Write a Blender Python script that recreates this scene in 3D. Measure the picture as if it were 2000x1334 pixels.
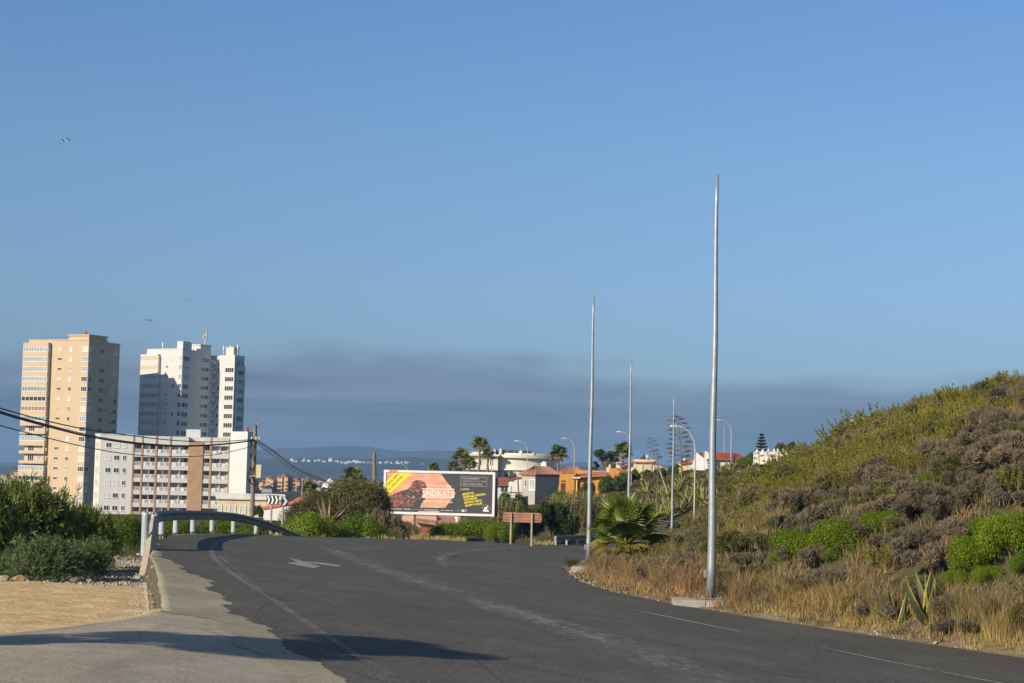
import bpy, math, random
import numpy as np
from mathutils import Vector, Matrix, Euler, Quaternion

for o in list(bpy.data.objects):
    bpy.data.objects.remove(o)
SC = bpy.context.scene
COL = SC.collection
R = math.radians

# ------------------------------------------------------------------ camera
FPX = 3600.0                      # focal length in pixels of the 2000 px wide photograph
EYE = Vector((0.0, 0.0, 1.92))
PITCH = math.atan((925.0 - 667.0) / FPX)
ROLL = R(1.35)
_F = Vector((0, math.cos(PITCH), math.sin(PITCH)))
_R0 = Vector((1, 0, 0))
_U0 = Vector((0, -math.sin(PITCH), math.cos(PITCH)))
_R = _R0 * math.cos(ROLL) + _U0 * math.sin(ROLL)
_U = _U0 * math.cos(ROLL) - _R0 * math.sin(ROLL)
cam_d = bpy.data.cameras.new('camera')
cam = bpy.data.objects.new('camera', cam_d)
COL.objects.link(cam)
cam_d.sensor_width = 36.0
cam_d.lens = FPX / 2000.0 * 36.0
cam_d.clip_start = 0.2
cam_d.clip_end = 60000
m = Matrix((_R, _U, -_F)).transposed().to_4x4()
m.translation = EYE
cam.matrix_world = m
SC.camera = cam

# ------------------------------------------------------------------ sky and sun
SUN_EL, SUN_AZ = R(25), R(46)     # the light travels towards azimuth 46 deg right of the view
world = bpy.data.worlds.new('World')
SC.world = world
world.use_nodes = True
wn, wl = world.node_tree.nodes, world.node_tree.links
wn.clear()
SKY_STRENGTH = 0.074
def wnode(t, **k):
    n = wn.new(t)
    for a, b in k.items():
        setattr(n, a, b)
    return n
def wmath(op, a, b=None, clamp=False):
    n = wnode('ShaderNodeMath', operation=op, use_clamp=clamp)
    for i, v in enumerate((a, b)):
        if v is None: continue
        if isinstance(v, (int, float)): n.inputs[i].default_value = v
        else: wl.new(v, n.inputs[i])
    return n.outputs[0]
w_out = wnode('ShaderNodeOutputWorld')
w_bg = wnode('ShaderNodeBackground')
w_bg.inputs['Strength'].default_value = SKY_STRENGTH
sky = wnode('ShaderNodeTexSky', sky_type='NISHITA')
sky.sun_disc = False
sky.sun_elevation = SUN_EL
sky.sun_rotation = SUN_AZ + math.pi
sky.altitude = 30
sky.air_density = 1.0
sky.dust_density = 0.6
sky.ozone_density = 1.4
w_tint = wnode('ShaderNodeMix', data_type='RGBA', blend_type='MULTIPLY')
w_tint.inputs[0].default_value = 1.0
wl.new(sky.outputs[0], w_tint.inputs[6])
# a low bank of cloud all round the horizon
w_tc = wnode('ShaderNodeTexCoord')
w_sep = wnode('ShaderNodeSeparateXYZ')
wl.new(w_tc.outputs['Generated'], w_sep.inputs[0])
w_air = wnode('ShaderNodeValToRGB')      # clear maritime air: bluer than the stock sky, most of all low down
TINT = [(0.06, (0.56, 0.76, 1.14)), (0.10, (0.69, 0.87, 1.22)), (0.17, (0.78, 1.0, 1.30)), (0.25, (0.77, 1.04, 1.41)), (0.55, (0.92, 1.03, 1.20)), (0.9, (1.0, 1.0, 1.05))]
while len(w_air.color_ramp.elements) < len(TINT): w_air.color_ramp.elements.new(0.5)
for e_, (p_, c_) in zip(w_air.color_ramp.elements, TINT):
    e_.position = p_
    e_.color = (*c_, 1)
wl.new(w_sep.outputs[2], w_air.inputs[0])
wl.new(w_air.outputs[0], w_tint.inputs[7])
w_map = wnode('ShaderNodeMapping')
w_map.inputs['Scale'].default_value = (7, 7, 42)
wl.new(w_tc.outputs['Generated'], w_map.inputs[0])
w_no = wnode('ShaderNodeTexNoise')
w_no.inputs['Scale'].default_value = 1.0
w_no.inputs['Detail'].default_value = 6
w_no.inputs['Roughness'].default_value = 0.55
wl.new(w_map.outputs[0], w_no.inputs['Vector'])
w_map2 = wnode('ShaderNodeMapping')
w_map2.inputs['Scale'].default_value = (6.5, 6.5, 6)
wl.new(w_tc.outputs['Generated'], w_map2.inputs[0])
w_no2 = wnode('ShaderNodeTexNoise')
w_no2.inputs['Scale'].default_value = 1.0
w_no2.inputs['Detail'].default_value = 3
wl.new(w_map2.outputs[0], w_no2.inputs['Vector'])
bump1 = wmath('MULTIPLY', wmath('SUBTRACT', w_no.outputs[0], 0.5), 0.050)
bump2 = wmath('MULTIPLY', wmath('SUBTRACT', w_no2.outputs[0], 0.5), 0.048)
edge = wmath('ADD', wmath('ADD', bump1, bump2), CLOUD_TOP if 'CLOUD_TOP' in globals() else 0.054)
diff = wmath('DIVIDE', wmath('SUBTRACT', edge, w_sep.outputs[2]), 0.020)
mask = wmath('ADD', diff, 0.5, True)
mask_s = wnode('ShaderNodeMapRange', interpolation_type='SMOOTHSTEP')
wl.new(mask, mask_s.inputs[0])
w_str = wnode('ShaderNodeMapping')
w_str.inputs['Scale'].default_value = (5, 5, 80)
wl.new(w_tc.outputs['Generated'], w_str.inputs[0])
w_no3 = wnode('ShaderNodeTexNoise')
w_no3.inputs['Detail'].default_value = 4
w_no3.inputs['Scale'].default_value = 1.0
wl.new(w_str.outputs[0], w_no3.inputs['Vector'])
w_cl = wnode('ShaderNodeValToRGB')
cs = 1.0 / SKY_STRENGTH
w_cl.color_ramp.elements[0].position = 0.36
w_cl.color_ramp.elements[1].position = 0.68
CL_A, CL_B = (0.082, 0.124, 0.188), (0.162, 0.222, 0.312)
w_cl.color_ramp.elements[0].color = (*CL_A, 1)
w_cl.color_ramp.elements[1].color = (*CL_B, 1)
wl.new(wmath('ADD', w_no3.outputs[0], wmath('MULTIPLY', wmath('SUBTRACT', w_sep.outputs[2], 0.030), 7.0)), w_cl.inputs[0])
w_cls = wnode('ShaderNodeVectorMath', operation='SCALE')
wl.new(w_cl.outputs[0], w_cls.inputs[0])
w_cls.inputs['Scale'].default_value = cs
w_mix = wnode('ShaderNodeMix', data_type='RGBA')
wl.new(wmath('MULTIPLY', mask_s.outputs[0], 0.93), w_mix.inputs[0])
wl.new(w_tint.outputs[2], w_mix.inputs[6])
wl.new(w_cls.outputs[0], w_mix.inputs[7])
wl.new(w_mix.outputs[2], w_bg.inputs['Color'])
wl.new(w_bg.outputs[0], w_out.inputs['Surface'])

sun_d = bpy.data.lights.new('sun', 'SUN')
sun_d.energy = 5.0
sun_d.angle = R(0.53)
sun_d.color = (1.0, 0.865, 0.66)
sun = bpy.data.objects.new('sun', sun_d)
COL.objects.link(sun)
SUN_DIR = Vector((math.sin(SUN_AZ) * math.cos(SUN_EL), math.cos(SUN_AZ) * math.cos(SUN_EL), -math.sin(SUN_EL)))
sun.rotation_euler = SUN_DIR.to_track_quat('-Z', 'Y').to_euler()
sun.location = (-30, -30, 40)

vs = SC.view_settings
vs.view_transform = 'Standard'
vs.look = 'None'
vs.gamma = 1
vs.use_curve_mapping = False
vs.exposure = 0.2
SC.render.engine = 'CYCLES'
SC.cycles.use_denoising = True
SC.cycles.max_bounces = 6
SC.cycles.transparent_max_bounces = 4
SC.cycles.volume_bounces = 0

# ------------------------------------------------------------------ helpers
def at(px, py, d):
    """world point seen at photograph pixel (px, py) at distance d along +Y"""
    v = _F + _R * ((px - 1000.0) / FPX) + _U * ((667.0 - py) / FPX)
    return EYE + v * (d / v.y)

def proj(P):
    """photograph pixel of world points (n,3)"""
    q = np.asarray(P, float) - np.array(EYE)
    zf = q @ np.array(_F)
    return 1000 + FPX * (q @ np.array(_R)) / zf, 667 - FPX * (q @ np.array(_U)) / zf

def hor(px):
    return 925 + (px - 1000) * math.tan(ROLL)

def tag(o, label=None, cat=None, group=None, kind=None):
    if label: o['label'] = label
    if cat: o['category'] = cat
    if group: o['group'] = group
    if kind: o['kind'] = kind
    return o

def thing(name, label, cat, loc=(0, 0, 0), rz=0.0, group=None):
    o = bpy.data.objects.new(name, None)
    o.empty_display_size = 0.2
    COL.objects.link(o)
    o.location = loc
    o.rotation_euler = (0, 0, rz)
    return tag(o, label, cat, group)

def link(name, me, parent=None, loc=None):
    o = bpy.data.objects.new(name, me)
    COL.objects.link(o)
    if parent is not None: o.parent = parent
    if loc is not None: o.location = loc
    return o

def dup_tree(o, parent=None):
    c = o.copy()
    COL.objects.link(c)
    if parent is not None: c.parent = parent
    for ch in o.children:
        dup_tree(ch, c)
    return c

class B:
    """collects faces; build() links them as ONE mesh"""
    def __init__(s):
        s.v, s.f, s.m = [], [], []
    def face(s, pts, mi=0):
        n = len(s.v)
        s.v += [tuple(p) for p in pts]
        s.f.append(tuple(range(n, n + len(pts))))
        s.m.append(mi)
    def box(s, x0, x1, y0, y1, z0, z1, mi=0):
        n = len(s.v)
        s.v += [(x, y, z) for z in (z0, z1) for y in (y0, y1) for x in (x0, x1)]
        for q in ((0, 2, 3, 1), (4, 5, 7, 6), (0, 1, 5, 4), (2, 6, 7, 3), (0, 4, 6, 2), (1, 3, 7, 5)):
            s.f.append(tuple(n + i for i in q))
            s.m.append(mi)
        return s
    def prism(s, poly, z0, z1, mi=0):
        n, k = len(s.v), len(poly)
        s.v += [(p[0], p[1], z0) for p in poly] + [(p[0], p[1], z1) for p in poly]
        s.f.append(tuple(n + i for i in reversed(range(k)))); s.m.append(mi)
        s.f.append(tuple(n + k + i for i in range(k))); s.m.append(mi)
        for i in range(k):
            j = (i + 1) % k
            s.f.append((n + i, n + j, n + k + j, n + k + i)); s.m.append(mi)
        return s
    def extr(s, poly, y0, y1, mi=0):
        """polygon in XZ pushed along Y"""
        n, k = len(s.v), len(poly)
        s.v += [(p[0], y0, p[1]) for p in poly] + [(p[0], y1, p[1]) for p in poly]
        s.f.append(tuple(n + i for i in range(k))); s.m.append(mi)
        s.f.append(tuple(n + k + i for i in reversed(range(k)))); s.m.append(mi)
        for i in range(k):
            j = (i + 1) % k
            s.f.append((n + j, n + i, n + k + i, n + k + j)); s.m.append(mi)
        return s
    def tube(s, pts, rad, seg=8, mi=0, cap=True):
        pts = [Vector(p) for p in pts]
        if not hasattr(rad, '__len__'): rad = [rad] * len(pts)
        n = len(s.v)
        up = None
        for i, p in enumerate(pts):
            t = (pts[min(i + 1, len(pts) - 1)] - pts[max(i - 1, 0)]).normalized()
            if up is None:
                up = Vector((1, 0, 0)) if abs(t.x) < 0.8 else Vector((0, 1, 0))
            a = t.cross(up).normalized()
            b = a.cross(t).normalized()
            up = b
            for k in range(seg):
                g = 2 * math.pi * k / seg
                s.v.append(tuple(p + (a * math.cos(g) + b * math.sin(g)) * rad[i]))
        for i in range(len(pts) - 1):
            for k in range(seg):
                j = (k + 1) % seg
                s.f.append((n + i * seg + k, n + i * seg + j, n + (i + 1) * seg + j, n + (i + 1) * seg + k)); s.m.append(mi)
        if cap:
            s.f.append(tuple(n + k for k in reversed(range(seg)))); s.m.append(mi)
            e = n + (len(pts) - 1) * seg
            s.f.append(tuple(e + k for k in range(seg))); s.m.append(mi)
        return s
    def mesh(s, name, mats, smooth=False):
        me = bpy.data.meshes.new(name)
        me.from_pydata(s.v, [], s.f)
        for mt in (mats if isinstance(mats, (list, tuple)) else [mats]):
            me.materials.append(mt)
        me.polygons.foreach_set('material_index', s.m)
        if smooth:
            me.polygons.foreach_set('use_smooth', [True] * len(s.f))
        me.update()
        return me
    def build(s, name, mats, parent=None, smooth=False, loc=None):
        return link(name, s.mesh(name, mats, smooth), parent, loc)

def mesh_np(name, V, F, mats, mi=None, smooth=False):
    """V (n,3); F (m,k) with one k"""
    me = bpy.data.meshes.new(name)
    V = np.ascontiguousarray(V, np.float32)
    F = np.ascontiguousarray(F, np.int32)
    mF, k = F.shape
    me.vertices.add(len(V)); me.vertices.foreach_set('co', V.ravel())
    me.loops.add(mF * k); me.loops.foreach_set('vertex_index', F.ravel())
    me.polygons.add(mF)
    me.polygons.foreach_set('loop_start', np.arange(0, mF * k, k, dtype=np.int32))
    me.polygons.foreach_set('loop_total', np.full(mF, k, np.int32))
    for mt in (mats if isinstance(mats, (list, tuple)) else [mats]):
        me.materials.append(mt)
    if mi is not None:
        me.polygons.foreach_set('material_index', np.ascontiguousarray(mi, np.int32))
    if smooth:
        me.polygons.foreach_set('use_smooth', np.ones(mF, bool))
    me.update(calc_edges=True)
    return me

def sstep(a, b, x):
    t = np.clip((np.asarray(x, float) - a) / (b - a), 0, 1)
    return t * t * (3 - 2 * t)

# ------------------------------------------------------------------ materials
def newmat(name):
    mt = bpy.data.materials.new(name)
    mt.use_nodes = True
    nt = mt.node_tree
    bs = nt.nodes['Principled BSDF']
    return mt, nt, bs

def nd(nt, t, ins=None, **k):
    n = nt.nodes.new(t)
    for a, b in k.items(): setattr(n, a, b)
    for a, b in (ins or {}).items():
        if hasattr(b, 'node'): nt.links.new(b, n.inputs[a])
        else: n.inputs[a].default_value = b
    return n

def rgba(c): return (c[0], c[1], c[2], 1)

def mixc(nt, f, a, b, mode='MIX'):
    n = nt.nodes.new('ShaderNodeMix')
    n.data_type = 'RGBA'
    n.blend_type = mode
    for i, v in ((0, f), (6, a), (7, b)):
        if hasattr(v, 'node'): nt.links.new(v, n.inputs[i])
        elif i == 0: n.inputs[0].default_value = v
        else: n.inputs[i].default_value = rgba(v)
    return n.outputs[2]

def noise(nt, scale, detail=4, rough=0.55, vec=None, mscale=None):
    if vec is None:
        vec = nd(nt, 'ShaderNodeTexCoord').outputs['Object']
    if mscale:
        vec = nd(nt, 'ShaderNodeMapping', {'Vector': vec, 'Scale': mscale}).outputs[0]
    return nd(nt, 'ShaderNodeTexNoise', {'Vector': vec, 'Scale': scale, 'Detail': detail, 'Roughness': rough}).outputs[0]

def ramp(nt, fac, stops):
    n = nt.nodes.new('ShaderNodeValToRGB')
    cr = n.color_ramp
    while len(cr.elements) < len(stops): cr.elements.new(0.5)
    for e, (p, c) in zip(cr.elements, stops):
        e.position = p
        e.color = rgba(c) if hasattr(c, '__len__') else (c, c, c, 1)
    nt.links.new(fac, n.inputs[0])
    return n.outputs[0]

def surf(name, col, rough=0.7, var=0.18, scale=2.0, bump=0.0, bscale=30, metal=0.0, spec=0.4, stain=None, coord='Object'):
    """painted / stone / metal surface with uneven tone and wear"""
    mt, nt, bs = newmat(name)
    vec = nd(nt, 'ShaderNodeTexCoord').outputs[coord]
    a = noise(nt, scale, 5, 0.6, vec)
    lo = tuple(c * (1 - var) for c in col)
    hi = tuple(min(1, c * (1 + var)) for c in col)
    c = ramp(nt, a, [(0.3, lo), (0.7, hi)])
    if stain:
        st = ramp(nt, noise(nt, scale * 0.7, 6, 0.65, vec, (3, 3, 0.5)), [(0.5, 0.0), (0.72, 0.7)])
        c = mixc(nt, st, c, stain)
    nt.links.new(c, bs.inputs['Base Color'])
    bs.inputs['Roughness'].default_value = rough
    bs.inputs['Metallic'].default_value = metal
    bs.inputs['Specular IOR Level'].default_value = spec
    if bump:
        b = nd(nt, 'ShaderNodeBump', {'Height': noise(nt, bscale, 4, 0.6, vec), 'Strength': bump, 'Distance': 0.02})
        nt.links.new(b.outputs[0], bs.inputs['Normal'])
    return mt

def leafmat(name, cols, rough=0.55, trans=0.3, big=0.6, spec=0.3):
    """leaf colour varies leaf by leaf, plant by plant and in drifts"""
    mt, nt, bs = newmat(name)
    geo = nd(nt, 'ShaderNodeNewGeometry')
    oi = nd(nt, 'ShaderNodeObjectInfo')
    k = len(cols)
    c = ramp(nt, geo.outputs['Random Per Island'], [((i + 0.5) / k, cc) for i, cc in enumerate(cols)])
    n1 = noise(nt, big, 3, 0.6, geo.outputs['Position'])
    c = mixc(nt, 1.0, c, ramp(nt, n1, [(0.3, (0.72, 0.74, 0.78)), (0.7, (1.25, 1.2, 1.1))]), 'MULTIPLY')
    c = mixc(nt, 1.0, c, ramp(nt, oi.outputs['Random'], [(0.0, (0.78, 0.82, 0.8)), (1.0, (1.22, 1.15, 1.1))]), 'MULTIPLY')
    nt.links.new(c, bs.inputs['Base Color'])
    bs.inputs['Roughness'].default_value = rough
    bs.inputs['Specular IOR Level'].default_value = spec
    tr = nd(nt, 'ShaderNodeBsdfTranslucent', {'Color': c})
    ms = nd(nt, 'ShaderNodeMixShader', {0: trans, 1: bs.outputs[0], 2: tr.outputs[0]})
    nt.links.new(ms.outputs[0], nt.nodes['Material Output'].inputs['Surface'])
    return mt

M = {}
M['white'] = surf('white_plaster', (0.60, 0.60, 0.59), 0.8, 0.05, 0.35, stain=(0.55, 0.54, 0.5))
M['white_clean'] = surf('white_paint', (0.72, 0.72, 0.72), 0.6, 0.04, 1)
M['cream_white'] = surf('cream_white_plaster', (0.68, 0.655, 0.57), 0.8, 0.06, 0.4, stain=(0.5, 0.46, 0.36))
M['peach'] = surf('peach_plaster', (0.56, 0.425, 0.28), 0.85, 0.05, 0.2, stain=(0.58, 0.43, 0.27))
M['peach_dark'] = surf('tan_plaster', (0.62, 0.42, 0.22), 0.85, 0.06, 0.3)
M['brick'] = surf('brown_brick', (0.42, 0.27, 0.16), 0.9, 0.14, 0.6, bump=0.3, bscale=8)
M['cream'] = surf('cream_plaster', (0.66, 0.56, 0.37), 0.85, 0.06, 0.4, stain=(0.5, 0.42, 0.28))
M['pink'] = surf('pink_plaster', (0.60, 0.38, 0.31), 0.85, 0.06, 0.5)
M['orange'] = surf('orange_plaster', (0.60, 0.28, 0.055), 0.85, 0.1, 0.4, stain=(0.45, 0.2, 0.05))
M['yellow'] = surf('yellow_plaster', (0.66, 0.42, 0.10), 0.85, 0.06, 0.4)
M['grey_wall'] = surf('grey_render', (0.40, 0.38, 0.35), 0.9, 0.08, 0.5, stain=(0.3, 0.28, 0.26))
M['stone_wall'] = surf('stone_masonry', (0.36, 0.32, 0.28), 0.95, 0.3, 3.0, bump=0.6, bscale=9)
M['concrete'] = surf('concrete', (0.36, 0.34, 0.30), 0.9, 0.2, 6.0, bump=0.3, bscale=40)
M['terracotta'] = surf('terracotta_tile', (0.38, 0.15, 0.085), 0.85, 0.3, 3.0, stain=(0.26, 0.17, 0.12))
M['terracotta_old'] = surf('weathered_terracotta', (0.40, 0.21, 0.15), 0.85, 0.35, 3.0, stain=(0.28, 0.2, 0.15))
M['red_roof'] = surf('red_roof_tile', (0.50, 0.145, 0.07), 0.8, 0.15, 2.0)
M['glass'] = surf('window_glass', (0.05, 0.06, 0.07), 0.08, 0.4, 0.9, spec=0.6)
M['glass_pale'] = surf('balcony_glass', (0.34, 0.39, 0.40), 0.12, 0.25, 0.5, spec=0.6)
M['glass_green'] = surf('tinted_balcony_glass', (0.22, 0.28, 0.28), 0.12, 0.3, 0.5, spec=0.6)
M['blind'] = surf('closed_blind', (0.62, 0.58, 0.50), 0.7, 0.1, 2)
M['blind_beige'] = surf('beige_blind', (0.52, 0.44, 0.30), 0.7, 0.1, 2)
M['brown_blind'] = surf('brown_shutter', (0.30, 0.19, 0.10), 0.7, 0.15, 2)
M['door_brown'] = surf('brown_door', (0.13, 0.045, 0.02), 0.6, 0.2, 2)
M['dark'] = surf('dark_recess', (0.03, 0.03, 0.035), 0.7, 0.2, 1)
M['frame_dark'] = surf('dark_frame', (0.06, 0.055, 0.05), 0.5, 0.2, 1)
M['galv'] = surf('galvanised_steel', (0.36, 0.40, 0.43), 0.5, 0.14, 5.0, metal=0.55, spec=0.5)
M['galv_dull'] = surf('dull_galvanised_steel', (0.36, 0.37, 0.37), 0.5, 0.22, 4.0, metal=0.6, stain=(0.3, 0.27, 0.23))
M['galv_beam'] = surf('weathered_rail_steel', (0.20, 0.195, 0.19), 0.62, 0.25, 3.0, metal=0.1, stain=(0.11, 0.095, 0.08))
M['sleeve'] = surf('pale_plastic_sleeve', (0.40, 0.45, 0.50), 0.45, 0.08, 3.0, stain=(0.42, 0.42, 0.40))
M['post_dirty'] = surf('dusty_steel_post', (0.42, 0.36, 0.28), 0.7, 0.2, 5.0, metal=0.15)
M['lamp_beige'] = surf('beige_lamp_paint', (0.50, 0.42, 0.31), 0.5, 0.1, 2)
M['lamp_head'] = surf('pale_lamp_housing', (0.66, 0.66, 0.64), 0.4, 0.05, 2)
M['wood_pole'] = surf('weathered_pole_wood', (0.22, 0.175, 0.13), 0.9, 0.3, 2.5, bump=0.5, bscale=20)
M['cable'] = surf('black_cable', (0.02, 0.02, 0.022), 0.6, 0.1, 1)
M['black_steel'] = surf('dark_steel', (0.035, 0.037, 0.04), 0.5, 0.2, 1)
M['rust_post'] = surf('rusty_post', (0.12, 0.075, 0.05), 0.8, 0.3, 2)
M['rust_sign'] = surf('rust_streaked_sign_back', (0.36, 0.185, 0.12), 0.8, 0.3, 1.2, stain=(0.50, 0.36, 0.25))
M['bark'] = surf('grey_bark', (0.15, 0.125, 0.10), 0.95, 0.3, 5, bump=0.6, bscale=25)
M['palm_bark'] = surf('palm_bark', (0.20, 0.14, 0.095), 0.95, 0.3, 8, bump=0.6, bscale=25)
M['rock'] = surf('pale_rock', (0.36, 0.31, 0.25), 0.9, 0.25, 3, bump=0.7, bscale=10)
M['rock_red'] = surf('red_soil_bank', (0.34, 0.16, 0.09), 0.95, 0.25, 2, bump=0.7, bscale=8)
M['rock_tan'] = surf('tan_rock_bank', (0.36, 0.24, 0.14), 0.95, 0.25, 2, bump=0.7, bscale=8)
M['red_plastic'] = surf('red_plastic', (0.42, 0.05, 0.03), 0.5, 0.1, 2)
M['sign_white'] = surf('sign_white', (0.72, 0.73, 0.74), 0.4, 0.05, 4)
M['sign_black'] = surf('sign_black', (0.045, 0.05, 0.055), 0.4, 0.1, 4)
M['sign_red'] = surf('sign_red', (0.55, 0.03, 0.03), 0.4, 0.1, 4)

# ------------------------------------------------------------------ ground shape
def b_cross(y): return np.interp(y, [0, 120, 165, 200], [0.088, 0.088, 0.03, 0.0])
def g_long(y): return np.interp(y, [-60, 0, 15.6, 95, 135, 160, 200, 320], [0.5, 0.2, 0.0, -1.52, -2.55, -2.5, -2.3, -1.4])
def zroad(x, y): return -b_cross(y) * (np.asarray(x, float) + 3.6) + g_long(y)
def zside(y): return np.interp(y, [-60, 0, 10, 16, 25, 31, 44, 60, 80, 100, 150], [0.6, 0.25, 0.08, 0.0, -0.2, -0.33, -0.68, -1.1, -1.9, -2.8, -4.5])
def xl(y):        # outer / left edge of the carriageway
    return np.interp(y, [-60, 0, 10, 16, 26, 34, 36, 42, 50, 58, 63, 72, 88, 111.5, 127, 150, 165, 170, 174, 178, 184, 200, 300],
                     [8, 2.5, -0.4, -2.2, -4.8, -6.4, -6.8, -8.1, -9.4, -10.4, -10.0, -7.8, -4.64, 0.25, 3.4, 7.5, 10.5, 14, 20, 30, 45, 70, 90])
def xe(y):        # inner / right edge, at the foot of the hill
    return np.interp(y, [-60, 0, 20, 32, 39.9, 42.9, 44.8, 47.2, 50.7, 56.4, 68, 78, 88, 100, 122, 145, 158, 162, 165, 168, 174, 190, 300],
                     [110, 62, 36, 20.5, 11.2, 7.75, 6.1, 4.45, 2.96, 2.2, 2.05, 3.4, 7.6, 9.6, 11.3, 12.9, 14.0, 19, 26, 36, 52, 80, 100])

_cp = [(850,1057,133),(700,1052,112),(560,1047,110),(950,1062,122),(1037,1064,108),(1100,1062,128),(300,1045,100),(100,1030,120),(-300,1040,110),
 (850,1050,185),(550,1018,150),(490,1012,220),(330,1012,420),(130,1000,520),(-400,1000,500),(1000,975,262),(1100,980,240),(1200,962,236),(1180,1005,190),
 (1250,936,240),(1400,918,262),(1450,917,222),(1425,926,226),(1466,908,220),(1480,932,193),(1545,885,203),(1345,938,228),(1290,936,236),(1520,925,195),(1313,1005,176),(1350,950,197),(1290,1036,173),(1650,900,220),(2100,860,250),(2600,860,300),
 (1000,975,350),(1200,935,400),(700,1000,400),(1500,905,420),(2200,880,600),(0,960,1500),(600,955,1400),(1000,950,1500),(1500,940,1500),(2200,950,1500),
 (-800,1000,1500),(660,944,2500),(100,935,2500),(1200,944,2500),(2200,960,2500),(-900,930,2500),(660,925,6000),(2200,945,6000),(-900,900,6000),(1200,930,6000)]
_cpw = [at(*p) for p in _cp]
_U_ = np.array([[p.x / p.y * 3.0, math.log(p.y)] for p in _cpw])
_Z_ = np.array([p.z for p in _cpw])
def _phi(r2): return 0.5 * r2 * np.log(r2 + 1e-12)
_n = len(_cp)
_A = np.zeros((_n + 3, _n + 3))
_d2 = ((_U_[:, None, :] - _U_[None, :, :]) ** 2).sum(-1)
_A[:_n, :_n] = _phi(_d2) + np.eye(_n) * 0.002
_A[:_n, _n] = 1; _A[:_n, _n + 1:] = _U_
_A[_n, :_n] = 1; _A[_n + 1:, :_n] = _U_.T
_W_ = np.linalg.solve(_A, np.concatenate([_Z_, [0, 0, 0]]))
def tps(x, y):
    x = np.asarray(x, float); y = np.maximum(np.asarray(y, float), 60.0)
    q = np.stack([np.clip(x / y * 3.0, -2.2, 2.2), np.log(y)], -1)
    sh = q.shape[:-1]
    q = q.reshape(-1, 2)
    out = np.empty(len(q))
    for i in range(0, len(q), 20000):
        c = q[i:i + 20000]
        d2 = ((c[:, None, :] - _U_[None]) ** 2).sum(-1)
        out[i:i + 20000] = _phi(d2) @ _W_[:_n] + _W_[_n] + c @ _W_[_n + 1:]
    return out.reshape(sh)

def xr(y): return np.interp(y, [-60, 0, 30, 50, 62, 150], [150, 84, 36, 21.5, 17.0, 16.3])
def zr(y): return np.interp(y, [-60, 0, 30, 50, 62, 72, 85, 105, 120, 135, 160], [12, 10.2, 8.5, 6.25, 5.05, 4.85, 4.2, 2.85, 1.55, -0.9, -2.8])
def _vn(x, y, s, seed):
    return (np.sin(x * s + seed) * np.cos(y * s * 1.17 + seed * 1.7) + np.sin((x + y) * s * 0.63 + seed * 2.3) * np.cos((x - y) * s * 1.41 - seed)) * 0.5
def spur(x, y):
    x = np.asarray(x, float); y = np.asarray(y, float)
    e, r_ = xe(y), xr(y)
    t = (x - e) / np.maximum(r_ - e, 1.0)
    z0 = zroad(e, y) + 0.03
    tt = np.clip(t, 0, 1)
    pA = np.interp(tt, [0, .07, .14, .3, .45, .6, .8, 1], [0, .02, .11, .35, .53, .70, .88, 1])
    pB = np.interp(tt, [0, .14, .26, .39, .52, .66, .80, .92, 1], [0, .02, .07, .22, .43, .62, .79, .92, 1])
    w_ = sstep(50, 64, y)
    p = pA * (1 - w_) + pB * w_
    z = z0 + (zr(y) - z0) * p - np.maximum(x - r_, 0) * 0.015
    a = sstep(0.1, 0.4, t)
    return z + a * (0.16 * _vn(x, y, 1.3, 1.0) + 0.25 * _vn(x, y, 0.45, 4.0))
def G(x, y):
    x = np.asarray(x, float); y = np.asarray(y, float)
    x, y = np.broadcast_arrays(x, y)
    T = tps(x, y)
    T = T + np.where(y > 160, 0.4 * _vn(x, y, 0.06, 2.0), 0)
    k = sstep(75, 118, y)
    L = zside(y) * (1 - k) + T * k
    k2 = sstep(128, 165, y)
    Rr = spur(x, y) * (1 - k2) + T * k2
    C = zroad(x, y)
    k3 = sstep(300, 380, y)
    C = C * (1 - k3) + T * k3
    wL = np.interp(y, [0, 18, 26.5, 46, 54, 62, 80, 120], [8, 5, 0.25, 0.25, 0.5, 1.6, 5, 6])
    a = sstep(0, 1, (xl(y) - x) / wL)
    b = np.where(x > xe(y), 1.0, 0.0) * (1 - k2) + sstep(0, 4, x - xe(y)) * k2
    z = C * (1 - a) * (1 - b) + L * a + Rr * b * (1 - a)
    return z * (1 - k3) + T * k3

def hit(px, py, zf=None, d0=8.0, d1=400.0):
    """first meeting of the ray through a pixel with a height function (vectorised march + bisection)"""
    zf = zf or G
    px = np.atleast_1d(np.asarray(px, float)); py = np.atleast_1d(np.asarray(py, float))
    v = np.array(_F)[None] + np.array(_R)[None] * ((px - 1000) / FPX)[:, None] + np.array(_U)[None] * ((667 - py) / FPX)[:, None]
    v = v / v[:, 1:2]
    ds = np.geomspace(d0, d1, 500)
    X = v[:, 0:1] * ds; Y = np.broadcast_to(ds, X.shape); Zr = EYE.z + v[:, 2:3] * ds
    below = Zr < zf(X, Y)
    i = np.where(below.any(1), below.argmax(1), len(ds) - 1)
    lo = ds[np.maximum(i - 1, 0)]; hi = ds[i]
    for _ in range(30):
        mid = 0.5 * (lo + hi)
        under = EYE.z + v[:, 2] * mid < zf(v[:, 0] * mid, mid)
        hi = np.where(under, mid, hi); lo = np.where(under, lo, mid)
    P = np.stack([v[:, 0] * hi, hi, EYE.z + v[:, 2] * hi], 1)
    return P
def hit1(px, py, zf=None, d0=8.0, d1=400.0): return Vector(hit(px, py, zf, d0, d1)[0])
def gz(x, y): return float(G(np.array([x]), np.array([y]))[0])
def onground(px, d):
    """ground point in the column of a pixel at distance d"""
    p = at(px, hor(px), d)
    return Vector((p.x, p.y, gz(p.x, p.y)))
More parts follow.
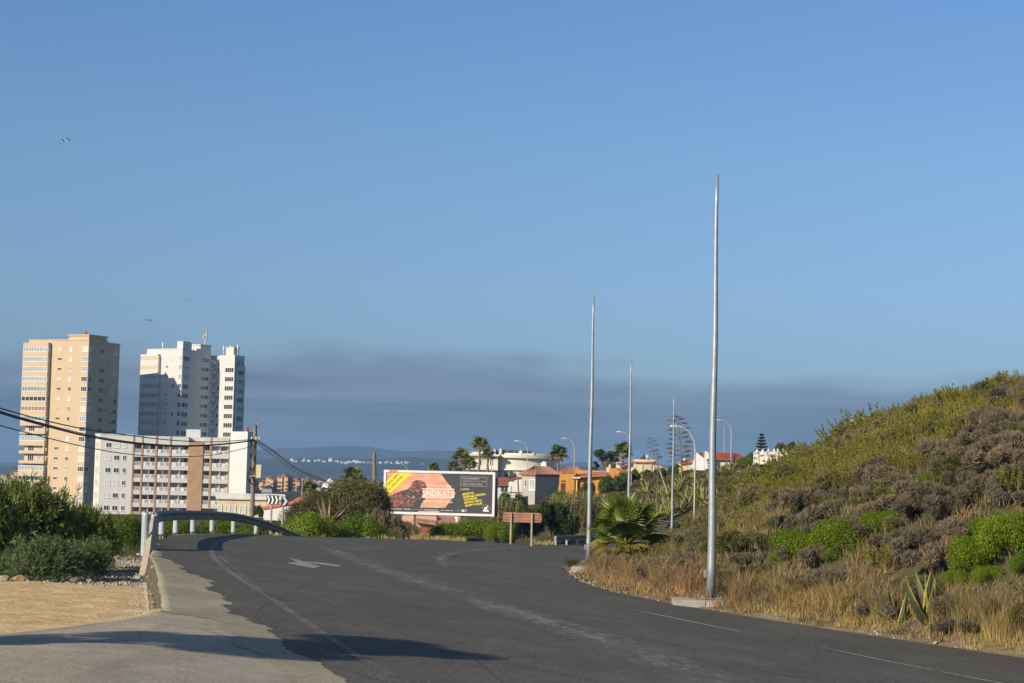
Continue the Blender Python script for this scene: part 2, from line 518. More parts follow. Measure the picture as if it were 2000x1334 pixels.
# ------------------------------------------------------------------ ground sheet
def ground_mat():
    mt, nt, bs = newmat('dry_ground')
    geo = nd(nt, 'ShaderNodeNewGeometry')
    P = geo.outputs['Position']
    at_ = lambda n: nd(nt, 'ShaderNodeAttribute', attribute_name=n).outputs['Fac']
    soil = ramp(nt, noise(nt, 0.9, 6, 0.65, P), [(0.3, (0.15, 0.115, 0.075)), (0.55, (0.23, 0.18, 0.115)), (0.75, (0.30, 0.25, 0.17))])
    grav = ramp(nt, noise(nt, 16, 5, 0.75, P), [(0.3, (0.22, 0.20, 0.165)), (0.5, (0.40, 0.365, 0.30)), (0.7, (0.56, 0.52, 0.44))])
    scrub = ramp(nt, noise(nt, 0.35, 6, 0.7, P), [(0.3, (0.05, 0.046, 0.022)), (0.5, (0.08, 0.070, 0.036)), (0.7, (0.13, 0.108, 0.06))])
    wood = ramp(nt, noise(nt, 0.012, 8, 0.7, P), [(0.32, (0.022, 0.036, 0.020)), (0.52, (0.040, 0.055, 0.03)), (0.68, (0.085, 0.085, 0.05))])
    c = mixc(nt, at_('gravel'), soil, grav)
    c = mixc(nt, at_('scrub'), c, scrub)
    c = mixc(nt, at_('wood'), c, wood)
    nt.links.new(c, bs.inputs['Base Color'])
    bs.inputs['Roughness'].default_value = 0.95
    bs.inputs['Specular IOR Level'].default_value = 0.15
    bp = nd(nt, 'ShaderNodeBump', {'Height': noise(nt, 14, 5, 0.7, P), 'Strength': 0.6, 'Distance': 0.04})
    nt.links.new(bp.outputs[0], bs.inputs['Normal'])
    return mt

def make_ground():
    ys = np.concatenate([np.linspace(-40, 14, 28), np.arange(15, 80, 0.55), np.arange(80, 210, 1.3), np.geomspace(211, 7900, 110)])
    s = np.linspace(-1, 1, 181)
    u = np.sign(s) * (0.35 * np.abs(s) + 0.65 * np.abs(s) ** 2.2)
    Wd = 40 + 0.8 * np.maximum(ys, 0)
    X = u[None] * Wd[:, None]
    Y = np.repeat(ys[:, None], len(u), 1)
    Z = G(X, Y) - 0.05
    zs_ = np.broadcast_to((zside(ys) - 0.06)[:, None], X.shape)
    lipw = (sstep(25.5, 27, Y) * (1 - sstep(58, 64, Y))) * np.where((X < xl(Y) + .5) & (X > xl(Y) - 2.5), 1.0, 0.0)
    Z = Z * (1 - lipw) + np.minimum(Z, zs_) * lipw
    n, k = X.shape
    V = np.stack([X, Y, Z], -1).reshape(-1, 3)
    i = np.arange(n - 1)[:, None] * k + np.arange(k - 1)[None]
    i = i.ravel()
    F = np.stack([i, i + 1, i + k + 1, i + k], 1)
    me = mesh_np('ground', V, F, ground_mat(), smooth=True)
    x, y = V[:, 0], V[:, 1]
    left = x < xl(y) + 0.5
    grav = np.where(left, sstep(20, 26, y) * (1 - sstep(52, 70, y)), 0.0)
    scr = np.where(left, sstep(56, 75, y), sstep(1.0, 2.2, x - xe(y)))
    scr = np.maximum(scr, sstep(130, 160, y))
    wod = sstep(320, 600, y)
    for nm, a in (('gravel', grav), ('scrub', scr), ('wood', wod)):
        t = me.attributes.new(nm, 'FLOAT', 'POINT')
        t.data.foreach_set('value', a.astype(np.float32))
    tag(link('ground', me), kind='structure')
make_ground()

# ------------------------------------------------------------------ asphalt and sheets
def asphalt_color(nt, P, lo, mid, hi, speck):
    n1 = noise(nt, 0.35, 5, 0.6, P)
    n2 = noise(nt, 26, 3, 0.8, P)
    n3 = noise(nt, 2.2, 5, 0.7, P, (1, 0.35, 1))
    c = ramp(nt, n1, [(0.3, lo), (0.55, mid), (0.75, hi)])
    c = mixc(nt, 1.0, c, ramp(nt, n3, [(0.3, (0.86, 0.86, 0.87)), (0.7, (1.14, 1.13, 1.12))]), 'MULTIPLY')
    c = mixc(nt, ramp(nt, n2, [(0.55, 0.0), (0.68, 0.95)]), c, speck)
    c = mixc(nt, ramp(nt, noise(nt, 34, 2, 0.8, P), [(0.30, 0.85), (0.46, 0.0)]), c, tuple(v * 0.35 for v in lo))
    n4 = noise(nt, 0.9, 6, 0.7, P)
    c = mixc(nt, ramp(nt, n4, [(0.55, 0.0), (0.72, 0.35)]), c, tuple(min(1, v * 1.5) for v in hi))
    return c

def asphalt_mat(name, lo, mid, hi, speck, rough=0.82, patch=None):
    mt, nt, bs = newmat(name)
    P = nd(nt, 'ShaderNodeNewGeometry').outputs['Position']
    c = asphalt_color(nt, P, lo, mid, hi, speck)
    if patch:
        c = patch(nt, P, c)
    nt.links.new(c, bs.inputs['Base Color'])
    bs.inputs['Roughness'].default_value = rough
    bs.inputs['Specular IOR Level'].default_value = 0.12
    bp = nd(nt, 'ShaderNodeBump', {'Height': noise(nt, 45, 3, 0.8, P), 'Strength': 0.55, 'Distance': 0.012})
    nt.links.new(bp.outputs[0], bs.inputs['Normal'])
    return mt
ASPH = ((0.087, 0.083, 0.073), (0.106, 0.103, 0.090), (0.136, 0.130, 0.113), (0.332, 0.315, 0.267))

def road_patch(nt, P, c):
    # tyre-polished lanes and faint repair streaks along the road
    st = noise(nt, 1.0, 6, 0.65, P, (1.4, 0.10, 1))
    c = mixc(nt, ramp(nt, st, [(0.56, 0.0), (0.70, 0.35)]), c, (0.10, 0.10, 0.098))
    crk = nd(nt, 'ShaderNodeTexVoronoi', {'Vector': nd(nt, 'ShaderNodeMapping', {'Vector': P, 'Scale': (0.30, 0.16, 0.3)}).outputs[0], 'Scale': 1.0}, feature='DISTANCE_TO_EDGE').outputs['Distance']
    w = nd(nt, 'ShaderNodeMath', {0: crk, 1: 0.0}, operation='SUBTRACT').outputs[0]
    c = mixc(nt, ramp(nt, w, [(0.0, 0.40), (0.006, 0.0)]), c, (0.022, 0.022, 0.022))
    return c
M['asphalt'] = asphalt_mat('dark_asphalt', *ASPH, patch=road_patch)
M['asphalt_side'] = asphalt_mat('worn_grey_asphalt', (0.311, 0.277, 0.218), (0.377, 0.337, 0.265), (0.462, 0.406, 0.320), (0.682, 0.605, 0.463), patch=road_patch)
M['asphalt_old'] = asphalt_mat('gravelly_old_asphalt', (0.267, 0.238, 0.172), (0.340, 0.304, 0.222), (0.420, 0.376, 0.277), (0.626, 0.568, 0.409))

def paint_mat(name, lo, hi, col=(0.42, 0.42, 0.41), sc=(1, 1, 1), f=9.0):
    mt, nt, bs = newmat(name)
    P = nd(nt, 'ShaderNodeNewGeometry').outputs['Position']
    a = asphalt_color(nt, P, *ASPH)
    k = noise(nt, f, 6, 0.75, P, sc)
    k2 = noise(nt, 0.6, 3, 0.6, P)
    kk = nd(nt, 'ShaderNodeMath', {0: k, 1: nd(nt, 'ShaderNodeMath', {0: k2, 1: 0.35}, operation='MULTIPLY').outputs[0]}, operation='ADD').outputs[0]
    at_ = nd(nt, 'ShaderNodeAttribute', attribute_name='fade').outputs['Fac']
    kk = nd(nt, 'ShaderNodeMath', {0: kk, 1: at_}, operation='SUBTRACT').outputs[0]
    c = mixc(nt, ramp(nt, kk, [(lo, 0.0), (hi, 1.0)]), a, col)
    nt.links.new(c, bs.inputs['Base Color'])
    bs.inputs['Roughness'].default_value = 0.8
    bs.inputs['Specular IOR Level'].default_value = 0.12
    return mt
M['paint_fresh'] = paint_mat('worn_road_paint', 0.48, 0.62, (0.42, 0.41, 0.385))
M['paint_line'] = paint_mat('rubbed_road_paint', 0.60, 0.84, (0.27, 0.265, 0.25))
M['paint_arrow'] = paint_mat('faded_arrow_paint', 0.48, 0.68, (0.33, 0.325, 0.31))
M['paint_ghost'] = paint_mat('ghost_road_paint', 0.60, 0.86, (0.27, 0.262, 0.24), (1.0, 0.30, 1.0), 6.0)

M['broken_edge_shade'] = surf('crumbled_edge_painted_shade', (0.11, 0.092, 0.068), 0.95, 0.4, 7.0, bump=1.0, bscale=25)  # crumbled asphalt lip; the shade on its face is painted in as dark brown
def strip_sheet(name, ys, fa, fb, nx, zf, off, mt, parent=None, skirt=0.0):
    A, Bb = fa(ys), fb(ys)
    t = np.linspace(0, 1, nx)
    X = A[:, None] * (1 - t) + Bb[:, None] * t
    Y = np.repeat(ys[:, None], nx, 1)
    Z = zf(X, Y) + off
    V = np.stack([X, Y, Z], -1).reshape(-1, 3)
    i = (np.arange(len(ys) - 1)[:, None] * nx + np.arange(nx - 1)[None]).ravel()
    F = np.stack([i, i + 1, i + nx + 1, i + nx], 1)
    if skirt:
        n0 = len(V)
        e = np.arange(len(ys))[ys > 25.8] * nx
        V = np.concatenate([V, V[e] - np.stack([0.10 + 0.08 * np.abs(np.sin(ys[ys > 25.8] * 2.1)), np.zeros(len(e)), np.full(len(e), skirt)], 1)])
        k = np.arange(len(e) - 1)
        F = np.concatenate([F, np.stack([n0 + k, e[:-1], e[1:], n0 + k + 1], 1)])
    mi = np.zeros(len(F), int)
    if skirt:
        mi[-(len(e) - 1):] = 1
    return link(name, mesh_np(name, V, F, [mt, M['broken_edge_shade']] if skirt else mt, mi if skirt else None), parent)

def jag(y, amp, seed):
    return amp * (np.sin(y * 1.3 + seed) * 0.5 + np.sin(y * 3.9 + 2 * np.sin(y * .7)) * 0.35 + np.sin(y * 11.3 + 3 * np.sin(y * 1.7)) * 0.22 + np.sin(y * 29 + seed) * 0.10)

def xdark(y):   # ragged left edge of the dark surface course
    b_ = np.interp(y, [-20, 5, 12, 19, 23.85, 28.1, 34.3, 38.7, 43.6, 50, 57, 63], [6, 1.6, 0.1, -1.62, -2.96, -4.2, -5.5, -6.85, -8.2, -9.5, -10.3, -10.0])
    w = np.interp(y, [0, 19, 26, 45, 60], [0.05, 0.07, 0.20, 0.18, 0.0])
    return np.where(y < 62, b_ + jag(y, 1.0, 0.7) * w, xl(y) + 0.05 * np.sin(y))
ys = np.concatenate([np.arange(-38, 12, 1.0), np.arange(12, 60, 0.12), np.arange(60, 135, 0.5), np.arange(135, 310, 1.0)])
def xe_r(y): return xe(y) + 0.06 * np.sin(y * 2.3) + 0.05 * np.sin(y * 5.1)
tag(strip_sheet('road', ys, xdark, xe_r, 34, zroad, 0.0, M['asphalt']), kind='structure')
ys2 = np.arange(-38, 62, 0.25)
def xsh(y): return np.where(y < 25.6, xdark(y) - 0.62 + jag(y, 0.05, 2.0), xl(y) + jag(y, 0.02, 2.0)) if True else xl(y) - np.interp(y, [0, 19, 24, 27, 44, 60], [0.02] * 6) + jag(y, 0.02, 2.0)
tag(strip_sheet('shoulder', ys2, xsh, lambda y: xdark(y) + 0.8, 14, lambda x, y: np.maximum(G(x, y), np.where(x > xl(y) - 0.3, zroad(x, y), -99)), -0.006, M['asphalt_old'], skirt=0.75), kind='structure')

# driveway: grey side asphalt, lower left, reaching behind the camera
dy = np.concatenate([np.arange(-38, 14, 1.0), np.arange(14, 27, 0.2)])
def drive_far(x): return np.interp(x, [-60, -20, -8, -6.0, -5.4, -4.7, -4.2], [26, 24.5, 22.8, 22.1, 24.2, 26.0, 26.6])
def make_drive():
    xs = np.concatenate([np.linspace(-60, -10, 40), np.linspace(-9.8, -2.0, 100)])
    t = np.linspace(0, 1, 90)
    yf = drive_far(xs) + 0.10 * np.sin(xs * 4.1) + 0.07 * np.sin(xs * 11.3)
    yn = np.full_like(xs, -38.0)
    tt = t ** 0.45
    X = np.repeat(xs[:, None], len(t), 1)
    Y = yn[:, None] * (1 - tt) + yf[:, None] * tt
    X = np.minimum(X, xl(Y) + 0.2) if False else X
    keep = X < xdark(Y) + 0.3
    Z = np.maximum(G(X, Y), np.where(X > xl(Y) - 0.2, zroad(X, Y), -99)) - 0.012
    V = np.stack([X, Y, Z], -1).reshape(-1, 3)
    k = len(t)
    i = (np.arange(len(xs) - 1)[:, None] * k + np.arange(k - 1)[None]).ravel()
    F = np.stack([i, i + k, i + k + 1, i + 1], 1)
    kf = keep.ravel()
    F = F[kf[F].all(1)]
    tag(link('driveway', mesh_np('driveway', V, F, M['asphalt_side'])), kind='structure')
make_drive()

def sand_mat():
    mt, nt, bs = newmat('yellow_sand')
    P = nd(nt, 'ShaderNodeNewGeometry').outputs['Position']
    c = ramp(nt, noise(nt, 2.0, 6, 0.65, P, (0.5, 1.6, 1)), [(0.3, (0.504, 0.357, 0.179)), (0.5, (0.630, 0.462, 0.241)), (0.72, (0.714, 0.546, 0.314))])
    c = mixc(nt, ramp(nt, noise(nt, 0.8, 5, 0.7, P), [(0.58, 0.0), (0.74, 0.5)]), c, (0.46, 0.39, 0.28))
    c = mixc(nt, ramp(nt, noise(nt, 30, 3, 0.7, P), [(0.62, 0.0), (0.72, 0.6)]), c, (0.20, 0.15, 0.10))
    nt.links.new(c, bs.inputs['Base Color'])
    bs.inputs['Roughness'].default_value = 0.95
    bs.inputs['Specular IOR Level'].default_value = 0.1
    bp = nd(nt, 'ShaderNodeBump', {'Height': noise(nt, 5, 6, 0.7, P), 'Strength': 0.9, 'Distance': 0.06})
    nt.links.new(bp.outputs[0], bs.inputs['Normal'])
    return mt
def make_sand():
    xs = np.concatenate([np.linspace(-60, -12, 30), np.linspace(-11.8, -4.55, 150)])
    yf0 = drive_far(xs) - 0.5
    yb = np.interp(xs, [-60, -12, -9.5, -8.3, -7.0, -6.2, -5.5, -4.6], [39, 39, 38.5, 38.0, 37.0, 36.2, 34, 30]) + 0.30 * np.sin(xs * 3.3) + 0.2 * np.sin(xs * 8.1 + 1)
    t = np.linspace(0, 1, 60)
    X = np.repeat(xs[:, None], 60, 1)
    Y = yf0[:, None] * (1 - t) + yb[:, None] * t
    keep = X < xl(Y) - np.interp(Y, [26.2, 27.2], [-0.05, 0.03])
    bumps = 0.035 * _vn(X, Y, 2.7, 3.0) + 0.02 * _vn(X, Y, 6.1, 1.0)
    Z = np.where(Y > 26.4, zside(Y), G(X, Y)) - 0.03 + np.clip(bumps, -0.015, 0.1) * sstep(0, 0.2, t)[None]
    V = np.stack([X, Y, Z], -1).reshape(-1, 3)
    i = (np.arange(len(xs) - 1)[:, None] * 60 + np.arange(59)[None]).ravel()
    F = np.stack([i, i + 60, i + 61, i + 1], 1)
    kf = keep.ravel()
    F = F[kf[F].all(1)]
    tag(link('sand_patch', mesh_np('sand_patch', V, F, sand_mat(), smooth=True)), kind='structure')
make_sand()

# pale dusty edge strip at the far right of the near road edge
ys3 = np.arange(28, 43, 0.4)
tag(strip_sheet('road_edge_strip', ys3, lambda y: xe(y) - np.interp(y, [28, 36, 43], [1.0, 0.7, 0.0]), lambda y: xe(y) + 0.3, 4, zroad, 0.004, M['asphalt_old']), kind='structure')

# ------------------------------------------------------------------ road markings
def mark_line(name, pts, w, mt, off=0.005, step=14, fade=(0.0, 0.0), ghost_w=False):
    pts = np.array(pts, float)
    seg = np.concatenate([[0], np.cumsum(np.hypot(*np.diff(pts, axis=0).T))])
    n = max(4, int(seg[-1] / step))
    s = np.linspace(0, seg[-1], n)
    # smooth the polyline a little
    px = np.interp(s, seg, pts[:, 0]); py = np.interp(s, seg, pts[:, 1])
    for _ in range(3):
        px[1:-1] = (px[:-2] + 2 * px[1:-1] + px[2:]) / 4
        py[1:-1] = (py[:-2] + 2 * py[1:-1] + py[2:]) / 4
    P = hit(px, py, zroad)
    T = np.gradient(P, axis=0)
    T /= np.linalg.norm(T[:, :2], axis=1)[:, None] + 1e-9
    N = np.stack([-T[:, 1], T[:, 0]], 1)
    ww = np.interp(np.linspace(0, 1, n), np.linspace(0, 1, len(w)), w) if hasattr(w, '__len__') else np.full(n, w)
    k = 7
    tt = np.linspace(-0.5, 0.5, k)
    X = P[:, 0:1] + N[:, 0:1] * ww[:, None] * tt
    Y = P[:, 1:2] + N[:, 1:2] * ww[:, None] * tt
    V = np.stack([X, Y, zroad(X, Y) + off], -1).reshape(-1, 3)
    i = (np.arange(n - 1)[:, None] * k + np.arange(k - 1)[None]).ravel()
    F = np.stack([i, i + 1, i + k + 1, i + k], 1)
    me = mesh_np(name, V, F, mt)
    f = np.interp(np.linspace(0, 1, n), np.linspace(0, 1, len(fade)), fade)[:, None] + (np.abs(tt) * 2 * (0.30 if ghost_w else 0.06))[None] ** 1.5
    a = me.attributes.new('fade', 'FLOAT', 'POINT')
    a.data.foreach_set('value', f.ravel().astype(np.float32))
    return tag(link(name, me), kind='structure')
mark_line('road_edge_line', [(470, 1046), (432, 1054), (408, 1064), (404, 1074), (412, 1086), (432, 1104), (470, 1132), (520, 1162), (570, 1196), (620, 1230), (668, 1262), (700, 1284), (770, 1322)],
          [0.16, 0.16, 0.15, 0.15, 0.15, 0.12], M['paint_line'], fade=(0.0, 0.0, 0.0, 0.02, 0.05, 0.14))
mark_line('road_edge_line', [(428, 1086), (452, 1106), (492, 1136), (536, 1168)], 0.10, M['paint_line'], fade=(0.0, 0.05, 0.12))
mark_line('lane_line', [(1205, 1186), (1300, 1204), (1380, 1221), (1446, 1234)], [0.06, 0.13, 0.13, 0.10], M['paint_fresh'], fade=(0.16, 0.02, 0.02, 0.12), off=0.0085)
mark_line('lane_line', [(1585, 1260), (1680, 1281), (1800, 1305), (1960, 1336)], [0.08, 0.12, 0.12, 0.12], M['paint_fresh'], fade=(0.15, 0.02, 0.02, 0.03), off=0.0085)
mark_line('lane_line', [(1020, 1129), (1090, 1144), (1140, 1166)], 0.10, M['paint_line'], fade=(0.12, 0.1, 0.25))
mark_line('lane_line', [(855, 1108), (910, 1116), (960, 1123), (1000, 1131)], 0.14, M['paint_line'], fade=(0.05, 0.0, 0.12))
mark_line('lane_line', [(810, 1142), (865, 1147)], 0.12, M['paint_line'], fade=(0.05, 0.05))
mark_line('lane_line', [(845, 1058), (906, 1063)], 0.4, M['paint_line'], fade=(0.02, 0.05))
mark_line('lane_line', [(1128, 1222), (1190, 1234), (1240, 1246)], 0.10, M['paint_line'], fade=(0.12, 0.1, 0.2))
mark_line('lane_line', [(1250, 1242), (1330, 1262)], 0.12, M['paint_line'], fade=(0.1, 0.15))
mark_line('lane_line', [(1420, 1292), (1520, 1316), (1600, 1328)], [0.10, 0.2, 0.1], M['paint_line'], fade=(0.15, 0.1, 0.22))
mark_line('worn_lane_band', [(870, 1108), (852, 1096), (850, 1088), (880, 1080), (960, 1072), (1080, 1066)], [0.5, 0.5, 0.6, 0.8, 1.0], M['paint_ghost'], fade=(0.0, 0.0, 0.0, 0.05, 0.1), ghost_w=True)
mark_line('worn_lane_band', [(640, 1070), (690, 1092), (760, 1116), (850, 1146), (960, 1182), (1080, 1218), (1200, 1256), (1330, 1305), (1420, 1345)], [1.0, 1.3, 1.5, 1.6, 1.6, 1.5, 1.4], M['paint_ghost'], off=0.004, fade=(0.0, 0.0, 0.02, 0.0, 0.0, 0.04), ghost_w=True)
mark_line('worn_lane_band', [(600, 1066), (660, 1070), (700, 1074), (760, 1066)], [0.8, 1.4, 0.8], M['paint_ghost'], off=0.0045, fade=(0.08, 0.0, 0.1), ghost_w=True)
def arrow():
    pts = [(562, 1090), (581, 1093.5), (590, 1096.5), (633, 1100), (668, 1105.5), (657, 1108), (636, 1104.5), (598, 1099.5), (627, 1107), (613, 1111), (558, 1100), (579, 1098)]
    P = hit([p[0] for p in pts], [p[1] for p in pts], zroad)
    b = B()
    b.face([(p[0], p[1], float(zroad(p[0], p[1])) + 0.0095) for p in P])
    me = b.mesh('turn_arrow', M['paint_arrow'])
    tag(link('turn_arrow', me), kind='structure')
    # dashes beside it
    mark_line('lane_line', [(534, 1080), (556, 1082)], 0.18, M['paint_line'])
arrow()

# ------------------------------------------------------------------ far hills
def hill_mat(name, a, b_, c_):
    mt, nt, bs = newmat(name)
    P = nd(nt, 'ShaderNodeNewGeometry').outputs['Position']
    c = ramp(nt, noise(nt, 0.006, 9, 0.72, P), [(0.3, a), (0.5, b_), (0.7, c_)])
    nt.links.new(c, bs.inputs['Base Color'])
    bs.inputs['Roughness'].default_value = 1.0
    bs.inputs['Specular IOR Level'].default_value = 0.0
    return mt
M['hill_far'] = hill_mat('far_scrub_hill', (0.03, 0.034, 0.024), (0.045, 0.046, 0.034), (0.075, 0.07, 0.052))
M['hill_wood'] = hill_mat('wooded_hill', (0.016, 0.026, 0.015), (0.026, 0.036, 0.02), (0.045, 0.05, 0.028))

def ridge(name, prof, d, depth, mt, seed, rough):
    """a hill range whose crest line passes through bearings prof at distance d; it slopes down toward and away from us"""
    prof = np.array(prof, float)
    n = 500
    px = np.linspace(prof[0, 0], prof[-1, 0], n)
    py = np.interp(px, prof[:, 0], prof[:, 1])
    for _ in range(2):
        py[1:-1] = (py[:-2] + 2 * py[1:-1] + py[2:]) / 4
    x = (px - 1000) / FPX * d
    zc = 1.92 + d * (hor(px) - py) / FPX
    rows = np.array([-1, -0.8, -0.62, -0.46, -0.32, -0.2, -0.1, 0, 0.12, 0.3, 0.6, 1.0])
    prof_v = np.where(rows <= 0, (1 + rows) ** 1.25, (1 - rows) ** 1.2)
    V = []
    for r_, p_ in zip(rows, prof_v):
        y = d + r_ * depth
        xx = x * (1 + r_ * depth / d * 0.8)
        base = -25
        nz = rough * (1 - abs(2 * p_ - 1) * 0.5) * (_vn(xx, np.full(n, y), 0.011, seed) + 0.6 * _vn(xx, np.full(n, y), 0.027, seed + 2) + 0.35 * _vn(xx, np.full(n, y), 0.07, seed + 5)) * (0.25 if r_ == 0 else 1)
        V.append(np.stack([xx, np.full(n, y), base + (zc - base) * p_ + (nz if p_ > 0 else 0)], 1))
    V = np.concatenate(V)
    i = (np.arange(len(rows) - 1)[:, None] * n + np.arange(n - 1)[None]).ravel()
    F = np.stack([i, i + 1, i + n + 1, i + n], 1)
    return tag(link(name, mesh_np(name, V, F, mt, smooth=True)), kind='structure')
ridge('hills', [(-1400, 900), (-600, 905), (-200, 896), (0, 905), (30, 903), (90, 893), (200, 890), (330, 886), (470, 884), (530, 878), (564, 875), (611, 874.5), (640, 873), (686, 870.5), (723, 872), (742, 875), (773, 880), (799, 882),
        (833, 880.5), (868, 880), (902, 882), (960, 892), (1040, 903), (1090, 908), (1117, 905), (1133, 900), (1146, 902), (1165, 909), (1221, 904), (1300, 908), (1500, 915), (1800, 910), (2600, 905), (3400, 910)], 6900, 900, M['hill_far'], 1.0, 3.0)
ridge('hills', [(-1400, 915), (-200, 910), (0, 912), (200, 905), (480, 899), (560, 895), (640, 894), (740, 897), (800, 893), (900, 898), (1000, 905), (1150, 912), (1500, 922), (2200, 930), (3400, 940)], 5200, 900, M['hill_wood'], 3.0, 3.0)
# ------------------------------------------------------------------ windows
_wc = {}
def win_mesh(w, h, nx, ny, glass, frame='white_clean', fw=0.09, sill=True, y0=-0.07):
    key = (round(w, 2), round(h, 2), nx, ny, glass, frame, fw, sill)
    if key in _wc: return _wc[key]
    b = B()
    for x0, x1, z0, z1 in ((-w/2, w/2, h/2 - fw, h/2), (-w/2, w/2, -h/2, -h/2 + fw), (-w/2, -w/2 + fw, -h/2 + fw, h/2 - fw), (w/2 - fw, w/2, -h/2 + fw, h/2 - fw)):
        b.box(x0, x1, y0, 0.03, z0, z1, 0)
    for i in range(1, nx):
        x = -w/2 + w * i / nx
        b.box(x - fw * .4, x + fw * .4, y0 + 0.01, 0.02, -h/2 + fw, h/2 - fw, 0)
    for i in range(1, ny):
        z = -h/2 + h * i / ny
        b.box(-w/2 + fw, w/2 - fw, y0 + 0.015, 0.02, z - fw * .3, z + fw * .3, 0)
    b.box(-w/2 + fw * .5, w/2 - fw * .5, -0.03, 0.01, -h/2 + fw * .5, h/2 - fw * .5, 1)
    if sill: b.box(-w/2 - .06, w/2 + .06, y0 - 0.06, 0.0, -h/2 - .08, -h/2 - 0.002, 0)
    _wc[key] = b.mesh('window', [M[frame], M[glass]])
    return _wc[key]

def win(parent, x, y, z, w, h, nx=2, ny=1, glass='glass', frame='white_clean', side='front', name='window', **k):
    o = link(name, win_mesh(w, h, nx, ny, glass, frame, **k), parent, (x, y, z))
    o.rotation_euler = (0, 0, {'front': 0, 'right': math.pi / 2, 'left': -math.pi / 2}.get(side, side))
    return o
rb = random.Random(11)
def pick(*opts):
    t = rb.random() * sum(o[1] for o in opts)
    for o, w in opts:
        t -= w
        if t <= 0: return o
    return opts[-1][0]

# ------------------------------------------------------------------ peach tower
def peach_tower():
    P = at(174, 664.5, 520)
    zb = -14.0
    H = P.z - zb
    t = thing('apartment_tower', 'tall peach coloured apartment tower with a stack of glazed balconies down its left side', 'tower block', (P.x, P.y, zb), R(-25))
    k = 5.42; q = 4.30
    b = B()
    b.box(-21.3, 0, 0, 8.6, 0, H)
    b.box(-20, -1.0, 8.605, 15.6, 0, H - 0.3)
    b.build('wall', M['peach'], t)
    b = B()
    b.box(-21.4, 0.1, -0.1, 0.3, H + 0.002, H + 0.35); b.box(-0.3, 0.1, 0.302, 8.7, H + 0.002, H + 0.35)
    b.box(-1.4, -0.9, 8.71, 15.7, H - 0.295, H + 0.1)
    b.build('parapet', M['peach'], t)
    b = B()
    b.box(-7.4, -0.35, 0.35, 8.5, H + 0.003, H + 1.3); b.box(-7.7, -0.1, 0.1, 8.9, H + 1.303, H + 1.7)
    b.build('roof_house', M['peach'], t)
    b = B(); b.box(-2.6, -2.0, 1.0, 1.6, H + 1.703, H + 2.3); b.box(-2.5, -2.1, 1.1, 1.5, H + 2.302, H + 2.7)
    b.build('chimney', M['red_plastic'], t)
    par = B(); par.box(-22.3, -13.3, -1.25, -0.002, -1.37, 0.0)
    par_me = par.mesh('balcony_parapet', M['peach'])
    slab = B(); slab.box(-22.3, -13.3, -1.25, -0.002, -0.85, 0.0)
    slab_me = slab.mesh('balcony_parapet', M['peach'])
    for i in range(17):
        z = H - 2.55 - 2.82 * i
        opened = i in (8, 10, 11)
        link('balcony_parapet', par_me if not opened else slab_me, t, (0, 0, z - 0.72))
        if opened:
            win(t, -19.0, -0.01, z, 2.2, 1.9, 3, 1, 'glass', sill=False, name='balcony_door')
            win(t, -16.0, -0.01, z, 1.6, 1.9, 2, 1, 'glass_pale', sill=False, name='balcony_door')
            b = B(); b.box(-13.7, -13.3, -1.25, -0.6, -.719, .72); b.build('balcony_post', M['peach'], t, loc=(0, 0, z))
        else:
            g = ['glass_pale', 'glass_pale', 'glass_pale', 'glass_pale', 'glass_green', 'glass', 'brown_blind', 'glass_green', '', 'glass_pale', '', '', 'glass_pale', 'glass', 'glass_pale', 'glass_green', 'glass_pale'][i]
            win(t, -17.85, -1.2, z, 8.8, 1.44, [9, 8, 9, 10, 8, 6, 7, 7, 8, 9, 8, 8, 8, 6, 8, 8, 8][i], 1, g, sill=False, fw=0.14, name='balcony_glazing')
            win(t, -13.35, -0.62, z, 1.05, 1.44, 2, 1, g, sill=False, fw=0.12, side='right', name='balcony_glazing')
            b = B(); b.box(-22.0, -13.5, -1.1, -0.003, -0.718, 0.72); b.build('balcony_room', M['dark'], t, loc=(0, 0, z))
    b = B(); b.box(-22.3, -13.3, -1.25, -0.002, -1.2, 0.0); b.build('balcony_parapet', M['peach'], t, loc=(0, 0, H - 0.6))
    for i in range(17):
        z = H - 2.55 - 2.82 * i
        win(t, -10.0, 0, z + .1, 1.5, 0.75, 2, 1, pick(('glass', 4), ('blind', 3), ('glass_pale', 2)), sill=False, fw=.07)
        win(t, -6.2, 0, z, 1.15, 1.25, 2, 1, pick(('glass', 3), ('blind', 4), ('glass_pale', 2), ('brown_blind', 1)), fw=.09)
        g = pick(('glass', 3), ('glass_pale', 4), ('blind', 2))
        win(t, -1.15, 0, z, 2.1, 1.5, 3, 1, g, fw=.1)
        win(t, 0, 1.0, z, 1.7, 1.5, 2, 1, g, side='right', fw=.1)
        win(t, 0, 6.2, z - .1, 2.3, 1.5, 2, 1, pick(('glass', 5), ('glass_green', 2)), side='right', fw=.08)
        win(t, -1.0, 9.9, z - .2, 1.1, 1.1, 1, 1, pick(('glass', 4), ('blind_beige', 3), ('glass_green', 2)), side='right', fw=.08)
        win(t, -1.0, 13.4, z - .2, 2.9, 1.6, 3, 1, pick(('glass', 4), ('glass_green', 3), ('blind_beige', 1)), side='right', fw=.1)
peach_tower()

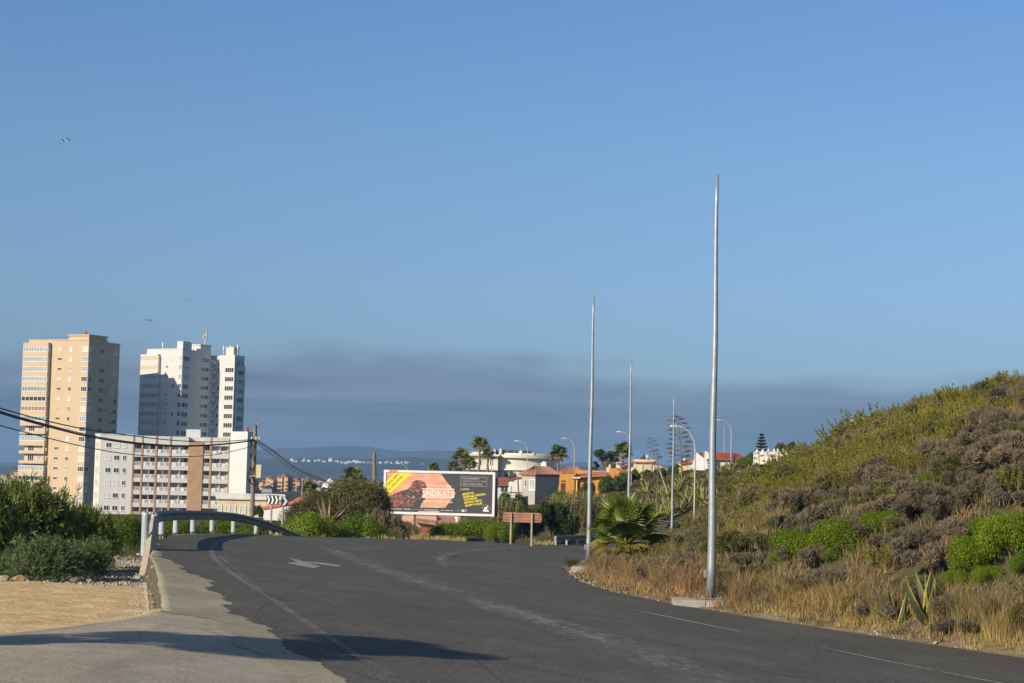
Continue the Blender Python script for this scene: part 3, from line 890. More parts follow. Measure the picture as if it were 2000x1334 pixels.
# ------------------------------------------------------------------ white tower
def white_tower():
    P = at(357, 682, 542)
    zb = -14.0
    H = P.z - zb
    t = thing('apartment_tower', 'tall white apartment tower with aerials on its roof, behind the low white block', 'tower block', (P.x, P.y, zb), R(-34))
    t.scale = (1.0, .88, 1)
    b = B()
    b.box(-14.6, 0, 0, 13.7, 0, H)
    b.box(-6.0, 0.3, 13.702, 15.4, 0, H - 2.4)
    b.box(-6.0, 8.1, 15.402, 20.5, 0, H - 1.0)
    b.box(2.6, 8.6, 15.0, 15.40, 0, H - 1.0)
    b.build('wall', M['white'], t)
    b = B()
    b.box(-2.6, -0.2, 0.3, 4.5, H + .003, H + 2.4)
    b.box(-7.5, -0.1, 8.6, 13.6, H + .003, H + 1.7)
    b.box(-7.8, 0.15, 8.3, 13.9, H + 1.703, H + 2.0)
    b.build('roof_house', M['white'], t)
    b = B(); b.box(-14.6, 0.06, -0.12, 0.15, H + .002, H + .3); b.build('parapet', M['white'], t)
    par = B(); par.box(-16.2, -8.8, -1.15, -.002, -1.25, 0); pm = par.mesh('balcony_parapet', M['white'])
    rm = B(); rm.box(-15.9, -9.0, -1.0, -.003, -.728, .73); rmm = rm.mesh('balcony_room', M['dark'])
    for i in range(17):
        z = H - 2.6 - 2.75 * i
        if i < 16:
            link('balcony_parapet', pm, t, (0, 0, z - 0.73))
            g = 'blind_beige' if i < 2 else pick(('glass_green', 4), ('glass_pale', 2))
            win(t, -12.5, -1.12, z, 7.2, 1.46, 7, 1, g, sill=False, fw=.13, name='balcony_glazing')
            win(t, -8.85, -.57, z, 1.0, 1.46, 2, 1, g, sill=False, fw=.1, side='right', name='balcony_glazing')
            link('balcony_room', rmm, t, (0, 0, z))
        win(t, -6.1, 0, z + .25, 1.0, 0.65, 2, 1, pick(('glass', 4), ('blind', 2)), sill=False, fw=.07)
        win(t, -3.4, 0, z, 0.8, 1.2, 1, 1, pick(('glass', 3), ('blind', 4)), sill=False, fw=.08)
        g = 'blind_beige' if i == 0 else pick(('glass', 4), ('glass_pale', 1))
        win(t, -0.75, 0, z, 1.3, 1.5, 2, 1, g, fw=.1)
        win(t, 0, 1.75, z - .1, 3.1, 1.5, 4, 1, g if g != 'blind_beige' else 'glass', side='right', fw=.1)
        win(t, 0, 11.0, z - .1, 3.6, 1.35, 4, 1, 'glass', side='right', fw=.1)
        win(t, 2.0, 15.401, z, 1.0, 1.1, 1, 1, pick(('glass', 4), ('blind', 3)), fw=.08)
        win(t, 6.6, 15.0, z - .1, 3.5, 1.5, 4, 1, pick(('glass', 5), ('blind', 1)), fw=.1)
        win(t, 8.62, 18.2, z - .8, 3.0, 1.6, 3, 1, pick(('glass_green', 3), ('glass', 2)), side='right', fw=.1, sill=False, name='balcony_glazing')
        b = B(); b.box(0.301, 1.2, 13.9, 15.2, -1.2, -.4); b.build('balcony_parapet', M['white'], t, loc=(0, 0, z))
    b = B(); b.box(8.102, 8.6, 16.0, 20.4, 0, H - 4); b.build('bay', M['white'], t)
    b = B(); b.box(-14.7, -7.5, -1.25, -.002, -.55, 0); b.build('balcony_parapet', M['white'], t, loc=(-1.5, 0, H - 1.33))
    # aerials
    b = B()
    b.tube([(-1.5, 12.5, H + 2), (-1.5, 12.5, H + 5.6)], .28, 8); b.tube([(-1.1, 12.5, H + 4.2), (-1.1, 12.5, H + 7.0)], .2, 6)
    b.tube([(-1.9, 12.3, H + 4.6), (-1.9, 11.9, H + 4.6)], .5, 10)
    b.build('telecom_mast', M['galv_dull'], t)
    for x, y, z0, z1 in ((-9.5, 1.5, H, H + 2.3), (2.7, 16.5, H - 1, H + 2.0), (8.0, 17, H - 1, H + 2.2), (5.0, 17, H - 1, H + 2.0), (-4.0, 9, H + 2, H + 3), (-3.5, 5.5, H, H + 2.2)):
        b = B(); b.tube([(x, y, z0), (x, y, z1)], .09, 6); b.box(x - .16, x + .16, y - .12, y + .12, z1 - 1.3, z1); b.build('aerial', M['white_clean'], t)
    b = B(); b.tube([(-12, 1.5, H + 1.4), (-6.5, 1.5, H + 1.2)], .05, 5); b.build('aerial_boom', M['galv_dull'], t)
    b = B(); b.box(4.2, 7.3, 15.9, 18.5, H - .99, H + 1.3); b.box(4.0, 7.6, 15.7, 18.7, H + 1.31, H + 1.5); b.build('roof_tank', M['cream_white'], t)
white_tower()

# ------------------------------------------------------------------ low white block with brown piers
def low_block():
    P = at(197, 849, 420)
    zb = -11.5
    H = P.z - zb
    t = thing('apartment_block', 'low white apartment block with brown brick piers between rows of open balconies', 'apartment block', (P.x, P.y, zb), R(6))
    X = lambda px: (px - 197) / 8.57
    D = 9.0
    b = B()
    b.prism([(0, 0), (X(258.8), 0), (X(258.8), D), (-1.3, D), (-1.3, 1.25)], 0, H)
    b.box(X(258.8) + .002, X(449), 1.1, D, 0, H - .02)
    b.build('wall', M['white'], t)
    b = B(); b.prism([(-.1, -.1), (X(258.8), -.1), (X(258.8), .25), (0.1, .25), (-1.1, 1.4), (-1.45, 1.2)], H + .002, H + .25); b.build('parapet', M['white'], t)
    st = 2.85
    ztop = H - 1.95                         # underside of the top band
    for i in range(7):
        z = ztop - st * i - .35
        for px, w in ((213, 1.25), (229, 1.25), (244, .8)):
            win(t, X(px), 0, z, w, 1.15, 2, 1, pick(('glass', 5), ('blind', 2)), fw=.08)
        win(t, -.65, .625, z, .95, 1.5, 1, 1, 'blind_beige', side=-math.atan2(1.25, 1.3), fw=.05, name='shutter')
    piers = [(258.8, 262), (275.6, 279), (302.6, 306.4), (329.6, 333.4), (366.7, 395), (408, 411.7), (444.5, 449)]
    for a, c in piers:
        wide = c - a > 10
        b = B(); b.box(X(a) + .004, X(c), -.22 if wide else -.12, 1.09, 0, H + .03 - (1.2 if wide else 0)); b.build('brick_pier', M['brick'], t)
    b = B(); b.box(X(366.7) - .9, X(387), 3.5, 8.0, H - .015, H + 1.8); b.build('roof_house', M['white'], t)
    for j in range(len(piers) - 1):
        xa, xb = X(piers[j][1]) + .003, X(piers[j + 1][0])
        top = B(); top.box(xa, xb, 0, 1.09, ztop, H); top.build('parapet', M['white'], t)
        band = B(); band.box(xa, xb, -.02, 1.09, -.98, 0.0); bm_ = band.mesh('balcony_band', M['white'])
        rl = B(); rl.box(xa, xb, .05, .13, .72, .80)
        n = int((xb - xa) / .17)
        for q in range(n):
            x = xa + (q + .5) * (xb - xa) / n
            rl.box(x - .035, x + .035, .06, .12, .003, .718)
        wide = xb - xa > 2.2
        if wide:
            rl.box(xa, xa + (xb - xa) * .28, .04, .14, .002, .81)
            rl.box(xa + (xb - xa) * .62, xb - .7, .04, .14, .002, .81)
        rme = rl.mesh('railing', M['white_clean'])
        dm = B(); dm.box(-.42, .42, -.06, .02, -1.0, 1.0)
        dme = dm.mesh('door', M['door_brown'])
        for i in range(7):
            z = ztop - st * i - 1.87
            link('balcony_band', bm_, t, (0, 0, z))
            link('railing', rme, t, (0, 0, z))
            if wide:
                win(t, xa + (xb - xa) * .3, 1.1, z + 1.15, 1.2, 1.1, 2, 1, pick(('glass', 1), ('blind', 4), ('glass_pale', 3)), fw=.07)
                if j in (1, 3): link('door', dme, t, (xb - .6, 1.1, z + 1.0))
                else: win(t, xa + (xb - xa) * .75, 1.1, z + 1.0, 1.1, 1.9, 2, 1, pick(('glass_pale', 2), ('blind', 4)), fw=.07, sill=False, name='balcony_door')
                b = B(); b.box(xa + (xb - xa) * .5, xa + (xb - xa) * .5 + .12, .2, 1.09, .003, 1.86); b.build('partition', M['white'], t, loc=(0, 0, z))
            else:
                link('door', dme, t, (xb - .5, 1.1, z + 1.0))
                win(t, xa + .55, 1.1, z + 1.2, .8, 1.0, 1, 1, 'glass_pale', fw=.06)
    # recessed grey wall and bright stair tower at the right end
    b = B(); b.box(X(449) + .003, X(462), 2.2, D, 0, H - .4); b.build('end_wall', M['white'], t)
    C = at(484, 843, 419)
    def loc2(wx, wy):
        v = Vector((wx, wy)) - Vector((P.x, P.y))
        ca, sa = math.cos(R(6)), math.sin(R(6))
        return (v.x * ca + v.y * sa, -v.x * sa + v.y * ca)
    a = R(35)
    xx, yy = Vector((math.cos(a), -math.sin(a))), Vector((math.sin(a), math.cos(a)))
    c0 = Vector((C.x, C.y))
    quad = [c0 - xx * 5.3, c0, c0 + yy * 2.6, c0 - xx * 5.3 + yy * 2.6]
    b = B(); b.prism([loc2(*v) for v in quad], 0, C.z - zb); b.build('stair_tower', M['white'], t)
    for i in range(6):
        c = loc2(*(c0 + yy * 1.3))
        win(t, c[0], c[1], C.z - zb - 2.6 - st * i, .8, 1.1, 1, 1, 'glass', side=math.pi / 2 - R(41), fw=.06, sill=False)
    ch = loc2(*(c0 - xx * 1.5 + yy * 1.3))
    b = B(); b.tube([(ch[0], ch[1], C.z - zb), (ch[0], ch[1], C.z - zb + .9)], .4, 8); b.build('chimney', M['red_plastic'], t)
low_block()

# ------------------------------------------------------------------ generic house frame
class House:
    """local frame: X right, Y away, Z up from the base, metres from photograph pixels at distance d"""
    def __init__(s, name, label, cat, px0, pyb, d, a=0.0, group=None):
        P = at(px0, pyb, d)
        s.px0, s.pyb, s.k, s.a = px0, pyb, d / FPX, R(a)
        s.t = thing(name, label, cat, (P.x, P.y, P.z), s.a, group)
    def X(s, px): return (px - s.px0) * s.k / math.cos(s.a)
    def Z(s, py): return (s.pyb - py) * s.k
    def box(s, nm, m_, px0, px1, py0, py1, y0, y1):
        b = B(); b.box(s.X(px0), s.X(px1), y0, y1, s.Z(py1), s.Z(py0)); return b.build(nm, M[m_], s.t)
    def win(s, px, py, w, h, nx=1, ny=1, g='glass', y=0.0, fr='white_clean', **k):
        return win(s.t, s.X(px), y, s.Z(py), w * s.k, h * s.k, nx, ny, g, fr, fw=k.pop('fw', .09), **k)

def tile_slope(b, p0, p1, p2, p3, n, r=0.09, mi=0):
    """sloping roof plane p0-p1 (eave) p3-p2 (ridge) laid with rows of round tiles"""
    p0, p1, p2, p3 = map(Vector, (p0, p1, p2, p3))
    nrm = (p1 - p0).cross(p3 - p0).normalized()
    b.face([p0, p1, p2, p3], mi); b.face([p0 - nrm * .15, p3 - nrm * .15, p2 - nrm * .15, p1 - nrm * .15], mi)
    b.face([p0, p0 - nrm * .15, p1 - nrm * .15, p1], mi)
    for i in range(n):
        f0, f1, fm = (i + .1) / n, (i + .75) / n, (i + .42) / n
        a0, a1, am = p0.lerp(p1, f0), p0.lerp(p1, f1), p0.lerp(p1, fm) + nrm * r
        c0, c1, cm = p3.lerp(p2, f0), p3.lerp(p2, f1), p3.lerp(p2, fm) + nrm * r
        b.face([a0, am, cm, c0], mi); b.face([am, a1, c1, cm], mi); b.face([a0, a1, am], mi)

# cream building with balustrade, behind the guard rail
h = House('villa', 'cream flat roofed villa with a balustrade, beside the wooden utility pole', 'house', 424, 1012, 222, 4)
h.box('wall', 'cream', 424, 551, 975, 1012, 0, 9)
h.box('cornice', 'cream_white', 421, 553, 971.5, 975, -.25, 9.2)
b = B()
b.box(h.X(421), h.X(553), -.15, 0.0, h.Z(964.5), h.Z(963))
for i in range(64):
    x = h.X(422) + i * (h.X(552) - h.X(422)) / 63
    b.box(x - (.05 if i % 9 else .14), x + (.05 if i % 9 else .14), -.13, -.02, h.Z(971.5) + .003, h.Z(964.6))
b.build('balustrade', M['white_clean'], h.t)
for px, w in ((429, 8), (444, 10), (456, 8), (473, 12)):
    h.win(px, 995, w, 17, 1, 1, 'blind', name='door', sill=False)
h.win(500, 992, 8, 10, 2); h.win(525, 992, 8, 10, 2)
b = B(); b.tube([(h.X(507), 2, h.Z(958)), (h.X(526), 2, h.Z(958))], .32, 12); b.box(h.X(509), h.X(510), 1.9, 2.1, h.Z(964.9), h.Z(959)); b.box(h.X(523), h.X(524), 1.9, 2.1, h.Z(964.9), h.Z(959))
b.build('water_tank', M['galv'], h.t, smooth=False)

# long white garden wall with a red coping, climbing to the right
h = House('garden_wall', 'white garden wall with a red tiled coping climbing to the right, below the chevron signs', 'wall', 515, 1016, 152, -14)
b = B()
b.extr([(h.X(515), 0), (h.X(606), 0), (h.X(606), h.Z(977)), (h.X(515), h.Z(995))], 0, .4)
b.build('wall', M['white'], h.t)
b = B()
z0, z1 = h.Z(995), h.Z(977)
b.extr([(h.X(514), z0 + .003), (h.X(607), z1 + .003), (h.X(607), z1 + .25), (h.X(514), z0 + .25)], -.14, .54)
b.build('coping', M['red_roof'], h.t)
h = House('house', 'small house with a peaked red roof above the white garden wall', 'house', 568, 1000, 176)
b = B(); b.box(h.X(570), h.X(604), 0, 4, -.5, h.Z(981)); b.build('wall', M['white'], h.t)
b = B(); b.extr([(h.X(567), h.Z(981.2)), (h.X(607), h.Z(977)), (h.X(606), h.Z(972)), (h.X(582), h.Z(970.5))], -.2, 4.2); b.build('roof', M['red_roof'], h.t)

h = House('house', 'low grey and white house with a small dome, behind the scrub mound', 'house', 618, 985, 205)
h.box('wall', 'grey_wall', 626, 668, 955, 985, .3, 7)
h.box('end_wall', 'cream_white', 617.5, 625.8, 953, 985, 0, 7)
b = B()
for i in range(5):
    r0 = math.cos(i * math.pi / 10); 
    b.tube([(h.X(638), 3, h.Z(955) + .1 + .22 * i), (h.X(638), 3, h.Z(955) + .1 + .22 * (i + 1))], [1.0 * r0, 1.0 * math.cos((i + 1) * math.pi / 10) + .001], 14)
b.build('dome', M['white_clean'], h.t)

# pink house under the billboard
h = House('house', 'pink house with a ribbed terracotta roof, seen below the billboard', 'house', 785, 1055, 178)
h.box('wall', 'pink', 783, 852, 1008, 1055, .6, 7)
h.box('wall_side', 'pink', 852.1, 900, 1026, 1055, .9, 7)
b = B()
tile_slope(b, (h.X(806), -.3, h.Z(1016)), (h.X(908), -.6, h.Z(1029)), (h.X(886), 3.5, h.Z(1003)), (h.X(800), 3.5, h.Z(1001)), 20, .1)
tile_slope(b, (h.X(908.2), -.6, h.Z(1029)), (h.X(935), 5, h.Z(1029)), (h.X(890), 3.6, h.Z(1003.5)), (h.X(886.2), 3.5, h.Z(1003)), 10, .1)
b.build('roof', M['terracotta_old'], h.t)
b = B(); tile_slope(b, (h.X(812), -2.2, h.Z(1039)), (h.X(852), -2.2, h.Z(1040)), (h.X(846), .3, h.Z(1030)), (h.X(808), .3, h.Z(1029)), 12, .08); b.build('porch_roof', M['terracotta'], h.t)
h.box('porch', 'pink', 812, 850, 1040.2, 1056, -1.8, .59)
b = B()
for i in range(22):
    x = h.X(836) + i * .12
    b.box(x - .03, x + .03, .35, .45, h.Z(1025.5), h.Z(1021))
b.box(h.X(835), h.X(889), .33, .47, h.Z(1021) + .002, h.Z(1019.5)); b.build('railing', M['white_clean'], h.t)
b = B(); b.tube([(h.X(892), .4, h.Z(1030)), (h.X(892), .4, h.Z(1012))], .2, 8); b.tube([(h.X(892), .4, h.Z(1011)), (h.X(892), .4, h.Z(1008))], .3, 8); b.build('chimney', M['white_clean'], h.t)
h.win(800, 1030, 7, 9, 1)

# curved white hotel
def hotel():
    h = House('hotel', 'large white building with a curved terrace front and dark solar panels on its roof', 'building', 1010, 975, 352)
    t = h.t
    def arc(r, a0, a1, n=40, cy=8.5): return [(r * math.sin(R(a0 + (a1 - a0) * i / n)), cy - r * math.cos(R(a0 + (a1 - a0) * i / n))) for i in range(n + 1)]
    def ring(nm, r0, r1, a0, a1, z0, z1, m_='cream_white'):
        b = B(); b.prism(arc(r1, a0, a1) + arc(r0, a1, a0), z0, z1); return b.build(nm, M[m_], t)
    ring('wall', 5.0, 7.95, -60, 100, 0, h.Z(895))
    ring('cornice', 4.9, 8.6, -60, 100, h.Z(895) + .003, h.Z(889))
    ring('parapet', 7.2, 8.0, -60, 100, h.Z(889) + .003, h.Z(885.5))
    ring('terrace_slab', 7.96, 8.4, -42, 100, h.Z(919), h.Z(916.5))
    ring('terrace_slab', 7.96, 8.8, -42, 100, h.Z(948), h.Z(944))
    ring('balustrade', 8.4, 8.7, -42, 100, h.Z(944) + .002, h.Z(936))
    b = B(); b.box(h.X(917), h.X(971), -.6, 7, 0, h.Z(892.5)); b.build('wing', M['cream_white'], t)
    b = B(); b.box(h.X(911), h.X(974), -1.5, 7.3, h.Z(892.5) + .003, h.Z(889)); b.box(h.X(919), h.X(966), 0, 6, h.Z(889) + .003, h.Z(885)); b.build('cornice', M['cream_white'], t)
    b = B(); b.box(h.X(909), h.X(971.5), -2.2, -.603, h.Z(920), h.Z(916)); b.build('terrace_slab', M['cream_white'], t)
    for px in (936, 958):
        h.win(px, 905, 7, 13, 2, 1, 'glass', y=-.6, sill=False)
    for i, (a, c) in enumerate(((966, 971), (979, 988), (990, 1001), (1004, 1010), (1019, 1036))):
        b = B()
        b.extr([(h.X(a), h.Z(886.2)), (h.X(c), h.Z(886.2)), (h.X(c), h.Z(880)), (h.X(a), h.Z(880))], 1.0, 1.1)
        b.box(h.X(a), h.X(a) + .08, 1.101, 2.4, h.Z(889) + .01, h.Z(881)); b.box(h.X(c) - .08, h.X(c), 1.101, 2.4, h.Z(889) + .01, h.Z(881))
        b.build('solar_panel', M['frame_dark'], t)
    for px, py, w in ((964, 881, 4), (975, 879, 5), (1014.5, 881.5, 6.5), (1039, 886, 5)):
        b = B(); b.box(h.X(px - w / 2), h.X(px + w / 2), .4, 1.4, h.Z(889) + .01, h.Z(py)); b.box(h.X(px) - .08, h.X(px) + .08, .8, .95, h.Z(py) + .002, h.Z(py - 3)); b.build('chimney', M['cream_white'], t)
    b = B(); b.box(h.X(1074), h.X(1088), 4.5, 8, h.Z(912), h.Z(901)); b.build('roof_house', M['white_clean'], t)
    for a in (-12, 20, 48):
        p = arc(7.98, a, a + 1, 1)[0]
        win(t, p[0], p[1], h.Z(929), 2.0, 1.9, 2, 1, 'glass', side=R(a), sill=False)
hotel()

# white house with arches
h = House('house', 'small white house with arched windows and a terracotta roof, right of the billboard', 'house', 968, 976, 256)
h.box('wall', 'white', 960, 1019, 946.5, 976, 0, 5)
b = B(); tile_slope(b, (h.X(958), -.4, h.Z(947)), (h.X(993), -.4, h.Z(947)), (h.X(993), 2.2, h.Z(938)), (h.X(958), 2.2, h.Z(938)), 14, .08)
tile_slope(b, (h.X(958), 2.21, h.Z(938.5)), (h.X(1019), 2.21, h.Z(938.5)), (h.X(1019), 5, h.Z(931)), (h.X(958), 5, h.Z(934)), 22, .08); b.build('roof', M['terracotta'], h.t)
b = B(); b.extr([(h.X(992), h.Z(960)), (h.X(1018), h.Z(960)), (h.X(1018), h.Z(935)), (h.X(1005), h.Z(937)), (h.X(1001), h.Z(943)), (h.X(992), h.Z(943))], -.3, -.003); b.build('wall_front', M['white_clean'], h.t)
for px in (980.5, 988):
    b = B()
    w, zt, zb_ = 2.6 * h.k, h.Z(950), h.Z(959.5)
    b.extr([(h.X(px) - w, zb_), (h.X(px) + w, zb_)] + [(h.X(px) + w * math.cos(R(q)), zt + w * math.sin(R(q)) * 1.3) for q in range(0, 181, 20)], -.05, -.002)
    b.build('arched_window', M['glass'], h.t)
h.win(996.5, 953.5, 3, 11, 1, 1, 'glass', y=-.3, sill=False)
b = B(); b.tube([(h.X(996), 2.5, h.Z(928)), (h.X(1008), 2.5, h.Z(928))], .28, 10); b.extr([(h.X(988), h.Z(935)), (h.X(1000), h.Z(935)), (h.X(1003), h.Z(929)), (h.X(999), h.Z(929))], 2.3, 2.4)
b.build('solar_heater', M['frame_dark'], h.t)
h = House('garden_wall', 'low grey garden wall with white capped pillars, right of the billboard', 'wall', 968, 982, 246)
h.box('wall', 'grey_wall', 958, 1021, 962, 982, 0, .3)
for px in (974.5, 988, 1003.5):
    b = B(); b.box(h.X(px) - .14, h.X(px) + .14, -.25, -.003, 0, h.Z(965.5)); b.box(h.X(px) - .25, h.X(px) + .25, -.36, .1, h.Z(965.5) + .002, h.Z(963.2)); b.build('pillar', M['white_clean'], h.t)

# grey house
def grey_house():
    P = at(1044.5, 974, 246)
    t = thing('house', 'grey rendered house with a hipped terracotta roof and a white chimney', 'house', P, R(-38))
    k = 246 / FPX
    z = lambda py: (974 - py) * k
    # left face runs along local -X, right face along local Y rotated
    L, W_ = 26 * k / .79, 49 * k / .62
    b = B(); b.box(-L, 0, 0, W_, -1, z(927)); b.build('wall', M['grey_wall'], t)
    e, zt, ze = .35, z(910.5), z(926.5)
    b = B()
    c0, c1, c2, c3 = (-L - e, -e, ze), (e, -e, ze), (e, W_ + e, ze), (-L - e, W_ + e, ze)
    r0, r1 = (-L / 2, L / 2 + .3, zt), (-L / 2, W_ - L / 2, zt)
    tile_slope(b, c0, c1, r0, r0, 12, .07); tile_slope(b, c1, c2, r1, r0, 26, .07); tile_slope(b, c2, c3, r1, r1, 10, .07); tile_slope(b, c3, c0, r0, r1, 10, .07)
    b.build('roof', M['terracotta_old'], t)
    b = B(); b.box(-L - .1, .1, -.1, W_ + .1, ze - .28, ze - .12); b.build('eaves', M['terracotta'], t)
    win(t, -L * .2, 0, z(947), 1.0, 1.45, 2, 1, 'glass_pale', fw=.1)
    win(t, -L * .7, 0, z(945), .3, .9, 1, 1, 'glass', fw=.05)
    b = B(); b.box(-2.4, -1.6, W_ - 1.0, W_ - .2, z(926), z(905)); b.box(-2.5, -1.5, W_ - 1.1, W_ - .1, z(905) + .002, z(904)); b.box(-2.3, -1.7, W_ - .9, W_ - .3, z(904) + .002, z(901.5))
    b.build('chimney', M['white_clean'], t)
    win(t, -1.6, W_ - .6, z(908), .5, .3, 2, 1, 'dark', side='right', fw=.04, sill=False, name='flue')
grey_house()
h = House('house', 'house half hidden behind the grey one, showing only a strip of tiled roof', 'house', 1090, 965, 262)
h.box('wall', 'orange', 1092, 1138, 922, 965, 0, 4)
b = B(); tile_slope(b, (h.X(1090), -.3, h.Z(921)), (h.X(1139), -.3, h.Z(922)), (h.X(1128), 2.5, h.Z(911.5)), (h.X(1098), 2.5, h.Z(911)), 16, .07); b.build('roof', M['terracotta_old'], h.t)

# orange house
def orange_house():
    h = House('house', 'bright orange house with low tiled roofs behind the reed clump', 'house', 1093, 970, 233)
    t = h.t
    b = B()
    b.extr([(h.X(1089), 0), (h.X(1121), 0), (h.X(1122), h.Z(921)), (h.X(1094.5), h.Z(921)), (h.X(1093.5), h.Z(945))], 0, 4); b.build('wall', M['orange'], t)
    h.box('porch_wall', 'orange', 1121.1, 1140, 936, 970, .3, 4)
    h.box('wall_back', 'orange', 1126, 1196, 917.5, 970, 4.01, 9)
    b = B(); b.extr([(h.X(1138), 0), (h.X(1196), 0), (h.X(1196), h.Z(926)), (h.X(1167), h.Z(930.5)), (h.X(1138), h.Z(934))], .6, 4.0); b.build('wing', M['orange'], t)
    b = B(); b.extr([(h.X(1191), 0), (h.X(1232), 0), (h.X(1232), h.Z(921)), (h.X(1205), h.Z(912.5)), (h.X(1191), h.Z(912.5))], -.6, 5); b.build('gable_wall', M['orange'], t)
    b = B(); tile_slope(b, (h.X(1114), -.2, h.Z(931.5)), (h.X(1193), .2, h.Z(925)), (h.X(1192), 4, h.Z(917.5)), (h.X(1126), 4, h.Z(927)), 30, .07); b.build('roof', M['terracotta_old'], t)
    b = B(); tile_slope(b, (h.X(1203), -.7, h.Z(912.3)), (h.X(1233), -.7, h.Z(920.8)), (h.X(1233), 5, h.Z(918)), (h.X(1203), 5, h.Z(910)), 12, .05); b.build('roof', M['terracotta'], t)
    for a, c in ((1094, 1105), (1108, 1118)):
        h.box('tile_panel', 'terracotta', a, c, 920.5, 924.5, -.08, -.002)
    h.win(1099, 952, 8, 17, 1, 1, 'door_brown', fr='frame_dark', name='door', sill=False)
    h.box('lintel', 'frame_dark', 1095, 1103, 938.5, 940, -.12, -.002)
    h.box('porch_beam', 'white_clean', 1115.5, 1132, 931.9, 934, -.4, .29)
    for px in (1122.5, 1129):
        h.win(px, 948, 5.5, 21, 1, 2, 'glass', y=.3, fr='orange', sill=False)
    b = B(); b.tube([(h.X(1126), 0, 0), (h.X(1126), 0, h.Z(934.2))], [.12, .12], 8); b.build('column', M['yellow'], t)
    b = B(); b.box(h.X(1186.5), h.X(1193), 3, 4.5, h.Z(925), h.Z(910.5)); b.box(h.X(1191), h.X(1194), 3.2, 4.2, h.Z(910.5) + .003, h.Z(905)); b.build('chimney', M['cream'], t)
    b = B(); b.box(h.X(1205), h.X(1212), 3, 4.2, h.Z(912), h.Z(906)); b.box(h.X(1206), h.X(1207), 3.1, 4.1, h.Z(906) + .002, h.Z(901.5)); b.box(h.X(1210), h.X(1211), 3.1, 4.1, h.Z(906) + .002, h.Z(901.5)); b.box(h.X(1204.5), h.X(1212.5), 2.8, 4.4, h.Z(901.5) + .002, h.Z(900)); b.build('chimney', M['cream_white'], t)
orange_house()

# cream house with dish
def cream_house():
    h = House('house', 'pale cream house with a solar heater and a white dish on its flat roof', 'house', 1240, 935, 262)
    t = h.t
    h.box('wall', 'cream', 1237, 1281, 902, 935, 0, 6)
    b = B(); b.extr([(h.X(1212), 0), (h.X(1236.8), 0), (h.X(1236.8), h.Z(901)), (h.X(1212), h.Z(913))], .5, 6); b.build('wing', M['cream'], t)
    b = B(); tile_slope(b, (h.X(1210), -.1, h.Z(913)), (h.X(1237), -.1, h.Z(901)), (h.X(1240), 3, h.Z(898)), (h.X(1214), 3, h.Z(909)), 12, .06); b.build('roof', M['terracotta_old'], t)
    h.box('tile_band', 'terracotta', 1238, 1282, 901.5, 904.5, -.25, -.002)
    h.box('parapet', 'cream_white', 1239, 1279, 897.5, 901.3, -.1, 6)
    h.box('brick_pier', 'pink', 1267.5, 1272.5, 904.6, 923, -.12, -.002)
    h.win(1255, 914, 3, 12, 1, 1, 'glass', sill=False, fw=.05)
    b = B(); b.extr([(h.X(1250), h.Z(897)), (h.X(1262), h.Z(897)), (h.X(1260), h.Z(887)), (h.X(1258), h.Z(887))], 1, 1.2); b.build('solar_heater', M['frame_dark'], t)
    b = B()
    for i in range(4):
        b.tube([(h.X(1263.5), .6 + .03 * i, h.Z(890.5)), (h.X(1263.5), .63 + .03 * i, h.Z(890.5))], [3.0 * h.k * (1 - i * .25), 3.0 * h.k * (.75 - i * .25) + .02], 14)
    b.tube([(h.X(1263.5), .75, h.Z(897)), (h.X(1263.5), .75, h.Z(890.5))], .04, 6)
    b.build('satellite_dish', M['white_clean'], t)
    h.box('water_tank', 'galv_dull', 1266, 1273, 889, 897, 1.5, 2.5)
cream_house()
h = House('garden_wall', 'sandy garden wall in front of the pale cream house', 'wall', 1235, 940, 255)
h.box('wall', 'yellow', 1240, 1263, 925.5, 940, 0, .3); h.box('pillar', 'yellow', 1245, 1248, 921, 940, -.2, -.003)
h = House('house', 'low grey and cream house with a sloping roof, right of the cream house', 'house', 1283, 930, 285)
h.box('wall', 'stone_wall', 1281, 1297, 913, 930, 0, 5)
b = B(); b.extr([(h.X(1284), h.Z(912.5)), (h.X(1302), h.Z(920)), (h.X(1302), h.Z(916)), (h.X(1288), h.Z(909.5))], -.4, 5); b.build('roof', M['cream'], h.t)

# yellow house
h = House('house', 'yellow house with a low tiled roof behind the tall flower stalks', 'house', 1331, 925, 305)
h.box('wall', 'yellow', 1331, 1356, 903, 925, 0, 6)
b = B(); tile_slope(b, (h.X(1326), -.5, h.Z(904)), (h.X(1358), -.5, h.Z(903)), (h.X(1352), 3, h.Z(897.5)), (h.X(1338), 3, h.Z(898)), 16, .07); b.build('roof', M['terracotta'], h.t)
h.box('porch', 'cream', 1341, 1349, 908, 925, -.6, -.003)
b = B(); b.box(h.X(1336), h.X(1338.5), 1, 1.6, h.Z(900), h.Z(894.5)); b.build('chimney', M['white_clean'], h.t)
h = House('garden_wall', 'stub of yellow garden wall below the yellow house', 'wall', 1327, 935, 230)
h.box('wall', 'yellow', 1327, 1336, 915.5, 935, 0, .5); h.box('coping', 'cream_white', 1325.5, 1345, 913.5, 915.4, -.1, .6)

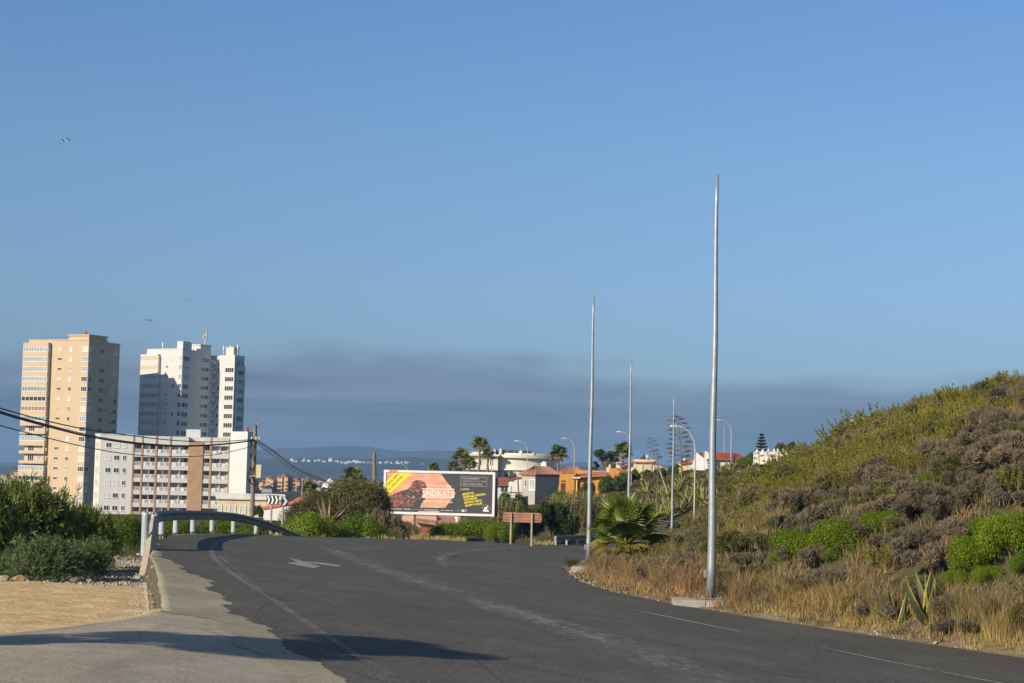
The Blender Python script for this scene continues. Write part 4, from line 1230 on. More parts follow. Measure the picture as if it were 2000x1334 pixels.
# white house with bright red roof
def red_roof_house():
    h = House('house', 'white house with steep white gable walls and a bright red roof', 'house', 1348, 920, 268)
    t = h.t
    b = B(); b.extr([(h.X(1347), h.Z(917)), (h.X(1352), h.Z(918)), (h.X(1375), h.Z(918)), (h.X(1375), h.Z(895)), (h.X(1360.5), h.Z(883.5)), (h.X(1358), h.Z(892))], 0, .5); b.build('gable_wall', M['white_clean'], t)
    b = B(); b.extr([(h.X(1375.1), h.Z(918)), (h.X(1388), h.Z(918)), (h.X(1388), h.Z(889)), (h.X(1377), h.Z(880.5)), (h.X(1375.1), h.Z(881))], -.8, -.3); b.build('gable_wall', M['white_clean'], t)
    b = B(); b.box(h.X(1376), h.X(1431), .6, 6, h.Z(935), h.Z(893)); b.build('wall', M['white'], t)
    b = B(); b.extr([(h.X(1366), h.Z(935)), (h.X(1389), h.Z(918.2)), (h.X(1400), h.Z(918.2)), (h.X(1400), h.Z(935))], -1.2, -.81); b.build('ramp_wall', M['grey_wall'], t)
    b = B()
    tile_slope(b, (h.X(1376), -.1, h.Z(894.5)), (h.X(1430), .1, h.Z(895)), (h.X(1443), 4, h.Z(882.5)), (h.X(1377), 4, h.Z(880.5)), 40, .05)
    tile_slope(b, (h.X(1430.2), .1, h.Z(900)), (h.X(1456), 3, h.Z(890)), (h.X(1455), 4, h.Z(886)), (h.X(1443), 4, h.Z(882.5)), 12, .05)
    tile_slope(b, (h.X(1361), .52, h.Z(884)), (h.X(1374.9), .52, h.Z(895)), (h.X(1374.9), 3, h.Z(884)), (h.X(1361.5), 3, h.Z(883.5)), 10, .04)
    b.build('roof', M['red_roof'], t)
    win(t, h.X(1382), -.8, h.Z(901), .6, .9, 1, 1, 'glass', fw=.06)
    h.win(1383, 906, 7, 12, 2, 1, 'glass', y=-.82, sill=False)
red_roof_house()

# white terrace above masonry
def terrace_house():
    h = House('house', 'white walled terrace with round pillar caps on a stone base, below the spiky pine', 'house', 1476, 935, 192, -6)
    t = h.t
    h.box('wall', 'cream_white', 1474, 1528, 882, 905, 0, 7)
    b = B(); b.extr([(h.X(1528), h.Z(905)), (h.X(1560), h.Z(905)), (h.X(1560), h.Z(878)), (h.X(1530), h.Z(880))], .01, 7); b.build('wall_side', M['cream_white'], t)
    h.box('terrace_slab', 'cream_white', 1472, 1506, 905.1, 907, -.5, 6)
    h.box('base', 'stone_wall', 1480, 1515, 907.1, 935, .3, 6)
    for px in (1478, 1489, 1500, 1511, 1518, 1528, 1545):
        b = B(); z = h.Z(882 - (px - 1476) * .045)
        b.box(h.X(px) - .14, h.X(px) + .14, -.04, .26, h.Z(905) + .01, z)
        for i in range(4):
            b.tube([(h.X(px), .1, z + .07 * i), (h.X(px), .1, z + .07 * i + .07)], [.15 * math.cos(R(i * 22)), .15 * math.cos(R(i * 22 + 22))], 10)
        b.build('pillar', M['cream_white'], t)
    h.win(1504.5, 890, 2.5, 7, 1, 1, 'dark', sill=False, fw=.03)
terrace_house()

# roof peeping over the hill crest
h = House('house', 'white edge of a roof peeping over the crest of the scrub hill', 'house', 1690, 850, 122)
h.box('wall', 'white', 1689, 1760, 813, 850, 0, 5)
b = B(); b.extr([(h.X(1685), h.Z(812.9)), (h.X(1762), h.Z(808)), (h.X(1762), h.Z(799)), (h.X(1722), h.Z(804)), (h.X(1692), h.Z(810))], -.3, 5); b.build('roof', M['galv_dull'], h.t)

# ------------------------------------------------------------------ distant complexes
def orange_complex(name, label, px0, px1, pyt, pyb, d, seed, dark=0.0):
    rg = random.Random(seed)
    h = House(name, label, 'building', px0, pyb, d)
    n = int((px1 - px0) / 7)
    for i in range(n):
        a = px0 + (px1 - px0) * i / n
        c = a + (px1 - px0) / n * rg.uniform(.9, 1.5)
        mid = 1 - abs((i + .5) / n - .55) * 1.1
        top = pyb - (pyb - pyt) * (.45 + .55 * mid) * rg.uniform(.75, 1.0)
        y0 = rg.uniform(0, 14)
        h.box('wall', rg.choice(['orange', 'pink', 'peach_dark', 'terracotta_old']), a, c, top, pyb, y0, y0 + 22)
        for q in range(3):
            zz = top + 4 + q * 7
            if zz < pyb - 3:
                h.win((a + c) / 2, zz, (c - a) * .5, 3.4, 1, 1, 'dark', y=y0 - .01, fr='cream', fw=.3, sill=False)
                bb = B(); bb.box(h.X(a), h.X(c), y0 - 1.6, y0 - .02, h.Z(zz + 5.2), h.Z(zz + 3)); bb.build('balcony', M['peach_dark'], h.t)
        h.box('roof', 'terracotta', a - .6, c + .6, top - 1.3, top - .05, y0 - .8, y0 + 22.5)
orange_complex('apartment_complex', 'stepped orange apartment complex far beyond the wooden utility pole', 503, 582, 922, 962, 1150, 4)
orange_complex('apartment_complex', 'orange apartment complex far off at the left, beside the peach tower', -6, 42, 912, 962, 1100, 6)
h = House('apartment_block', 'long low brown block in front of the far orange complex at the left', 'building', -10, 985, 900)
h.box('wall', 'brick', -12, 36, 945, 985, 0, 12); h.box('balcony', 'grey_wall', -12, 36, 932, 944.8, -2, 12)

rt = random.Random(21)
def town(n, px0, px1, py0, py1, d0, d1, mats, label, group, wpx, hpx):
    for i in range(n):
        d = rt.uniform(d0, d1)
        px = px0 + (px1 - px0) * (i + rt.random()) / n
        w, hh = rt.uniform(*wpx), rt.uniform(*hpx)
        pyb = rt.uniform(py0, py1) + .0236 * (px - 650)
        h = House('far_house', label, 'house', px, pyb, d, rt.uniform(-15, 15), group)
        m_ = rt.choice(mats)
        b = B(); b.box(0, h.X(px + w), 0, 10, -h.Z(pyb - 1), h.Z(pyb - hh)); b.build('wall', M[m_], h.t)
        b = B(); b.extr([(-.4, h.Z(pyb - hh)), (h.X(px + w) + .4, h.Z(pyb - hh)), (h.X(px + w / 2), h.Z(pyb - hh) + 2.2)], -.5, 10.5); b.build('roof', M['terracotta' if m_ != 'white' else 'white'], h.t)
town(34, 575, 735, 946, 953, 2200, 2600, ['pink', 'pink', 'terracotta_old', 'peach_dark', 'white'], 'small pink house in the far row across the plain', 'pink houses across the plain', (5, 11), (5, 11))
town(10, 700, 745, 944, 948, 2600, 2700, ['white'], 'tiny white house at the right end of the far pink row', 'white houses at the end of the pink row', (3, 6), (3, 6))
town(18, 560, 700, 900.5, 905, 4980, 5060, ['white'], 'tiny white house of the village on the wooded slope', 'white village on the wooded slope', (2.5, 7), (1.8, 3.2))
town(14, 655, 740, 902, 905, 4980, 5060, ['white'], 'tiny white house in the thin row along the wooded slope', 'thin row of white houses on the slope', (3, 7), (1.4, 2.4))
town(12, 750, 800, 900, 908, 4980, 5060, ['white'], 'tiny white house on the slope above the billboard', 'white houses above the billboard', (3, 6), (1.5, 2.6))
town(6, 810, 900, 903, 912, 4980, 5060, ['white'], 'tiny white house on the slope left of the palm trees', 'white houses left of the palms', (3, 6), (1.5, 2.6))
h = House('far_house', 'large white building standing highest in the far hillside village', 'building', 641, 900, 5060)
h.box('wall', 'white', 641, 649, 896, 902, 0, 12); h.box('roof', 'white', 643, 647, 894.5, 895.9, 2, 8)
# ------------------------------------------------------------------ new galvanised columns (no lanterns yet)
def make_column():
    t = thing('lamp_column', '', 'lamp column')
    b = B()
    n = 14
    b.tube([(0.012 * math.sin(i * .9), 0.01 * math.cos(i * 1.3), 12.0 * i / n) for i in range(n + 1)], [0.117 - (0.117 - 0.043) * i / n for i in range(n + 1)], 20)
    b.build('shaft', M['galv'], t, smooth=True)
    b = B(); b.box(-.30, .30, -.30, .30, 0.0, .022)
    for sx, sy in ((1, 0), (-1, 0), (0, 1), (0, -1)):      # stiffening gussets
        pts = [(.125 * sx, .125 * sy, .022), (.27 * sx, .27 * sy, .022), (.125 * sx, .125 * sy, .12)]
        n_ = Vector((-sy, sx, 0)) * .006
        b.face([Vector(p) + n_ for p in pts]); b.face([Vector(p) - n_ for p in reversed(pts)])
    b.build('base_plate', M['galv'], t)
    for sx, sy in ((1, 1), (1, -1), (-1, 1), (-1, -1)):
        b = B(); b.tube([(.23 * sx, .23 * sy, .022), (.23 * sx, .23 * sy, .05)], .026, 6); b.tube([(.23 * sx, .23 * sy, .05), (.23 * sx, .23 * sy, .095)], .012, 6)
        b.build('bolt', M['galv_dull'], t)
    b = B(); b.box(-.185, -.112, -.055, .055, .58, .80); b.box(-.19, -.185, -.045, .045, .60, .78)
    d = b.build('door_box', M['galv_dull'], t)
    b = B(); b.tube([(-.191, 0, .69), (-.2, 0, .69)], .012, 6); b.build('lock', M['dark'], d)
    return t
COLS = [(1388, 1172, 47.4, 1403.3, 342, 'nearest and tallest bare steel lamp column, on the concrete slab by the dry grass'),
        (1149, 1100, 79.5, 1158, 578, 'bare steel lamp column at the bend, just left of the fan palm'),
        (1229, None, 119, 1235, 703, 'bare steel lamp column rising behind the fan palm'),
        (1312, 1046, 160, 1315.3, 772, 'bare steel lamp column in front of the far guard rail, right of the fan palm'),
        (1413, 973, 300, 1415.5, 832, 'thinnest and farthest bare steel lamp column, beside a curved beige street lamp')]
proto = make_column()
first = True
for px, py, d, pxt, pyt, lab in COLS:
    o = proto if first else dup_tree(proto)
    first = False
    g = at(px, py, d) if py else onground(px, d)
    z = gz(g.x, g.y)
    if py and d < 60: z = max(z, g.z - .03)
    top = at(pxt, pyt, d)
    o.location = (g.x, g.y, z + .04)
    o.scale = (1, 1, (top.z - z - .04) / 12.0)
    o['label'] = lab; o['group'] = 'bare steel lamp columns along the inner kerb'
b = B()
c = onground(1388, 47.4)
b.prism([(c.x - .95, c.y - .62), (c.x + .55, c.y - .62), (c.x + .6, c.y + .5), (c.x - .9, c.y + .6)], c.z - .6, c.z + .03)
tag(b.build('concrete_slab', M['concrete']), 'pale concrete footing slab under the nearest steel lamp column', 'slab')
c = onground(1130, 64)
b = B(); b.prism([(c.x - .2, c.y - .4), (c.x + .75, c.y - .5), (c.x + .8, c.y + .35), (c.x - .1, c.y + .5)], c.z - .3, c.z + .16)
tag(b.build('concrete_slab', M['concrete']), 'small pale concrete block at the tip of the verge left of the fan palm', 'slab')

# ------------------------------------------------------------------ old curved street lamps
def make_lamp():
    t = thing('street_lamp', '', 'street lamp')
    b = B()
    pts = [(0, 0, 0), (0, 0, 2.5), (0, 0, 6.6)]
    rr = [.085, .075, .06]
    for i in range(1, 9):
        a = R(90 * i / 8)
        pts.append((-1.45 * (1 - math.cos(a)), 0, 6.6 + 2.0 * math.sin(a))); rr.append(.058 - .002 * i)
    b.tube(pts, rr, 10)
    b.build('pole', M['lamp_beige'], t, smooth=True)
    b = B()
    sec = [(-1.40, .05, .04), (-1.5, .09, .06), (-1.75, .13, .085), (-2.05, .12, .08), (-2.2, .06, .04)]
    n0 = None
    for x, wy, hz in sec:
        k = len(b.v)
        for q in range(10):
            a = 2 * math.pi * q / 10
            b.v.append((x, wy * math.cos(a), 8.62 + hz * math.sin(a) + (x + 1.4) * -.03))
        if n0 is not None:
            for q in range(10):
                b.f.append((n0 + q, n0 + (q + 1) % 10, k + (q + 1) % 10, k + q)); b.m.append(0)
        n0 = k
    b.f.append(tuple(range(n0, n0 + 10))); b.m.append(0)
    hd = b.build('lamp_head', M['lamp_head'], t, smooth=True)
    b = B(); b.box(-2.1, -1.62, -.09, .09, 8.53, 8.56); b.build('lens', M['glass_pale'], hd)
    b = B(); b.box(-.09, .09, -.10, -.07, .5, 1.0); b.build('door', M['lamp_beige'], t)
    return t
lamp0 = make_lamp()
LAMPS = [(1357, 172, 832, 'curved beige street lamp behind the far guard rail, next to the tall flower stalk'),
         (1427, 216, 820, 'curved beige street lamp just right of the nearest steel column'),
         (1231, 226, 843, 'curved street lamp whose arm shows left of the column above the palm'),
         (1121, 274, 856, 'curved beige street lamp in front of the bright orange house'),
         (1030, 288, 861, 'curved beige street lamp in front of the curved white building and grey house'),
         (960, 335, 868, 'curved street lamp among the palms left of the curved white building'),
         (797, 300, 905, 'small curved street lamp rising behind the top of the billboard')]
for i, (px, d, pyt, lab) in enumerate(LAMPS):
    o = lamp0 if i == 0 else dup_tree(lamp0)
    g = onground(px, d)
    top = at(px - 20, pyt, d).z
    o.location = g
    sz = (top - g.z) / 8.66
    o.scale = (min(1.1, max(.8, sz)), 1, sz)
    o['label'] = lab; o['group'] = 'old curved street lamps'

# ------------------------------------------------------------------ guard rails
WB = [(.0, .155), (.025, .15), (.08, .11), (.085, .07), (.03, .025), (.03, -.025), (.085, -.07), (.08, -.11), (.025, -.15), (.0, -.155)]
def beam(pts, side, mat_, parent, name='rail_beam', flare=None):
    """W shaped steel beam swept along pts (centre line)"""
    pts = [Vector(p) for p in pts]
    prof = [(o, z) for o, z in WB] + [(o - .012, z) for o, z in reversed(WB)]
    k = len(prof)
    V, F = [], []
    for i, p in enumerate(pts):
        tv = (pts[min(i + 1, len(pts) - 1)] - pts[max(i - 1, 0)])
        n = Vector((tv.y, -tv.x, 0)).normalized() * side
        tn = tv.normalized()
        up = n.cross(tn); up = up if up.z > 0 else -up
        s = flare[i] if flare else 1.0
        for o, z in prof:
            V.append(tuple(p + n * o + up * z * s))
    for i in range(len(pts) - 1):
        for q in range(k):
            F.append((i * k + q, i * k + (q + 1) % k, (i + 1) * k + (q + 1) % k, (i + 1) * k + q))
    me = bpy.data.meshes.new(name)
    F.append(tuple(range(k))); F.append(tuple((len(pts) - 1) * k + q for q in range(k)))
    me.from_pydata(V, [], F); me.materials.append(mat_); me.update()
    return link(name, me, parent)

def cpost(parent, p, z0, z1, sleeve, name='post', h=.22):
    b = B()
    b.box(p.x - .055, p.x - .045 + .01, p.y - .03, p.y + .03, z0, z1); b.box(p.x + .035, p.x + .05, p.y - .03, p.y + .03, z0, z1 - .002); b.box(p.x - .034, p.x + .034, p.y + .02, p.y + .032, z0, z1 - .004)
    po = b.build(name, M['post_dirty'], parent)
    if sleeve:
        b = B()
        b.tube([(p.x, p.y, sleeve[0]), (p.x, p.y, sleeve[0] + (sleeve[1] - sleeve[0]) * .94), (p.x, p.y, sleeve[1])], [.092, .092, .07], 14)
        b.build('post_sleeve', M['sleeve'], po, smooth=False)
    return po

def interp_path(P, ds):
    P = np.array(P, float)
    return [Vector((np.interp(d, P[:, 1], P[:, 0]), d, np.interp(d, P[:, 1], P[:, 2]))) for d in ds]

def rail_near():
    t = thing('guard_rail', 'steel guard rail with pale post sleeves, its near end dipping into the gravel', 'guard rail', (0, 0, 0))
    key = [(302, 1001, 47.5), (310, 998, 50.5), (323, 996.8, 54), (351, 996.5, 57.5), (385, 997, 61), (421, 998.5, 65), (463, 1002, 69), (508, 1013.5, 73.5), (548, 1028.5, 79), (590, 1046.5, 86), (640, 1066, 95)]
    K = []
    for px, py, d in key:
        p = at(px, py, d); K.append((p.x, p.y, p.z - .155))
    Ks = np.array(K)
    ds = np.concatenate([np.arange(47.5, 95, .7), [95]])
    xs = np.interp(ds, Ks[:, 1], Ks[:, 0]); zs = np.interp(ds, Ks[:, 1], Ks[:, 2])
    for _ in range(6):
        xs[1:-1] = (xs[:-2] + 2 * xs[1:-1] + xs[2:]) / 4; zs[1:-1] = (zs[:-2] + 2 * zs[1:-1] + zs[2:]) / 4
    pts = [Vector(p) for p in zip(xs, ds, zs)]
    step = 6
    for i in range(0, len(pts) - 1, step):
        seg = pts[i:i + step + 1]
        off = Vector((.004 * (i // step % 2), 0, 0))
        bo = beam([p + off for p in seg], 1, M['galv_beam'], t)
        b = B(); q = seg[0] + Vector((.09, .1, 0)); b.tube([q - Vector((.02, 0, 0)), q + Vector((.02, 0, 0))], .03, 8); b.build('bolt', M['galv_dull'], bo)
    # turned-down end
    p0 = pts[0]
    e = at(288, 1128, 43.2)
    end = [p0, p0.lerp(e, .12) + Vector((0, 0, .08)), p0.lerp(e, .35) + Vector((0, 0, .10)), p0.lerp(e, .65) + Vector((0, 0, .03)), Vector((e.x, e.y, e.z - .05))]
    b = B(); b.tube(end, [.09, .10, .125, .17, .215], 4); b.build('rail_end', M['post_dirty'], t)
    b = B(); b.prism([(e.x - .28, e.y - .2), (e.x + .3, e.y - .25), (e.x + .32, e.y + .5), (e.x - .3, e.y + .5)], e.z - .4, e.z + .05); b.build('end_foot', M['concrete'], t)
    for px, d in ((285, 45.6), (309, 50.5), (323, 54), (351, 57.5), (385, 61), (421, 65), (463, 69), (508, 73.5), (550, 79)):
        x = float(np.interp(d, ds, xs)) - .12 if d > 47 else at(px, 1000, d).x
        zt = (float(np.interp(d, ds, zs)) if d > 47 else at(285, 1001, d).z - .06) + .12
        z0 = gz(x, d) - .3
        bot = zt - .66
        if d < 47: bot = at(285, 1086, d).z
        cpost(t, Vector((x, d, 0)), min(z0, bot - .15), zt, (bot, zt - .06))
rail_near()

def rail_simple(label, key, posts, mt, side, sleeve=None):
    t = thing('guard_rail', label, 'guard rail')
    K = [at(px, py, d) for px, py, d in key]
    pts = []
    for a, c in zip(K[:-1], K[1:]):
        n = max(2, int((c - a).length / 1.5))
        pts += [a.lerp(c, i / n) for i in range(n)]
    pts.append(K[-1])
    pts = [p - Vector((0, 0, .155)) for p in pts]
    for i in range(0, len(pts) - 1, 4):
        beam(pts[i:i + 5], side, mt, t)
    acc = 0
    for i, p in enumerate(pts):
        if i % posts == 0:
            b = B(); z0 = gz(p.x, p.y + .12) - .3
            b.box(p.x - .07, p.x + .07, p.y + .06, p.y + .16, min(z0, p.z - .7), p.z + .14); b.build('post', M['sleeve' if sleeve else 'galv_dull'], t)
rail_simple('short guard rail at the far side of the bend, left of the second lamp column', [(1085, 1046.5, 130), (1147, 1045, 140), (1172, 1042, 146), (1215, 1036, 156)], 2, M['galv_beam'], 1, True)
rail_simple('sunlit beige guard rail on the far curve below the agave slope', [(1225, 1010, 168), (1270, 1015, 171), (1320, 1019, 173), (1362, 1022.5, 175), (1400, 1026, 176)], 3, M['post_dirty'], 1, True)

# ------------------------------------------------------------------ billboard
def text_mesh(body, width, height, m_, parent, x, z, y, rot=0.0, bold=0.0, name='lettering', align='L', shear=0.0):
    cu = bpy.data.curves.new('lettering', 'FONT')
    cu.body = body; cu.size = 1.0; cu.offset = bold; cu.shear = shear
    cu.resolution_u = 2
    tmp = bpy.data.objects.new('tmp', cu); COL.objects.link(tmp)
    dg = bpy.context.evaluated_depsgraph_get()
    me = bpy.data.meshes.new_from_object(tmp.evaluated_get(dg))
    bpy.data.objects.remove(tmp)
    co = np.empty(len(me.vertices) * 3, np.float32); me.vertices.foreach_get('co', co); co = co.reshape(-1, 3)
    mn, mx = co.min(0), co.max(0)
    sx = width / (mx[0] - mn[0]); sz = height / (mx[1] - mn[1])
    c = np.stack([(co[:, 0] - mn[0]) * sx, np.zeros(len(co)), (co[:, 1] - mn[1]) * sz], 1)
    if align == 'C': c[:, 0] -= width / 2
    ca, sa = math.cos(rot), math.sin(rot)
    c = np.stack([c[:, 0] * ca - c[:, 2] * sa, c[:, 1], c[:, 0] * sa + c[:, 2] * ca], 1)
    me.vertices.foreach_set('co', c.astype(np.float32).ravel())
    me.materials.clear(); me.materials.append(m_)
    me.update()
    me.name = name
    return link(name, me, parent, (x, y, z))

def board_mat():
    mt, nt, bs = newmat('printed_wood')
    v = nd(nt, 'ShaderNodeTexCoord').outputs['Object']
    c = ramp(nt, noise(nt, 1.1, 5, 0.6, v, (0.8, 1, 2.6)), [(0.3, (0.60, 0.27, 0.15)), (0.55, (0.70, 0.37, 0.24)), (0.75, (0.76, 0.50, 0.38))])
    c = mixc(nt, ramp(nt, noise(nt, 6, 4, 0.7, v), [(0.66, 0.0), (0.72, 0.8)]), c, (0.16, 0.06, 0.03))
    nt.links.new(c, bs.inputs['Base Color']); bs.inputs['Roughness'].default_value = 0.5
    return mt
def meat_mat():
    mt, nt, bs = newmat('printed_grill')
    v = nd(nt, 'ShaderNodeTexCoord').outputs['Object']
    vo = nd(nt, 'ShaderNodeTexVoronoi', {'Vector': v, 'Scale': 5.0})
    c = ramp(nt, noise(nt, 4.5, 6, 0.75, v), [(0.30, (0.03, 0.018, 0.018)), (0.44, (0.13, 0.035, 0.03)), (0.56, (0.36, 0.13, 0.11)), (0.70, (0.60, 0.33, 0.28))])
    c = mixc(nt, ramp(nt, vo.outputs['Distance'], [(0.45, 0.0), (0.75, 0.75)]), c, (0.035, 0.03, 0.03))
    sep = nd(nt, 'ShaderNodeSeparateXYZ', {0: v}).outputs
    low = nd(nt, 'ShaderNodeMapRange', {0: sep[2], 1: 1.5, 2: 0.6}).outputs[0]
    g = nd(nt, 'ShaderNodeMath', {0: ramp(nt, noise(nt, 3.2, 4, 0.7, nd(nt, 'ShaderNodeVectorMath', {0: v, 1: (7, 3, 1)}).outputs[0]), [(0.52, 0.0), (0.60, 0.9)]), 1: low}, operation='MULTIPLY').outputs[0]
    c = mixc(nt, g, c, (0.10, 0.20, 0.035))
    nt.links.new(c, bs.inputs['Base Color']); bs.inputs['Roughness'].default_value = 0.5
    return mt
M['print_board'] = board_mat(); M['print_meat'] = meat_mat()
M['print_dark'] = surf('printed_charcoal', (0.055, 0.062, 0.072), 0.45, 0.12, 1.5)
M['print_yellow'] = surf('printed_yellow', (0.80, 0.68, 0.03), 0.5, 0.03, 2)
M['print_white'] = surf('printed_white', (0.86, 0.84, 0.80), 0.5, 0.03, 2)
M['print_pink'] = surf('printed_pink_grey', (0.52, 0.45, 0.45), 0.5, 0.03, 2)
M['sticker'] = surf('red_sticker', (0.75, 0.2, 0.12), 0.5, 0.2, 8)

def billboard():
    dC = 131.0
    k = dC / FPX
    A = at(748, 1003, dC + .6)
    a = R(-8)
    W = 218 * k / math.cos(a) * 1.0
    Hh = 85.5 * k
    t = thing('billboard', 'large roadside billboard for a grill restaurant on thin posts', 'billboard', (A.x, A.y, A.z), a)
    fr = .165
    b = B()
    b.box(0, W, -.10, .10, 0, fr); b.box(0, W, -.10, .10, Hh - fr, Hh); b.box(0, fr, -.099, .099, fr, Hh - fr); b.box(W - fr, W, -.099, .099, fr, Hh - fr)
    b.build('frame', M['white_clean'], t)
    b = B(); b.box(fr, W - fr, -.04, .06, fr, Hh - fr); panel = b.build('poster', M['print_dark'], t)
    b = B()
    b.box(.25, W - .02, 1.25, 1.40, -.02, Hh - .25)
    b.build('back_panel', M['black_steel'], t)
    b = B()
    for x in (.6, W * .35, W * .68, W - .12):
        for z in (.3, Hh * .5, Hh - .5):
            b = B(); b.box(x - .04, x + .04, .101, 1.249, z - .04, z + .04); b.build('brace', M['black_steel'], t)
    b = B(); b.box(W - .06, W - .025, .101, 1.249, .05, Hh - .4)
    b.build('side_panel', M['black_steel'], t)
    for px in (810, 854, 903, 953):
        x = (px - 748) * k / math.cos(a)
        wx = A.x + x * math.cos(a); wy = A.y + x * math.sin(a)
        b = B(); b.box(x - .06, x + .06, .11, .23, gz(wx, wy) - A.z - .3, Hh * .8); b.build('post', M['rust_post'], t)
    # the print: u to the right, v down, over the inner panel
    w, hh = W - 2 * fr, Hh - 2 * fr
    U = lambda u: fr + u * w
    Vv = lambda v: fr + (1 - v) * hh
    def poly(nm, pts, m_, lay):
        b = B(); y = -.04 - .004 * lay
        b.face([(U(u), y, Vv(v)) for u, v in pts]); return b.build(nm, M[m_], panel)
    poly('print_board', [(0, .004), (.513, .004), (.56, .18), (.635, .41), (.652, .47), (.652, .53), (.640, .58), (.564, .865), (.50, .88), (.324, .885), (.34, .78), (.38, .66), (.2, .5), (0, .72)], 'print_board', 1)
    poly('print_board', [(.31, .97), (.52, .965), (.50, .996), (.31, .996)], 'print_board', 1)
    poly('print_meat', [(0, .70), (.04, .60), (.10, .53), (.16, .46), (.21, .42), (.235, .33), (.25, .24), (.28, .19), (.33, .185), (.365, .24), (.385, .34), (.378, .42), (.35, .46), (.355, .55), (.325, .66), (.28, .735), (.285, .80), (.26, .86), (.15, .875), (.05, .87), (0, .84)], 'print_meat', 2)
    poly('print_sear', [(.165, .60), (.19, .46), (.215, .44), (.30, .56), (.335, .60), (.31, .645), (.205, .50), (.19, .60), (.28, .71), (.25, .72)], 'print_dark', 3)
    poly('print_band', [(.0, .24), (.088, .004), (.246, .004), (.0, .655)], 'print_yellow', 3)
    poly('print_line', [(.342, .392), (.645, .387), (.645, .405), (.342, .412)], 'print_white', 3)
    poly('print_line', [(.342, .602), (.645, .597), (.645, .615), (.342, .622)], 'print_white', 3)
    y = -.056
    def tx(body, u, v, wu, hv, m_, rot=0, bold=0.0, shear=0): return text_mesh(body, wu * w, hv * hh, M[m_], panel, U(u), Vv(v), y, rot, bold, shear=shear)
    asp = math.atan2(hh * .5, w * .2)
    r45 = R(46)
    tx('COCINA ABIERTA', .020, .355, .155, .058, 'frame_dark', r45, .015)
    tx('DE 13:00 A 23:30hs', .032, .475, .185, .058, 'frame_dark', r45, .015)
    tx('TRABAJADORES DEL SABOR', .375, .335, .24, .042, 'print_white', R(-1.0), .01)
    tx('SINDIKAT', .345, .585, .262, .150, 'print_white', 0, .018)
    tx('O', .612, .565, .034, .11, 'print_white', 0, .018)
    poly('print_line', [(.612, .572), (.646, .572), (.646, .587), (.612, .587)], 'print_white', 4)
    tx('BAR · RESTAURANTE · TERRAZA', .355, .735, .275, .042, 'print_white', R(-1.0), .01)
    tx('BAR RESTAURANTE', .03, .945, .13, .028, 'print_white', 0, .012)
    tx('TERRAZA', .175, .945, .062, .028, 'print_white', 0, .012)
    tx('PTDA. BAL DE SAN', .255, .945, .105, .022, 'print_pink')
    tx('FRANCISCANOS', .367, .95, .128, .028, 'print_white', 0, .012)
    tx('TLF: 856 84 53', .52, .95, .115, .024, 'print_white', 0, .008)
    tx('SIGUENOS', .655, .948, .058, .022, 'print_pink')
    poly('print_badge', [(.719, .905), (.739, .905), (.739, .962), (.719, .962)], 'print_white', 3)
    tx('f', .726, .958, .008, .044, 'print_dark', 0, .01).location.y = -.062
    poly('print_badge', [(.743, .905), (.763, .905), (.763, .962), (.743, .962)], 'print_pink', 3)
    poly('print_badge', [(.7475, .918), (.7585, .918), (.7585, .949), (.7475, .949)], 'print_dark', 4)
    # framed list
    for p in ([(.700, .070), (.946, .075), (.946, .082), (.700, .077)], [(.700, .300), (.946, .305), (.946, .312), (.700, .307)], [(.700, .077), (.7025, .077), (.7025, .30), (.700, .30)], [(.9435, .082), (.946, .082), (.946, .305), (.9435, .305)]):
        poly('print_line', p, 'print_pink', 3)
    tx('• TAPAS & RESTAURANTE', .708, .140, .165, .045, 'print_pink', 0, .008)
    tx('• COCTELES (2x1 de 17:00 a 19:00hs)', .708, .210, .232, .045, 'print_pink', 0, .008)
    tx('• TARTAS Y POSTRES CASEROS', .708, .280, .195, .045, 'print_pink', 0, .008)
    tx('y además...', .698, .425, .092, .062, 'print_yellow', R(2), .015, .3)
    r = R(9.5)
    for body, u, v, wu in (('#EVENTOS', .722, .555, .107), ('#TERRAZA PRIVADA', .730, .625, .212), ('CON VISTAS', .738, .690, .122), ('#NUEVA CARTA', .742, .765, .165), ('#HAPPY HOUR!', .750, .840, .162)):
        tx(body, u, v, wu, .062, 'print_yellow', r, .035)
    # sunburst emblem
    cu_, cv_ = .942, .855
    b = B()
    for i in range(19):
        an = R(-20 + 220 * i / 18); an2 = an + R(2.3)
        r0, r1 = .20, .29 if i % 2 else .25
        X0, Z0 = U(cu_), Vv(cv_)
        b.face([(X0 + r0 * math.cos(an), y, Z0 + r0 * math.sin(an)), (X0 + r1 * math.cos(an), y, Z0 + r1 * math.sin(an)), (X0 + r1 * math.cos(an2), y, Z0 + r1 * math.sin(an2)), (X0 + r0 * math.cos(an2), y, Z0 + r0 * math.sin(an2))])
    b.face([(X0 - .2, y, Z0 - .24), (X0 + .2, y, Z0 - .24), (X0 + .2, y, Z0 - .13), (X0 - .2, y, Z0 - .13)])
    b.face([(X0 - .15, y, Z0 - .10), (X0 + .12, y, Z0 - .10), (X0 + .06, y, Z0 + .02), (X0 + .17, y, Z0 + .12), (X0 + .10, y, Z0 + .15), (X0 - .02, y, Z0 + .08), (X0 - .12, y, Z0 + .04)])
    b.build('print_emblem', M['print_white'], panel)
    b = B(); b.face([(fr * .6 + W * .035, -.103, Hh - fr * .9), (W * .125, -.103, Hh - fr * .9), (W * .125, -.103, Hh - .01), (fr * .6 + W * .035, -.103, Hh - .01)]); b.build('sticker', M['sticker'], t)
billboard()

